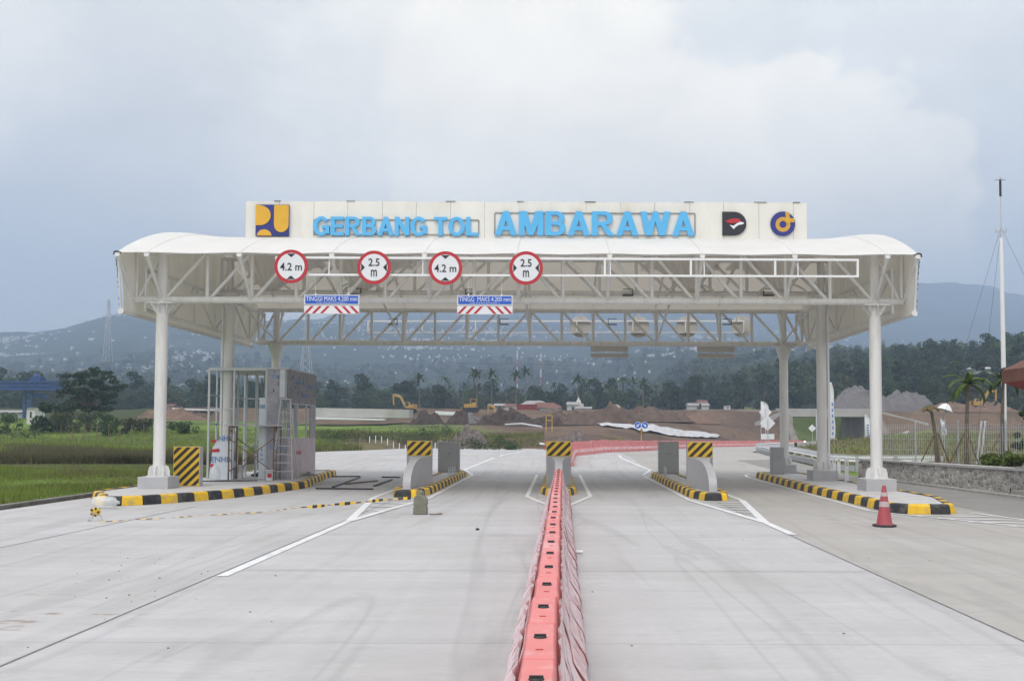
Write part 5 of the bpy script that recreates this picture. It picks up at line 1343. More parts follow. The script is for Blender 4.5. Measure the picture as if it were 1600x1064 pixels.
# town on the slopes: far too many to count
parts = []; mi = []; M['town_wall'] = mat('town_wall', (.52, .50, .48), .8, 0, .45, .05); M['town_roof'] = mat('town_roof', (.30, .17, .13), .8)
cl = [(r_.uniform(-100, 1650), r_.uniform(900, 2600)) for k in range(46)]
bx = np.array([(x, y, z) for z in (0, 1) for x, y in ((-.5, -.5), (.5, -.5), (.5, .5), (-.5, .5))], float); bq = np.array([(3, 2, 1, 0), (4, 5, 6, 7), (0, 1, 5, 4), (1, 2, 6, 5), (2, 3, 7, 6), (3, 0, 4, 7)])
for k in range(1900):
    if k % 4 == 0: px, D = r_.uniform(-150, 1700), 650 + 2000 * r_.random()
    else:
        c = cl[int(len(cl) * r_.random() ** 1.5)]; px, D = c[0] + r_.normal() * 34, c[1] + r_.normal() * 30
    if D < 600: continue
    x = (px - 872) / F * D; z = float(zhill(px, D)); sc_f = (D / 1200) ** .7 * .38
    w_, d_, h_ = r_.uniform(3, 6) * (1 + (r_.random() < .06) * 2.0) * sc_f, 9, r_.uniform(2.5, 5.5) * sc_f
    parts.append((bx * np.array([w_, d_, h_ + 3]) + np.array([x, D, z - 2]), bq)); mi.append(np.where(np.arange(6) == 1, 1 if r_.random() < .6 else 0, 0))
Vw, Qw = cat(parts)
tag(np_mesh('hillside_town', Vw, Qw, ['town_wall', 'town_roof'], mi=np.concatenate(mi)), 'pale specks of town houses scattered over the hazy hillside', 'town', kind='stuff')

# ---- single trees
def tree_thing(name, p, label, cat_, crown_vq, mt, h, r0, limbs=(), group=None, bend=(0, 0)):
    t = thing(name, label, cat_, p, group)
    mb = MB(); mb.path([Vector(p) + Vector((bend[0] * u * u, bend[1] * u * u, h * u - .1)) for u in np.linspace(0, 1, 6)], [r0 * (1.15 - .65 * u) for u in np.linspace(0, 1, 6)], 8)
    for a, b2, rr in limbs:
        a, b2 = Vector(a), Vector(b2); mid_ = a.lerp(b2, .5) + Vector((0, 0, .06 * (b2 - a).length)); mb.path([Vector(p) + a, Vector(p) + mid_, Vector(p) + b2], [rr, rr * .7, rr * .35], 6)
    mb.build('trunk', 'palm_bark' if 'palm' in name else 'bark', t)
    v, q = crown_vq; o = np_mesh('crown', v, q, [mt], t); return t
# the wide flat-topped tree on the left
p = atY(138, 148); sc0 = 148 / F
def lv(px, py): return ((px - 138) * sc0, (py - 653) * -sc0 + (653 - 653))
cl = []; ra = []; lim = []
tiers = [(150, 566, 2.0), (128, 570, 2.1), (104, 571, 1.5), (172, 575, 1.6), (116, 582, 2.2), (146, 582, 2.4), (170, 590, 2.0), (184, 586, 1.3), (106, 594, 1.8), (130, 596, 2.2), (156, 600, 2.0), (176, 602, 1.6), (96, 596, 1.2), (120, 616, 2.0), (136, 622, 2.2), (150, 624, 1.8), (126, 606, 2.0), (164, 608, 1.6), (140, 608, 1.6), (160, 614, 1.3), (112, 606, 1.2), (152, 572, 1.2), (165, 566, 1.0)]
for px, py, rr in tiers:
    x = (px - 138) * sc0; z = (655 - py) * sc0
    for k in range(3):
        y = r_.normal() * 1.5; cl.append((x + r_.normal() * .35, y, z + r_.normal() * .15)); ra.append(rr * .46)
    lim.append(((0, 0, 3.2), (x * .8, r_.normal() * 1.0, z - .4), .13))
tree_thing('umbrella_tree', p, 'large dark tree with a wide layered flat top on the left, beyond the meadow', 'tree', leaves(np.array(cl), np.array(ra), 8000, .15, .50), 'leaf_dark', 5.6, .30, lim)
random.seed(9)
def bush(px, Y, hpx, wpx, mt, name, label, cat_='bush', group=None, n=900, size=.16, zoff=0):
    p = atY(px, Y); h = hpx * Y / F; w_ = wpx * Y / F
    cl = [(r_.normal() * w_ * .24, r_.normal() * w_ * .2, h * (.12 + .72 * r_.random())) for k in range(18)]
    lim = [((0, 0, .1), c, max(.02, h * .012)) for c in cl[:9]]
    return tree_thing(name, p, label, cat_, leaves(np.array(cl), np.array([w_ * .17] * 18), n, size, .85), mt, h * .45, max(.03, h * .025), lim, group)
bush(88, 140, 50, 62, 'leaf_dark', 'broadleaf_tree', 'dense dark rounded tree just left of the flat-topped tree', 'tree', n=2600, size=.17)
bush(66, 136, 30, 34, 'leaf_dark', 'broadleaf_tree', 'small dark rounded tree beside the blue gantry legs', 'tree', n=1200, size=.16)
for px, h_, w_, mt, lab in ((105, 34, 42, 'leaf_olive', 'olive shrub in front of the dark rounded tree'), (138, 36, 44, 'leaf_olive', 'olive brown shrub below the flat-topped tree'), (168, 38, 40, 'leaf', 'green shrub right of the flat-topped tree trunk'), (196, 30, 36, 'leaf_olive', 'olive shrub left of the front left column'), (222, 26, 34, 'leaf_olive', 'low shrub just left of the front left column'), (10, 36, 44, 'leaf', 'bushy green shrub at the left picture edge'), (286, 22, 40, 'leaf', 'low green shrub right of the front left column')):
    bush(px, 128 + r_.random() * 8, h_, w_, mt, 'shrub', lab, n=1300, size=.13)
def banana(px, Y, hpx, label):
    p = atY(px, Y); h = hpx * Y / F; return tree_thing('banana_plant', p, label, 'plant', fronds(h * .45, h * .75, 9, .9, .22, 5), 'leaf', h * .5, .09)
banana(42, 122, 34, 'broad leaved banana plant in front of the blue gantry leg'); banana(24, 124, 26, 'broad leaved banana plant near the left picture edge'); banana(55, 120, 24, 'small banana plant below the blue gantry')
# trees standing clear of the wood on the right skyline and along its front edge
tk = {}
random.seed(3)
def clear_tree(px, Y, hpx, wpx, label, mt='leaf_dark', kind='r'):
    p = atY(px, Y); h, w_ = hpx * Y / F, wpx * Y / F
    if kind == 'p':
        return tree_thing('coconut_palm', p, label, 'palm', fronds(h, 3.6, 17, .95, .45), mt, h, .2, group='palms in the wood')
    if kind == 'u': vq = broad(h, w_, 900, .42, 16, .55, .5)
    else: vq = broad(h, w_, 1100, .45, 18, .22)
    lim = [((0, 0, h * .3), (r_.normal() * w_ * .2, r_.normal() * w_ * .2, h * (.5 + .3 * r_.random())), .14) for k in range(6)]
    return tree_thing('broadleaf_tree', p, label, 'tree', vq, mt, h * .7, .26, lim, 'single trees standing out from the wood')
for a in ((1158, 330, 76, 40, 'tall tree with twin feathery tops left of the right rear column', 'leaf_dark', 'r'), (1196, 322, 84, 46, 'tall dark tree against the right rear column', 'leaf_dark', 'r'), (1228, 326, 78, 44, 'tall dark tree behind the right rear column', 'leaf', 'r'), (1128, 326, 58, 46, 'rounded dark tree left of the twin-topped tree', 'leaf_dark', 'r'),
          (1090, 322, 60, 46, 'dark wide crown above the distant hut with the pale roof', 'leaf_dark', 'u'), (1045, 324, 54, 44, 'dark rounded crown near the middle of the wood', 'leaf_dark', 'r'), (1408, 300, 92, 26, 'tree with a small round top on the skyline just right of the front right column', 'leaf_dark', 'u'), (1346, 300, 88, 30, 'tree with a round top on the skyline just left of the front right column', 'leaf_dark', 'r'),
          (1450, 296, 84, 40, 'broad crown on the skyline above the gravel pile', 'leaf_dark', 'r'), (1490, 296, 84, 36, 'broad crown on the skyline left of the white mast', 'leaf', 'r'), (1535, 300, 92, 34, 'dark crown on the skyline beside the white mast', 'leaf_dark', 'u'), (1594, 300, 108, 40, 'tallest dark crown on the skyline at the right picture edge', 'leaf_dark', 'u'),
          (1320, 285, 58, 40, 'pale olive tree in the wood left of the front right column', 'leaf_olive', 'r'), (1395, 280, 56, 40, 'mid green tree low in the wood right of the gravel pile', 'leaf', 'r'), (1520, 282, 58, 38, 'olive tree low in the wood left of the distant long roof', 'leaf_olive', 'r'), (690, 322, 46, 26, 'dark round crown in the wood right of the left excavator', 'leaf_dark', 'r'),
          (745, 318, 58, 0, 'coconut palm rising above the wood over the small bulldozer', 'leaf', 'p'), (768, 324, 60, 0, 'coconut palm rising above the wood over the half hidden excavator', 'leaf', 'p'), (806, 326, 58, 0, 'coconut palm above the white house', 'leaf', 'p'), (821, 320, 62, 0, 'tallest coconut palm above the red hoarding', 'leaf', 'p'), (655, 326, 56, 0, 'coconut palm above the dark soil heap', 'leaf', 'p'), (1005, 324, 50, 0, 'coconut palm right of the thatched hut', 'leaf', 'p'), (902, 322, 54, 0, 'coconut palm above the brown roofed houses', 'leaf', 'p')):
    clear_tree(*a)
# roadside planting on the left of the far paving
random.seed(13)
def weed(px, Y, hpx, wpx, mt, label, name='weed_clump'):
    return bush(px, Y, hpx, wpx, mt, name, label, 'plant', n=700, size=.085)
for px, Y, h_, w_, mt, lab in ((712, 112, 14, 40, 'leaf_olive', 'weedy green clump left of the middle of the far paving edge'), (742, 110, 22, 46, 'leaf', 'tall weedy clump beside the grey rubble mound'), (775, 108, 24, 44, 'leaf', 'tall weedy clump at the far paving edge, right of the rubble mound'), (800, 106, 17, 30, 'leaf', 'small weedy clump nearest the striped middle block'),
                                (600, 122, 22, 56, 'leaf', 'low green hedge clump behind the white stakes, left end'), (634, 124, 26, 60, 'leaf', 'low green hedge clump behind the white stakes, middle'), (668, 126, 26, 56, 'leaf', 'low green hedge clump behind the white stakes, right end'), (560, 116, 20, 60, 'leaf_olive', 'olive weeds right of the booth, near the paving'), (520, 112, 22, 56, 'leaf', 'green weeds just right of the booth'), (700, 136, 16, 50, 'leaf', 'green weeds above the grey rubble mound')):
    weed(px, Y, h_, w_, mt, lab)
for k in range(14):
    px = 578 + 9.3 * k; p = atY(px, 114 + .25 * k); mb = MB(); hh = .55 + .35 * r_.random(); mb.box(p + Vector((0, 0, hh / 2)), (.09, .08, hh)); mb.prism([p + Vector((-.045, -.04, hh)), p + Vector((.045, -.04, hh)), p + Vector((0, -.04, hh + .07))], (0, .08, 0))
    solo(mb, 'plant_stake', 'cloth_white', 'short white stake in the row before the green hedge right of the booth', 'stake', 'white stakes by the hedge')
# wire fence in the meadow
fp = [atY(px, 112) for px in np.linspace(96, 262, 10)]
t = thing('wire_fence', 'thin wire fence on dark posts crossing the left meadow', 'fence', fp[0])
for p in fp:
    mb = MB(); mb.tube(p, p + Vector((.04 * r_.normal(), 0, 2.0)), .05, .04, n=6); mb.build('post', 'wood', t)
mb = MB()
for z in (.7, 1.3, 1.9):
    for a, b2 in zip(fp[:-1], fp[1:]): mb.tube(a + Vector((0, 0, z)), b2 + Vector((0, 0, z)), .012, n=5)
mb.build('wire', 'dark', t)
# meadow grass and reeds as blades
def blades(name, xy, h, wd, mats, mi, label, cat_):
    n = len(xy); z = zground(xy[:, 0], xy[:, 1]); a = r_.random(n) * 2 * PI; hh = h * (.5 + r_.random(n)); lean = r_.normal(size=(n, 2)) * hh[:, None] * .3
    base = np.stack([xy[:, 0], xy[:, 1], z - .02], 1); off = np.stack([np.cos(a) * wd, np.sin(a) * wd, 0 * a], 1); tip = base + np.stack([lean[:, 0], lean[:, 1], hh], 1)
    V = np.stack([base - off, base + off, tip], 1).reshape(-1, 3); o = np_mesh(name, V, np.arange(3 * n).reshape(n, 3), mats, mi=mi); return tag(o, label, cat_, kind='stuff')
def region(n, y0, y1, px0, px1, xmax=None, p=1.0):
    y = y0 * (y1 / y0) ** r_.random(n); px = px0 + (px1 - px0) * r_.random(n); x = (px - 872) / F * y
    k = np.ones(n, bool) if xmax is None else x < np.interp(y, [0, 55, 78, 122], xmax)
    return np.stack([x, y], 1)[k]
xm = [-15.75, -15.75, -19.9, -19]
a = region(60000, 27, 60, -120, 330, xm); a = a[(r_.random(len(a)) < np.clip((-15.7 - a[:, 0]) / 2.2, .06, 1))]
b2 = region(26000, 84, 150, -60, 560, xm)
xy = np.concatenate([a, b2]); blades('meadow_grass', xy, np.where(xy[:, 1] < 60, .20, .28) * np.clip(1 + .7 * fbm(xy[:, 0], xy[:, 1], 4, 3, 4), .3, 2), np.where(xy[:, 1] < 60, .016, .045), ['grass_leaf', 'dry_leaf'], (r_.random(len(xy)) < np.clip(.12 + .4 * fbm(xy[:, 0], xy[:, 1], 5, 4, 8), .02, .8)).astype(int), 'bright green grass of the meadow on the left', 'grass')
xy = region(24000, 57, 83, -80, 400, xm); xy = xy + np.stack([0 * xy[:, 0], 6 * fbm(xy[:, 0], xy[:, 1], 22, 3, 9)], 1); xy = xy[xy[:, 0] < np.interp(xy[:, 1], [0, 55, 78, 122], xm)]; blades('reed_belt', xy, np.full(len(xy), .55), np.full(len(xy), .03), ['reed_leaf', 'dry_leaf'], (r_.random(len(xy)) < .2).astype(int), 'brown belt of reeds between the two green strips of meadow', 'reeds')
xy = np.concatenate([region(16000, 76, 100, 440, 720, [-15.3, -15.3, -19.5, -19]), region(9000, 122, 140, 480, 850)]); blades('dry_verge_grass', xy, np.full(len(xy), .55), np.full(len(xy), .035), ['dry_leaf', 'grass_leaf', 'reed_leaf'], r_.integers(0, 3, len(xy)), 'dry yellowish grass along the far left edge of the paving', 'grass')
y = 40 + 110 * r_.random(16000); x = xrail(y) + 1.0 + r_.random(16000) * np.where(y < 70, 30, 45); k = (y > 55) | (x > 19); xy = np.stack([x, y], 1)[k]
blades('verge_grass', xy, np.full(len(xy), .38), np.full(len(xy), .03), ['dry_leaf', 'grass_leaf', 'reed_leaf'], r_.integers(0, 3, len(xy)), 'patchy grass on the verge behind the right columns and the mesh fence', 'grass')
# young palms and shrubs on the planted bank
def bp(px, Y): d = ray(px, 700); x = d.x * Y / d.y; return Vector((x, Y, .80))
def young_palm(px, Y, top_py, label, mt, L=1.1, nf=9, droop=1.0, bend=0, stakes=True, bare=False):
    p = bp(px, Y); h = P(px, top_py, Y).z - p.z
    t = thing('young_palm', label, 'palm', p, 'young palms on the bank')
    mb = MB(); mb.path([p + Vector((bend * u * u, 0, h * u)) for u in np.linspace(0, 1, 7)], [.10 - .045 * u for u in np.linspace(0, 1, 7)], 10); mb.build('trunk', 'palm_bark', t)
    v, q = fronds(h, L, nf, droop, .16, 6, (bend, 0)); np_mesh('crown', v, q, [mt], t)
    if stakes:
        for a in (.5, 2.6, 4.6):
            mb = MB(); mb.tube(p + Vector((.75 * math.cos(a), .6 * math.sin(a), -.05)), p + Vector((.06 * math.cos(a), .06 * math.sin(a), 1.35)), .03, n=6); mb.build('support_stake', 'wood', t)
    return t
young_palm(1464, 42.5, 632, 'young palm with a thin brown tuft, leftmost on the bank', 'dry_leaf', .55, 7, .7, -.28)
young_palm(1510, 42.0, 598, 'young palm with yellow green fronds arching right, middle of the bank', 'leaf_bright', 1.35, 10, 1.5, .12)
young_palm(1566, 41.5, 590, 'young palm with dark fronds right against the white mast', 'leaf', 1.1, 10, 1.3, .1)
for px, w_, h_, lab in ((1556, 46, 20, 'low leafy shrub at the foot of the bank palms, left of the mast'), (1588, 40, 24, 'low leafy shrub behind the coping at the right picture edge'), (1600, 40, 90, 'tall loose bush at the right edge below the red brown eave')):
    Y = 38.4 if h_ < 50 else 43; p = bp(px, Y); w2, h2 = w_ * Y / F, h_ * Y / F
    cl = [(r_.normal() * w2 * .3, r_.normal() * .25, h2 * (.2 + .7 * r_.random())) for k in range(16)]
    tree_thing('shrub', p, lab, 'bush', leaves(np.array(cl), np.array([w2 * .15] * 16), 1100 if h_ < 50 else 1500, .055, .8), 'leaf_bright' if h_ < 50 else 'leaf', h2 * .4, .02, [((0, 0, 0), c, .012) for c in cl[:8]])
for k, (px, Y) in enumerate(((1526, 43.2), (1532, 43.6))):
    p = bp(px, Y); mb = MB(); mb.tube(p, (p.x + .35, p.y + .3, P(px + 12, 660, Y).z), .035, n=8); mb.tube((p.x + .35, p.y + .3, P(px + 12, 660, Y).z), (p.x + .37, p.y + .3, P(px + 12, 658, Y).z), .05, n=8)
    solo(mb, 'white_pole', 'cloth_white', 'slanting white pole behind the middle palm, %s of the pair' % ('left' if k == 0 else 'right'), 'pole')

# ------------------------------------------------------------------ earthworks, plant and village
def mound(px, Y, hpx, wpx, mt, label, name='earth_mound', depth=None, seed=0, zadd=0, peak=1.0, sharp=.30):
    p = atY(px, Y); p.z += zadd; h, w_ = hpx * Y / F * .9, wpx * Y / F * 1.12; d = depth or w_ * .6; mb = MB()
    def fn(u, v):
        a = 2 * PI * u; r = v; x, y = w_ / 2 * r * math.cos(a), d / 2 * r * math.sin(a)
        e = (1 - r ** 2.6) ** 1.1 * (1 + sharp * float(fbm(x + seed * 9, y + 40 + seed, max(1.2, w_ * .2), 4, seed))) + .13 * (1 - r ** 2) * float(fbm(x + seed * 3, y, max(1.0, w_ * .16), 4, seed + 3)) + .07 * float(fbm(x, y, .8, 3, seed)) * (1 - r ** 3)
        return (p.x + x * (1 + .12 * math.sin(3 * a + seed)), p.y + y, p.z - .25 * r + h * max(e, -.05))
    mb.grid(fn, 150, 48); return solo(mb, name, mt, label, 'mound', 'heaps of the earthworks', at=p)
M['soil_dark'] = mat('soil_dark', (.062, .045, .036), .95, 0, .4, .9, .6)
M['soil_brown'] = mat('soil_brown', (.115, .080, .060), .95, 0, .35, .8, .6, dirt=(.07, .052, .042))
M['soil_red'] = mat('soil_red', (.17, .11, .08), .95, 0, .3, .7, .5)
M['rubble'] = mat('rubble', (.155, .125, .115), .95, 0, .45, 2.2, .9, dirt=(.09, .075, .07))
M['gravel_grey'] = mat('gravel_grey', (.165, .155, .155), .95, 0, .15, 2.5, .3)
M['grassy_soil'] = mat('grassy_soil', (.11, .10, .045), .95, 0, .35, .8, .5, dirt=(.15, .11, .08), dirt_amt=.7)
mound(665, 192, 16, 56, 'soil_dark', 'black soil heap below the left excavator', seed=1)
mound(720, 186, 14, 60, 'soil_dark', 'dark soil heap left of the white house', seed=2)
mound(792, 184, 25, 96, 'soil_dark', 'largest dark soil heap, in front of the white house', seed=3)
mound(850, 180, 14, 70, 'soil_dark', 'low dark soil heap sloping down right of the largest heap', seed=4)
mound(895, 196, 22, 110, 'soil_brown', 'brown soil heap in front of the brown roofed houses', seed=5)
mound(948, 190, 23, 120, 'soil_brown', 'brown soil heap in front of the thatched hut', seed=6)
mound(1015, 200, 16, 130, 'soil_brown', 'long brown soil heap left of the red cut slope', seed=7)
mound(1070, 203, 14, 110, 'soil_red', 'reddish soil heap above the white sheeting', seed=17)
mound(735, 186, 12, 46, 'gravel_grey', 'pale grey gravel heap under the half hidden excavator', 'gravel_pile', seed=8, zadd=.6)
mound(722, 124, 27, 78, 'rubble', 'purple grey rubble mound behind the left grey cabinet', seed=9, sharp=.4)
mound(905, 112, 26, 96, 'rubble', 'stony rubble mound behind the middle striped block', seed=10, sharp=.4)
mound(955, 116, 20, 96, 'grassy_soil', 'grassy earth bank just behind the far pink barriers', seed=11)
mound(865, 116, 10, 60, 'soil_brown', 'low brown heap with cut pipes left of the stony mound', seed=12)
mound(1345, 236, 33, 110, 'gravel_grey', 'big grey gravel pile on the embankment, left part behind the front right column', 'gravel_pile', seed=13, sharp=.12)
mound(1412, 240, 31, 90, 'gravel_grey', 'big grey gravel pile on the embankment, right of the front right column', 'gravel_pile', seed=14, sharp=.15)
mound(262, 196, 18, 110, 'soil_red', 'red brown soil heap behind the front left column', seed=15)
mound(330, 200, 13, 80, 'soil_brown', 'brown soil heap seen through the booth frame', seed=16)
mound(1520, 226, 14, 150, 'soil_red', 'reddish soil rise under the right excavator', seed=18)
# white sheeting and pale concrete slab in the works
def drape(name, pts, n, mt, label, cat_, lift=.50, wav=.14):
    mb = MB()
    def fn(u, v):
        top = [hit(*q) for q in pts[0]]; return None
    T, B = [hit(*q) for q in pts[0]], [hit(*q) for q in pts[1]]
    def lerp_l(Ls, u):
        s_ = u * (len(Ls) - 1); i = min(int(s_), len(Ls) - 2); return Ls[i].lerp(Ls[i + 1], s_ - i)
    def f2(u, v):
        p = lerp_l(B, u).lerp(lerp_l(T, u), v); z = max(float(zground(p.x, p.y)), p.z - .3) + lift + wav * float(vnoise(p.x * 1.2, p.y * .8, 1.5, 3)) ; return (p.x, p.y, z)
    mb.grid(f2, 60, 14); return solo(mb, name, mt, label, cat_)
drape('white_sheeting', [[(930, 664), (1000, 667), (1060, 674), (1126, 683)], [(940, 667), (1000, 676), (1050, 683), (1118, 687)]], 0, 'sheet_grey', 'long white sheeting laid on the slope above the far pink barriers', 'sheeting', .30, .10)
def slope_slab(px0, px1, Y, z0py, z1py, mt, label, name='concrete_slab'):
    a, b2 = P(px0, z0py, Y), P(px1, z0py + 2, Y); c, d_ = P(px0, z1py, Y), P(px1, z1py + 3, Y); mb = MB(); mb.prism([a, b2, d_, c], (0, 5, 0)); return solo(mb, name, mt, label, 'slab', bevel=.05)
slope_slab(488, 640, 197, 651.5, 637.0, 'concrete_wall', 'long pale concrete slope below the left excavator')
slope_slab(486, 600, 194, 655, 651.5, 'cloth_white', 'narrow white kerb strip below the pale concrete slope', 'kerb_strip')
slope_slab(680, 735, 198, 648, 642, 'cloth_white', 'white sheeting strip right of the black soil heap', 'sheeting')
slope_slab(262, 330, 199, 640, 637, 'cloth_white', 'narrow white strip behind the booth frame, on the embankment', 'sheeting')
# box culvert
cu = thing('underpass', 'pale concrete box underpass with splayed wing walls through the embankment', 'bridge', (59.7, 220, -.8))
mb = MB(); zt = P(1300, 640.5, 219).z; zb = P(1300, 651, 219).z
mb.box((59.7, 225.5, (zt + zb) / 2), (22.5, 13, zt - zb)); mb.build('deck', 'concrete_wall', cu)
mb = MB(); mb.box((59.7, 219.1, zt + .12), (23.5, .3, .25)); mb.build('edge_beam', 'slab', cu)
for s_ in (-1, 1):
    x = 59.7 + s_ * 8.6; mb = MB(); mb.box((x, 225.5, (zb - 1) / 2 - .0), (1.0, 12.9, zb + 1.0)); mb.build('abutment', 'concrete_wall', cu)
    mb = MB(); x0 = x + s_ * .5; x1 = x0 + s_ * 9.2
    mb.prism([(x0, 219.0, -1.2), (x1, 209.5, -1.2), (x1, 209.5, 3.9), (x0 + s_ * 2.2, 216.8, zt - .5), (x0, 219.0, zt - .02)], (0, .5, 0)); mb.build('wing_wall', 'concrete_wall', cu)
# machines
def excavator(p, yaw, s, label, boom=1, reach=(0.0, 0.0)):
    t = thing('excavator', label, 'excavator', (0, 0, 0), 'excavators')
    for y in (-1, 1):
        mb = MB(); pr = [(-1.9, .25), (-1.6, 0), (1.6, 0), (1.95, .3), (1.95, .6), (1.6, .85), (-1.6, .85), (-1.9, .6)]; mb.prism([(x, y * 1.05 - .3, z) for x, z in pr], (0, .6, 0)); mb.build('track', 'dark', t, bevel=.04)
    mb = MB(); mb.box((-.5, 0, 1.65), (3.0, 2.5, 1.15)); mb.box((-1.75, 0, 1.6), (.7, 2.5, 1.3)); mb.lathe((0, 0, .8), [(.8, 0), (.8, .3)], 20); mb.tube((-1.0, .6, 2.2), (-1.0, .6, 2.6), .08); mb.build('body', 'yellow_machine', t, bevel=.06)
    mb = MB(); mb.prism([(-.2, .35, 1.1), (1.1, .35, 1.1), (1.25, .35, 1.9), (1.0, .35, 2.9), (-.2, .35, 2.95)], (0, .95, 0)); cb = mb.build('cab', 'yellow_machine', t, bevel=.05)
    mb = MB(); mb.prism([(.0, .34, 1.75), (1.1, .34, 1.75), (.92, .34, 2.8), (.0, .34, 2.8)], (0, -.015, 0)); mb.build('window', 'glass_dark', cb); mb = MB(); mb.prism([(.0, 1.31, 1.75), (1.1, 1.31, 1.75), (.92, 1.31, 2.8), (.0, 1.31, 2.8)], (0, .015, 0)); mb.build('window', 'glass_dark', cb)
    def beam(pts, w, name):
        mb = MB()
        mb.prism([(x, -.2, z) for x, z in pts], (0, .4, 0)); return mb.build(name, 'yellow_machine', t, bevel=.03)
    dx, dz = reach
    beam([(.9, 1.5), (1.4, 1.4), (3.0 + dx, 4.2 + dz), (5.2 + dx, 4.9 + dz), (5.2 + dx, 5.25 + dz), (2.7 + dx, 4.9 + dz)], .4, 'boom')
    beam([(4.9 + dx, 5.5 + dz), (5.4 + dx, 5.3 + dz), (5.2 + dx, 1.9 + dz), (4.85 + dx, 1.9 + dz)], .35, 'stick')
    mb = MB(); mb.prism([(5.3 + dx, -.45, 2.1 + dz), (5.35 + dx, -.45, 1.1 + dz), (4.7 + dx, -.45, .6 + dz), (4.2 + dx, -.45, .9 + dz), (4.8 + dx, -.45, 1.3 + dz), (4.9 + dx, -.45, 2.1 + dz)], (0, .9, 0)); mb.build('bucket', 'dark', t)
    mb = MB(); mb.tube((1.5, 0, 1.3), (2.9 + dx, 0, 3.9 + dz), .09); mb.tube((2.9 + dx, 0, 5.0 + dz), (4.9 + dx, 0, 5.5 + dz), .08); mb.build('ram', 'galv', t)
    t.location = p; t.rotation_euler = (0, 0, yaw); t.scale = (s, s, s); return t
p = atY(640, 214); excavator(Vector((p.x, p.y, p.z + .2)), PI - .1, .70, 'yellow excavator with raised arm on the pale concrete slope at the left')
p = atY(782, 212); p.z -= 1.1; excavator(p, PI * .78, .70, 'yellow excavator half hidden by soil heaps, its arm upright near the white house')
p = atY(1526, 222); excavator(Vector((p.x, p.y, p.z + .6)), .0, .78, 'yellow excavator with its arm reaching up right, beside the white mast', reach=(.5, .3))
# bulldozer
p = atY(736, 216); t = thing('bulldozer', 'small yellow bulldozer parked on the embankment before the wood', 'bulldozer', p)
for y in (-.9, .9):
    mb = MB(); mb.prism([(p.x + x, p.y + y - .25, p.z + z) for x, z in ((-1.6, .2), (-1.3, 0), (1.3, 0), (1.6, .2), (1.6, .6), (1.2, .85), (-1.2, .85), (-1.6, .6))], (0, .5, 0)); mb.build('track', 'dark', t)
mb = MB(); mb.box((p.x - .2, p.y, p.z + 1.15), (2.6, 1.3, .9)); mb.build('body', 'yellow_machine', t, bevel=.06)
mb = MB(); mb.box((p.x + .5, p.y, p.z + 2.7), (1.4, 1.3, .10)); mb.box((p.x + .6, p.y, p.z + 1.75), (.7, 1.0, .4)); 
for dx in (-.1, 1.1):
    for dy in (-.55, .55): mb.box((p.x + dx, p.y + dy, p.z + 2.1), (.1, .1, 1.15))
mb.build('cab', 'yellow_machine', t); mb = MB(); mb.prism([(p.x - 2.0, p.y - 1.4, p.z), (p.x - 1.85, p.y - 1.4, p.z), (p.x - 1.95, p.y - 1.4, p.z + .5), (p.x - 1.75, p.y - 1.4, p.z + 1.0), (p.x - 2.0, p.y - 1.4, p.z + 1.0)], (0, 2.8, 0)); mb.build('blade', 'yellow_machine', t)
def house(px, Y, wpx, hpx, rpx, wallm, roofm, label, d=7, hip=False, zadd=0):
    p = atY(px, Y); p.z += zadd; k = Y / F; w_, h, rh = wpx * k, hpx * k, rpx * k; t = thing('house', label, 'house', p, 'village houses behind the earthworks')
    mb = MB(); mb.box(p + Vector((0, 0, h / 2 - .3)), (w_ * .9, d * .85, h + .6)); mb.build('wall', wallm, t)
    mb = MB(); e = w_ * .5; o = [p + Vector(v) for v in ((-e, -d / 2, h), (e, -d / 2, h), (e, d / 2, h), (-e, d / 2, h))]; rg = e * (.45 if hip else .98); r0 = [p + Vector((-rg, 0, h + rh)), p + Vector((rg, 0, h + rh))]
    mb.add(o + r0, [(0, 1, 5, 4), (1, 2, 5), (2, 3, 4, 5), (3, 0, 4), (3, 2, 1, 0)]); mb.build('roof', roofm, t)
    nw = max(1, int(w_ / 3.5))
    for i in range(nw):
        mb = MB(); x = p.x + (i + .5 - nw / 2) * w_ * .85 / nw; mb.box((x, p.y - d * .425 - .02, p.z + h * .55), (min(1.2, w_ * .2), .06, h * .4)); mb.build('window', 'glass_dark', t)
    return t
house(798, 245, 18, 10, 4, 'house_wall', 'roof_red', 'small white house with a low red roof behind the largest soil heap')
house(812, 258, 22, 10, 6, 'house_wall', 'roof_grey', 'small house with a grey gabled roof right of the white house')
house(781, 262, 18, 14, 4, 'roof_grey', 'roof_grey', 'dark grey shed left of the white house')
house(852, 252, 56, 9, 8, 'house_wall', 'roof_red', 'long house with a low brown roof behind the red hoarding', hip=True)
house(864, 246, 22, 8, 6, 'house_wall', 'roof_red', 'cream house with a brown gable, right end of the brown roofs')
house(835, 275, 50, 12, 8, 'house_wall', 'roof_grey', 'grey roofed hall behind the brown roofs', hip=True)
house(895, 262, 20, 12, 5, 'house_wall', 'roof_grey', 'grey green house beneath the small white spire')
house(912, 254, 26, 7, 3, 'house_wall', 'roof_grey', 'low shed with a pale flat roof left of the thatched hut')
house(1090, 262, 34, 9, 4, 'house_wall', 'roof_grey', 'low house with a pale veranda roof at the foot of the wood')
house(1096, 270, 16, 14, 5, 'house_wall', 'roof_red', 'small house with a steep dark roof behind the veranda house')
house(1136, 258, 9, 6, 1, 'house_wall', 'roof_grey', 'small grey hut right of the veranda house', d=3)
house(15, 205, 60, 10, 4, 'house_wall', 'roof_grey', 'low white building under the blue gantry at the left edge')
house(268, 300, 14, 5, 5, 'house_wall', 'roof_red', 'small house with an orange red roof right of the front left column', zadd=.6)
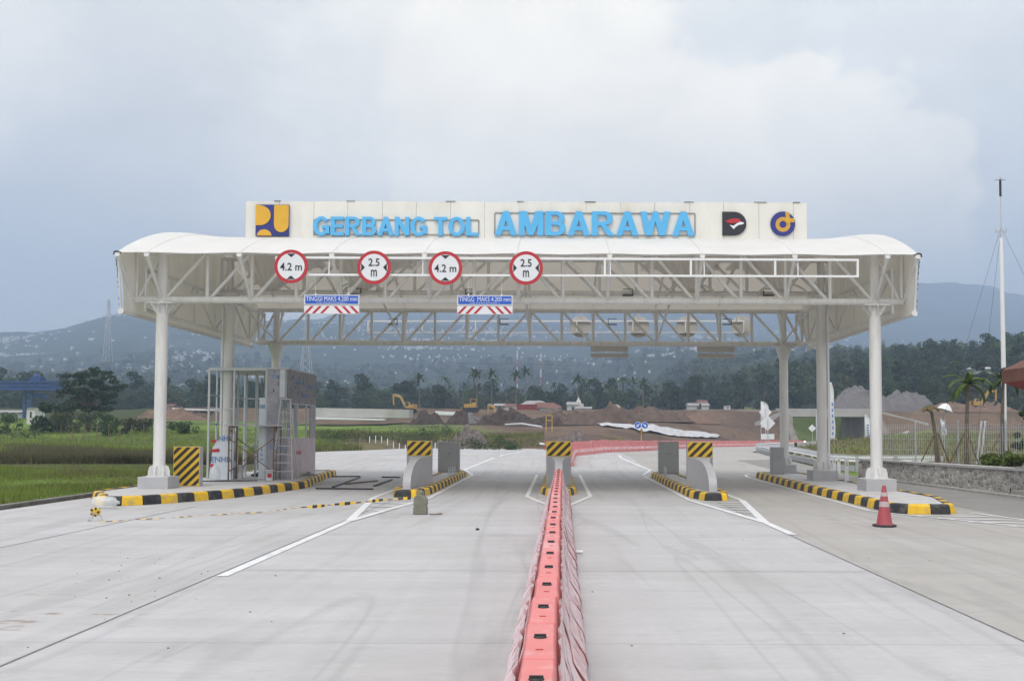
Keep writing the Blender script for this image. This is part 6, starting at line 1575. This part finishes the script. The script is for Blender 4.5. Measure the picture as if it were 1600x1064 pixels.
house(56, 180, 14, 24, 1, 'house_wall', 'roof_grey', 'plain grey white block beneath the right end of the blue gantry', d=4)
house(1550, 345, 70, 5, 4, 'house_wall', 'house_wall', 'long pale roof half hidden in the wood left of the mast', d=12, zadd=7)
p = atY(904, 266); t = thing('prayer_house', 'small white prayer house with a pointed dome behind the soil heaps', 'building', p)
mb = MB(); mb.box(p + Vector((0, 0, 1.2)), (2.6, 2.6, 2.6)); mb.build('wall', 'house_wall', t)
mb = MB(); mb.lathe(p + Vector((0, 0, 2.5)), [(.7, 0), (.75, .3), (.55, .8), (.22, 1.3), (.05, 1.8), (.03, 2.3)], 16); mb.build('dome', 'house_wall', t)
p = atY(964, 214); t = thing('thatched_hut', 'open hut with a steep pale thatched roof on the earth heaps', 'hut', p)
mb = MB(); k = 214 / F; w_ = 11 * k
mb.add([p + Vector(v) for v in ((-w_, -1.4, 5 * k), (w_, -1.4, 5 * k), (w_, 1.6, 5 * k), (-w_, 1.6, 5 * k), (-w_ * .25, 0, 14 * k), (w_ * .15, 0, 14 * k))], [(0, 1, 5, 4), (1, 2, 5), (2, 3, 4, 5), (3, 0, 4), (3, 2, 1, 0)]); mb.build('roof', 'thatch', t)
mb = MB()
for dx in (-.8, 0, .8):
    for dy in (-1.1, 1.2): mb.box(p + Vector((w_ * dx, dy, 2.2 * k)), (.14, .14, 5.6 * k))
mb.build('post', 'wood', t); mb = MB(); mb.box(p + Vector((0, 1.3, 2.3 * k)), (w_ * 1.6, .08, 4.2 * k)); mb.build('back_wall', 'dark', t)
M['hoarding_red'] = mat('hoarding_red', (.20, .035, .04), .7, 0, .15, 1)
p = atY(823, 226); mb = MB(); mb.box(p + Vector((0, 0, .6)), (32 * 226 / F, .2, 1.6))
for dx in np.linspace(-2.2, 2.2, 7): mb.box(p + Vector((dx, .16, .5)), (.1, .1, 1.8))
solo(mb, 'hoarding', 'hoarding_red', 'dark red hoarding on the embankment right of the white house', 'fence')
p = atY(530, 212); mb = MB(); mb.prism([p + Vector((-.9, 0, -.1)), p + Vector((.9, 0, -.1)), p + Vector((.75, 0, .9)), p + Vector((-.3, 0, 1.2)), p + Vector((-.8, 0, .8))], (0, 1.4, 0)); solo(mb, 'tarpaulin', 'crane_blue', 'small blue tarpaulin heap on the pale slope right of the booth', 'tarpaulin')
# gantry crane
Y = 192; k = Y / F; gz = lambda py: P(60, py, Y).z; gx = lambda px: P(px, 640, Y).x
t = thing('gantry_crane', 'blue steel launching gantry with lattice girder and trestle legs at the left edge', 'crane', (gx(30), Y, gz(650)))
mb = MB()
for dy in (-1.2, 1.2):
    for py in (597, 608.5): mb.bar((gx(-60), Y + dy, gz(py)), (gx(92), Y + dy, gz(py)), .35, .35)
    for q_ in np.arange(-60, 92, 7): mb.bar((gx(q_), Y + dy, gz(597)), (gx(q_ + 3.5), Y + dy, gz(608.5)), .14, .14); mb.bar((gx(q_ + 3.5), Y + dy, gz(608.5)), (gx(q_ + 7), Y + dy, gz(597)), .14, .14)
    mb.box((gx(16), Y + dy, gz(602.7)), (gx(92) - gx(-60), .06, .50))
mb.build('girder', 'crane_blue', t)
mb = MB()
for px in (38, 48): mb.bar((gx(px), Y, gz(609)), (gx(px), Y, gz(653)), .45, .45)
mb.bar((gx(36), Y, gz(640)), (gx(50), Y, gz(640)), .25, .3); mb.bar((gx(38), Y, gz(612)), (gx(74), Y, gz(622)), .3, .5); mb.bar((gx(48), Y, gz(616)), (gx(72), Y, gz(616)), .25, .3); mb.bar((gx(38), Y, gz(622)), (gx(48), Y, gz(638)), .15, .2); mb.build('leg', 'crane_blue', t)
mb = MB(); mb.box((gx(57), Y, gz(593)), (2.2, 2.0, .9)); mb.lathe((gx(55), Y, gz(590)), [(.6, 0), (.5, .5), (.15, .8)], 14); mb.build('hoist', 'crane_blue', t)
# pylons and masts
def pylon(px, Y, top, bot, wpx, label, mt='galv'):
    k = Y / F; x = P(px, 600, Y).x; z0, z1 = P(px, bot, Y).z, P(px, top, Y).z; w_ = wpx * k; t = thing('pylon', label, 'pylon', (x, Y, z0)); mb = MB(); n = 9; wd = lambda u: w_ / 2 * (1 - u) ** 1.1 + .35
    for sx in (-1, 1):
        for sy in (-1, 1):
            for i in range(n):
                u, v = i / n, (i + 1) / n; mb.tube((x + sx * wd(u), Y + sy * wd(u), z0 + (z1 - z0) * u), (x + sx * wd(v), Y + sy * wd(v), z0 + (z1 - z0) * v), .14, n=4)
    for i in range(n):
        u, v = i / n, (i + 1) / n
        for sx in (-1, 1): mb.tube((x + sx * wd(u), Y - wd(u), z0 + (z1 - z0) * u), (x - sx * wd(v), Y - wd(v), z0 + (z1 - z0) * v), .08, n=4)
    mb.build('lattice', mt, t); mb = MB()
    for u, a in ((.62, 1.9), (.76, 1.7), (.9, 1.4)): mb.bar((x - w_ * a * .42, Y, z0 + (z1 - z0) * u), (x + w_ * a * .42, Y, z0 + (z1 - z0) * u), .25, .25)
    mb.build('cross_arm', mt, t); return t
pylon(478, 420, 490, 592, 14, 'lattice pylon seen between the left rear column and the truss'); pylon(167, 520, 468, 566, 9, 'slender lattice pylon rising behind the flat-topped tree')
M['mast_red'] = mat('mast_red', (.45, .10, .08), .6)
for px, t_, lab in ((808, 548, 'thin red and white radio mast on the hillside, left of the pair'), (845, 552, 'thin red and white radio mast on the hillside, right of the pair')):
    Y = 900; x = P(px, 600, Y).x; z0, z1 = float(zhill(px, Y)) - 1, P(px, t_, Y).z; mb = MB()
    for i in range(6): mb.tube((x, Y, z0 + (z1 - z0) * i / 6), (x, Y, z0 + (z1 - z0) * (i + 1) / 6), .55, n=6, m=i % 2)
    solo(mb, 'radio_mast', ['mast_red', 'cloth_white'], lab, 'mast')
mb = MB(); pts_l = []
for dz in (0, 3.2):
    a, b2 = P(700, 556, 470), P(1760, 536, 470); a.z -= dz; b2.z -= dz
    mb.path([a.lerp(b2, u) + Vector((0, 0, -16 * u * (1 - u))) for u in np.linspace(0, 1, 22)], .045, 4)
solo(mb, 'power_line', 'dark', 'pair of thin power lines slung across the valley above the wood', 'cable')
# ---- banners, road signs, people by the curve
def feather(px, Y, pyt, pyb, wpx, label, lean=0):
    g = atY(px, Y); k = Y / F; z0, z1 = g.z, P(px, pyt, Y).z; zb_ = P(px, pyb, Y).z; w_ = wpx * k
    t = thing('feather_banner', label, 'banner', g, 'white feather banners'); mb = MB(); mb.tube(g, (g.x + lean * k, Y, z1), .03, n=6); mb.build('pole', 'galv', t)
    mb = MB(); n = 14
    def fn(u, v):
        z = zb_ + (z1 - zb_) * u; ww = w_ * (1 if u < .55 else math.sqrt(max(0, 1 - ((u - .55) / .47) ** 2))) * (1 + .12 * math.sin(9 * u))
        return (g.x + lean * k * (z - z0) / max(z1 - z0, .1) + ww * v, Y + .10 * math.sin(7 * u + 3 * v), z)
    mb.grid(fn, 20, 6); vs = mb.v; fl = mb.build('flag', 'cloth_white', t); sol = fl.modifiers.new('t', 'SOLIDIFY'); sol.thickness = .01
    mb = MB()
    for i in range(6):
        u = .12 + .1 * i; p = fn(u, .5); mb.box((p[0], p[1] - .12, p[2]), (w_ * .32, .01, abs(z1 - zb_) * .05))
    mb.build('print', 'film_blue', t)
    return t
feather(1189, 95, 627, 668, 13, 'white feather banner behind the diamond road signs'); feather(1297, 120, 597, 688, 7, 'tall narrow white banner beside the right middle column'); feather(1351, 132, 648, 690, 9, 'short white feather banner just left of the front right column'); feather(1473, 96, 654, 680, 7, 'small white feather banner behind the mesh fence', -4); feather(1275, 125, 640, 688, 3, 'thin white banner left of the right middle column')
def back_diamond(px, py, Y, rpx, label, plate=False):
    g = atY(px, Y); k = Y / F; c = P(px, py, Y); r = rpx * k; t = thing('warning_sign', label, 'road sign', g, 'diamond road signs seen from behind')
    mb = MB(); mb.prism([(c.x - r, Y, c.z), (c.x, Y, c.z - r), (c.x + r, Y, c.z), (c.x, Y, c.z + r)], (0, .03, 0)); mb.build('plate', 'cloth_white', t)
    mb = MB(); mb.tube((g.x, Y - .04, g.z - .1), (g.x, Y - .04, c.z + r * .5), .035, n=8); mb.build('post', 'galv', t)
    if plate: mb = MB(); mb.box((c.x, Y + .02, c.z - r * 1.75), (r * 1.7, .03, r * .7)); mb.build('lower_plate', 'cloth_white', t)
back_diamond(1199.5, 661, 80, 12, 'white diamond sign back with a smaller plate below, nearest the curve', True); back_diamond(1196, 644, 86, 10, 'white diamond sign back, upper one behind the nearest'); back_diamond(1269, 669, 150, 6, 'small white diamond sign back in the underpass mouth')
Y = 104; g = Vector((float(xbar(Y)) - .9, Y, float(zground(float(xbar(Y)) - .9, Y)))); px = 872 + g.x / Y * F; k = Y / F
t = thing('arrow_sign', 'pair of round blue arrow signs on one post behind the far pink barriers', 'road sign', g); zc = P(px, 664.5, Y).z
mb = MB(); mb.tube(g, (g.x, Y, zc + .2), .04, n=8); mb.build('post', 'stripe_yellow', t)
mb = MB(); mb.box((g.x, Y - .03, P(px, 675, Y).z), (.26, .05, .62)); hp = mb.build('hazard_plate', 'stripe_black', t)
mb = MB()
for dz in (-.2, .02, .22): mb.box((g.x, Y - .058, P(px, 675, Y).z + dz), (.2, .006, .08), 0, Matrix.Rotation(.5, 3, 'Y'))
mb.build('yellow_mark', 'stripe_yellow', hp)
for s_ in (-1, 1):
    c = Vector((g.x + s_ * .36, Y - .05, zc)); mb = MB(); mb.lathe(c, [(.36, -.01), (.36, .01)], 24, axis='Y'); rm = mb.build('rim', 'sign_white', t)
    mb = MB(); mb.lathe(c + Vector((0, -.014, 0)), [(.325, -.004), (.325, .004)], 24, axis='Y'); mb.build('disc', 'sign_blue', rm)
    mb = MB(); rot = Matrix.Rotation(s_ * R(135) , 3, 'Y')
    mb.prism([c + Vector((0, -.022, 0)) + rot @ Vector(q) for q in ((-.05, 0, -.2), (.05, 0, -.2), (.05, 0, .02), (.15, 0, .02), (0, 0, .22), (-.15, 0, .02), (-.05, 0, .02))], (0, -.006, 0)); mb.build('arrow', 'sign_white', rm)
# small red and white barrier stand and pipe, left of the middle block
g = atY(851, 100); t = thing('works_barrier', 'small red and white works barrier at the far paving edge', 'barrier', g); mb = MB(); mb.bar(g + Vector((-.5, 0, .85)), g + Vector((.35, 0, .75)), .05, .2); mb.build('rail', 'cloth_white', t)
mb = MB()
for dx in (-.02, .12): mb.bar(g + Vector((dx, 0, -.05)), g + Vector((dx * .8, 0, 1.15)), .05, .06)
mb.box(g + Vector((.2, -.04, .78)), (.2, .02, .2)); mb.build('post', 'mast_red', t)
pa, pb = hit(790, 668), hit(846, 677); mb = MB(); mb.path([pa + Vector((0, 0, .5)), pa.lerp(pb, .5) + Vector((0, 0, 1.0)), pb + Vector((0, 0, .9))], .16, 8); solo(mb, 'pipe', 'fibre', 'long grey pipe lying toward the far end of the paving', 'pipe')
p = atY(858, 150); t = thing('yellow_frame', 'small yellow square barrier frame standing among the soil heaps', 'barrier', p + Vector((0, 0, .4))); z = P(858, 653, 150).z; mb = MB()
for dx in (-.45, .45): mb.bar((p.x + dx, p.y, p.z - .1), (p.x + dx, p.y, z + .45), .09, .09)
for dz in (-.35, .4): mb.bar((p.x - .49, p.y, z + dz), (p.x + .49, p.y, z + dz), .09, .09)
mb.build('frame', 'stripe_yellow', t)
# sunshade
Y = 60; g = atY(1474, Y); c = P(1477, 638, Y); t = thing('sunshade', 'tilted white parasol beyond the mesh fence and leftmost palm', 'parasol', g); mb = MB(); mb.tube(g, c, .025, n=8); mb.build('pole', 'galv', t)
mb = MB(); tilt = Matrix.Rotation(.32, 3, 'Y'); R_ = .46
mb.grid(lambda u, v: tuple(c + tilt @ Vector((R_ * v * math.cos(2 * PI * u), R_ * v * math.sin(2 * PI * u), .42 * (1 - v * v) - .12))), 24, 8); cano = mb.build('canopy', 'cloth_white', t)
# people
def person(p, label, pose, mats, yaw=0, s=1.0, group=None):
    me = bpy.data.meshes.new('person')
    J = dict(stand=[(0, 0, .95), (0, 0, 1.2), (0, 0, 1.42), (0, .01, 1.52), (0, .02, 1.66), (-.10, 0, .9), (-.11, .02, .5), (-.11, 0, .06), (-.11, -.12, .03), (.10, 0, .9), (.12, .02, .5), (.13, 0, .06), (.13, -.12, .03), (-.2, 0, 1.40), (-.27, .02, 1.12), (-.26, -.08, .86), (.2, 0, 1.40), (.27, .02, 1.12), (.26, -.08, .86)],
             ride=[(0, .15, .82), (0, .08, 1.05), (0, -.02, 1.28), (0, -.05, 1.38), (0, -.08, 1.52), (-.12, .12, .80), (-.16, -.25, .68), (-.15, -.12, .28), (-.15, -.27, .24), (.12, .12, .80), (.16, -.25, .68), (.15, -.12, .28), (.15, -.27, .24), (-.2, -.02, 1.27), (-.30, -.2, 1.08), (-.30, -.45, 1.02), (.2, -.02, 1.27), (.30, -.2, 1.08), (.30, -.45, 1.02)])[pose]
    Ed = [(0, 1), (1, 2), (2, 3), (3, 4), (0, 5), (5, 6), (6, 7), (7, 8), (0, 9), (9, 10), (10, 11), (11, 12), (2, 13), (13, 14), (14, 15), (2, 16), (16, 17), (17, 18)]
    rad = [.15, .14, .15, .06, .105, .10, .07, .045, .04, .10, .07, .045, .04, .065, .05, .04, .065, .05, .04]
    me.from_pydata(J, Ed, []); 
    o = bpy.data.objects.new('person', me); C.objects.link(o); m_ = o.modifiers.new('skin', 'SKIN')
    for sv, r in zip(me.skin_vertices[0].data if me.skin_vertices else [], rad): sv.radius = (r, r)
    if not me.skin_vertices:
        bm = bmesh.new(); bm.from_mesh(me); L_ = bm.verts.layers.skin.verify()
        for i, v in enumerate(bm.verts): v[L_].radius = (rad[i], rad[i]); v[L_].use_root = i == 0
        bm.to_mesh(me); bm.free()
    o.modifiers.new('sub', 'SUBSURF').levels = 1; o.modifiers['sub'].render_levels = 2
    for x in mats: me.materials.append(M[x])
    dg = bpy.context.evaluated_depsgraph_get(); ev = o.evaluated_get(dg); m2 = bpy.data.meshes.new_from_object(ev); m2.name = 'person'
    o.modifiers.clear(); o.data = m2; m2.materials.clear()
    for x in mats: m2.materials.append(M[x])
    zh = J[3][2]; zs = J[0][2]
    for f in m2.polygons:
        z = f.center.z; f.material_index = 0 if (z > zh or (abs(f.center.x) > .235 and z < J[14][2] + .05 and pose == 'stand')) else (1 if z > zs - .02 else 2); f.use_smooth = True
    o.location = p; o.rotation_euler = (0, 0, yaw); o.scale = (s,) * 3
    return tag(o, label, 'person', group)
d = ray(1256, 690); Y = 196; x = d.x * Y / d.y; zz = float(zr(Y))
bk_ = thing('motorcycle', 'small motorcycle with a lit headlamp riding out of the underpass', 'motorcycle', (x, Y, zz))
for yy in (-.62, .62):
    mb = MB(); mb.lathe((x, Y + yy, zz + .29), [(.20, -.05), (.29, -.05), (.30, 0), (.29, .05), (.20, .05), (.20, -.05)], 18, axis='X'); wh = mb.build('wheel', 'rubber', bk_)
    mb = MB(); mb.lathe((x, Y + yy, zz + .29), [(.03, -.03), (.2, -.02), (.2, .02), (.03, .03)], 10, axis='X'); mb.build('rim', 'galv', wh)
mb = MB(); mb.prism([(x - .1, Y + a, zz + b2) for a, b2 in ((-.5, .45), (.0, .28), (.55, .4), (.75, .72), (.2, .78), (-.1, .62), (-.42, .98), (-.55, .95))], (.2, 0, 0)); mb.build('body', 'hoarding_red', bk_, bevel=.02)
mb = MB(); mb.bar((x - .34, Y - .42, zz + 1.0), (x + .34, Y - .42, zz + 1.0), .03, .03); mb.bar((x, Y - .62, zz + .29), (x, Y - .42, zz + 1.0), .06, .06); mb.build('handlebar', 'dark', bk_)
M['headlamp'] = M['cloth_white'].copy(); bs = M['headlamp'].node_tree.nodes['Principled BSDF']; bs.inputs['Emission Color'].default_value = (1, .97, .9, 1); bs.inputs['Emission Strength'].default_value = 6
mb = MB(); mb.lathe((x, Y - .58, zz + .86), [(.10, -.04), (.12, .02), (.06, .06)], 14, axis='Y'); mb.build('headlight', 'headlamp', bk_)
person(Vector((x, Y, zz)), 'rider in dark clothes sitting on the small motorcycle', 'ride', ['skin', 'shirt_dark', 'shirt_dark'])
d = ray(1306, 690); Y = 178; x = d.x * Y / d.y; person(Vector((x, Y, float(zground(x, Y)))), 'worker in a yellow top standing by the curve near the right middle column', 'stand', ['skin', 'shirt_yellow', 'shirt_dark'], .4, 1.05)
p = atY(1094, 224); person(p, 'person in dark clothes standing on the crest of the red cut slope', 'stand', ['skin', 'shirt_dark', 'shirt_dark'], .2)

# ------------------------------------------------------------------ air, sky and light
hz = bpy.data.materials.new('haze'); hz.use_nodes = True; nt = hz.node_tree; nt.nodes.clear()
out = nt.nodes.new('ShaderNodeOutputMaterial'); pv = nt.nodes.new('ShaderNodeVolumePrincipled')
pv.inputs['Color'].default_value = (.58, .735, 1.0, 1); pv.inputs['Density'].default_value = HAZE; pv.inputs['Anisotropy'].default_value = .2
nt.links.new(pv.outputs[0], out.inputs['Volume']); M['haze'] = hz
mb = MB(); mb.box((0, 2200, 270), (7600, 5000, 930))
hb = mb.build('haze', 'haze', None); tag(hb, kind='stuff')

wd = bpy.data.worlds.new('World'); S.world = wd; wd.use_nodes = True; nt = wd.node_tree; nt.nodes.clear()
out = nt.nodes.new('ShaderNodeOutputWorld'); bg = nt.nodes.new('ShaderNodeBackground'); bg.inputs['Strength'].default_value = .1
nt.links.new(bg.outputs[0], out.inputs[0])
sky = nt.nodes.new('ShaderNodeTexSky'); sky.sky_type = 'NISHITA'; sky.sun_disc = False; sky.sun_elevation = SUN_EL; sky.sun_rotation = SUN_AZ; sky.dust_density = 2; sky.air_density = 1
tc = nt.nodes.new('ShaderNodeTexCoord')
def wn(scale, detail, rough, st=(1, 1, 1), loc=(0, 0, 0), dist=0):
    mp = nt.nodes.new('ShaderNodeMapping'); mp.inputs['Scale'].default_value = st; mp.inputs['Location'].default_value = loc; nt.links.new(tc.outputs['Generated'], mp.inputs[0])
    n = nt.nodes.new('ShaderNodeTexNoise'); n.inputs['Scale'].default_value = scale; n.inputs['Detail'].default_value = detail; n.inputs['Roughness'].default_value = rough; n.inputs['Distortion'].default_value = dist; nt.links.new(mp.outputs[0], n.inputs['Vector']); return n.outputs['Fac']
def math_(op, a, b2=None, clamp=False):
    n = nt.nodes.new('ShaderNodeMath'); n.operation = op; n.use_clamp = clamp
    for i, v in enumerate((a, b2)):
        if v is None: continue
        if isinstance(v, (int, float)): n.inputs[i].default_value = v
        else: nt.links.new(v, n.inputs[i])
    return n.outputs[0]
billow = wn(3.6, 9, .58, (1, 1, 1.35), (.3, 0, .1), .35); fine_ = wn(11, 8, .62, (1, 1, 1.5), dist=.3); soft = wn(2.6, 7, .6, (1, 1, 2.4), (.7, .2, 0), .3)
def blob(px, py, rad, edge, amt=.16, rz=1.0):
    """soft cloud bank round a direction in the sky, with a ragged border"""
    c = ray(px, py).normalized(); vm = nt.nodes.new('ShaderNodeVectorMath'); vm.operation = 'SUBTRACT'; nrm = nt.nodes.new('ShaderNodeVectorMath'); nrm.operation = 'NORMALIZE'
    nt.links.new(tc.outputs['Generated'], nrm.inputs[0]); nt.links.new(nrm.outputs[0], vm.inputs[0]); vm.inputs[1].default_value = c
    sc_v = nt.nodes.new('ShaderNodeVectorMath'); sc_v.operation = 'MULTIPLY'; nt.links.new(vm.outputs[0], sc_v.inputs[0]); sc_v.inputs[1].default_value = (1, 1, rz)
    ln = nt.nodes.new('ShaderNodeVectorMath'); ln.operation = 'LENGTH'; nt.links.new(sc_v.outputs[0], ln.inputs[0])
    d = math_('ADD', ln.outputs['Value'], math_('MULTIPLY', math_('SUBTRACT', billow, .5), amt * 3.2)); d = math_('ADD', d, math_('MULTIPLY', math_('SUBTRACT', fine_, .5), amt * .9))
    mr = nt.nodes.new('ShaderNodeMapRange'); mr.interpolation_type = 'SMOOTHSTEP'; nt.links.new(d, mr.inputs[0]); mr.inputs[1].default_value = rad; mr.inputs[2].default_value = rad - edge; mr.inputs[3].default_value = 0; mr.inputs[4].default_value = 1; return mr.outputs[0]
K = SKYK
def wc(c): return tuple(v * K * w for v, w in zip(lin(c), (1.205, 1.092, .882)))
def wmix(f, a, b2):
    n = nt.nodes.new('ShaderNodeMix'); n.data_type = 'RGBA'
    for sock, v in ((n.inputs[0], f), (n.inputs[6], a), (n.inputs[7], b2)):
        if isinstance(v, tuple): sock.default_value = (*v, 1)
        elif isinstance(v, (int, float)): sock.default_value = v
        else: nt.links.new(v, sock)
    return n.outputs[2]
veil = wmix(ramp(nt, soft, [(.35, 0.0), (.65, 1.0)]), wc((.76, .795, .865)), wc((.85, .875, .92)))
c = wmix(.86, sky.outputs[0], veil)
c = wmix(blob(1250, 60, .42, .30, .10), c, wc((.82, .85, .90)))
c = wmix(math_('MULTIPLY', blob(640, 200, .44, .26, .14), .95), c, wc((.905, .92, .945)))
c = wmix(math_('MULTIPLY', blob(900, 270, .21, .022, .085), .75), c, wc((.955, .96, .97)))
c = wmix(math_('MULTIPLY', blob(1230, 380, .20, .02, .075), .75), c, wc((.95, .955, .965)))
c = wmix(math_('MULTIPLY', blob(110, 200, .29, .15, .15), .9), c, wc((.77, .79, .83)))
c = wmix(math_('MULTIPLY', blob(60, 330, .14, .12, .08, 2.2), .5), c, wc((.71, .74, .79)))
c = wmix(math_('MULTIPLY', blob(-30, 60, .11, .08, .09), .55), c, wc((.92, .93, .95)))
c = wmix(math_('MULTIPLY', blob(1500, 500, .22, .2, .05, 1.5), .75), c, wc((.74, .775, .82)))
sx_ = nt.nodes.new('ShaderNodeSeparateXYZ'); nt.links.new(tc.outputs['Generated'], sx_.inputs[0])
tex = ramp(nt, wn(6, 9, .62, (1, 1, 1.7), (.2, .5, .3), .4), [(.30, .90), (.70, 1.10)])
n_ = nt.nodes.new('ShaderNodeMix'); n_.data_type = 'RGBA'; n_.blend_type = 'MULTIPLY'; n_.inputs[0].default_value = 1; nt.links.new(c, n_.inputs[6]); nt.links.new(tex, n_.inputs[7]); c = n_.outputs[2]
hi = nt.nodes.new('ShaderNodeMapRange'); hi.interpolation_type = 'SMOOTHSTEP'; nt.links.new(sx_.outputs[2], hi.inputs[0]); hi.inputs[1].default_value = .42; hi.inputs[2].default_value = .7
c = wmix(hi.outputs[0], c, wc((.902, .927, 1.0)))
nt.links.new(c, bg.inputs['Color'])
sun = bpy.data.lights.new('sun', 'SUN'); so = bpy.data.objects.new('sun', sun); C.objects.link(so)
sun.energy = SUN_E; sun.angle = R(24); sun.color = (1, .975, .945)
so.rotation_euler = (PI / 2 - SUN_EL, 0, PI - SUN_AZ) if False else (0, 0, 0)
dv_ = Vector((math.sin(SUN_AZ) * math.cos(SUN_EL), math.cos(SUN_AZ) * math.cos(SUN_EL), math.sin(SUN_EL)))   # towards the sun
so.rotation_euler = dv_.to_track_quat('Z', 'Y').to_euler()

S.render.engine = 'CYCLES'
S.view_settings.view_transform = 'Standard'; S.view_settings.look = 'None'; S.view_settings.gamma = 1; S.view_settings.exposure = EXPO
S.cycles.use_denoising = True; S.cycles.max_bounces = 8; S.cycles.volume_bounces = 1; S.cycles.transparent_max_bounces = 12; S.cycles.caustics_reflective = False; S.cycles.caustics_refractive = False
S.cycles.volume_step_rate = 1
bpy.context.view_layer.update()
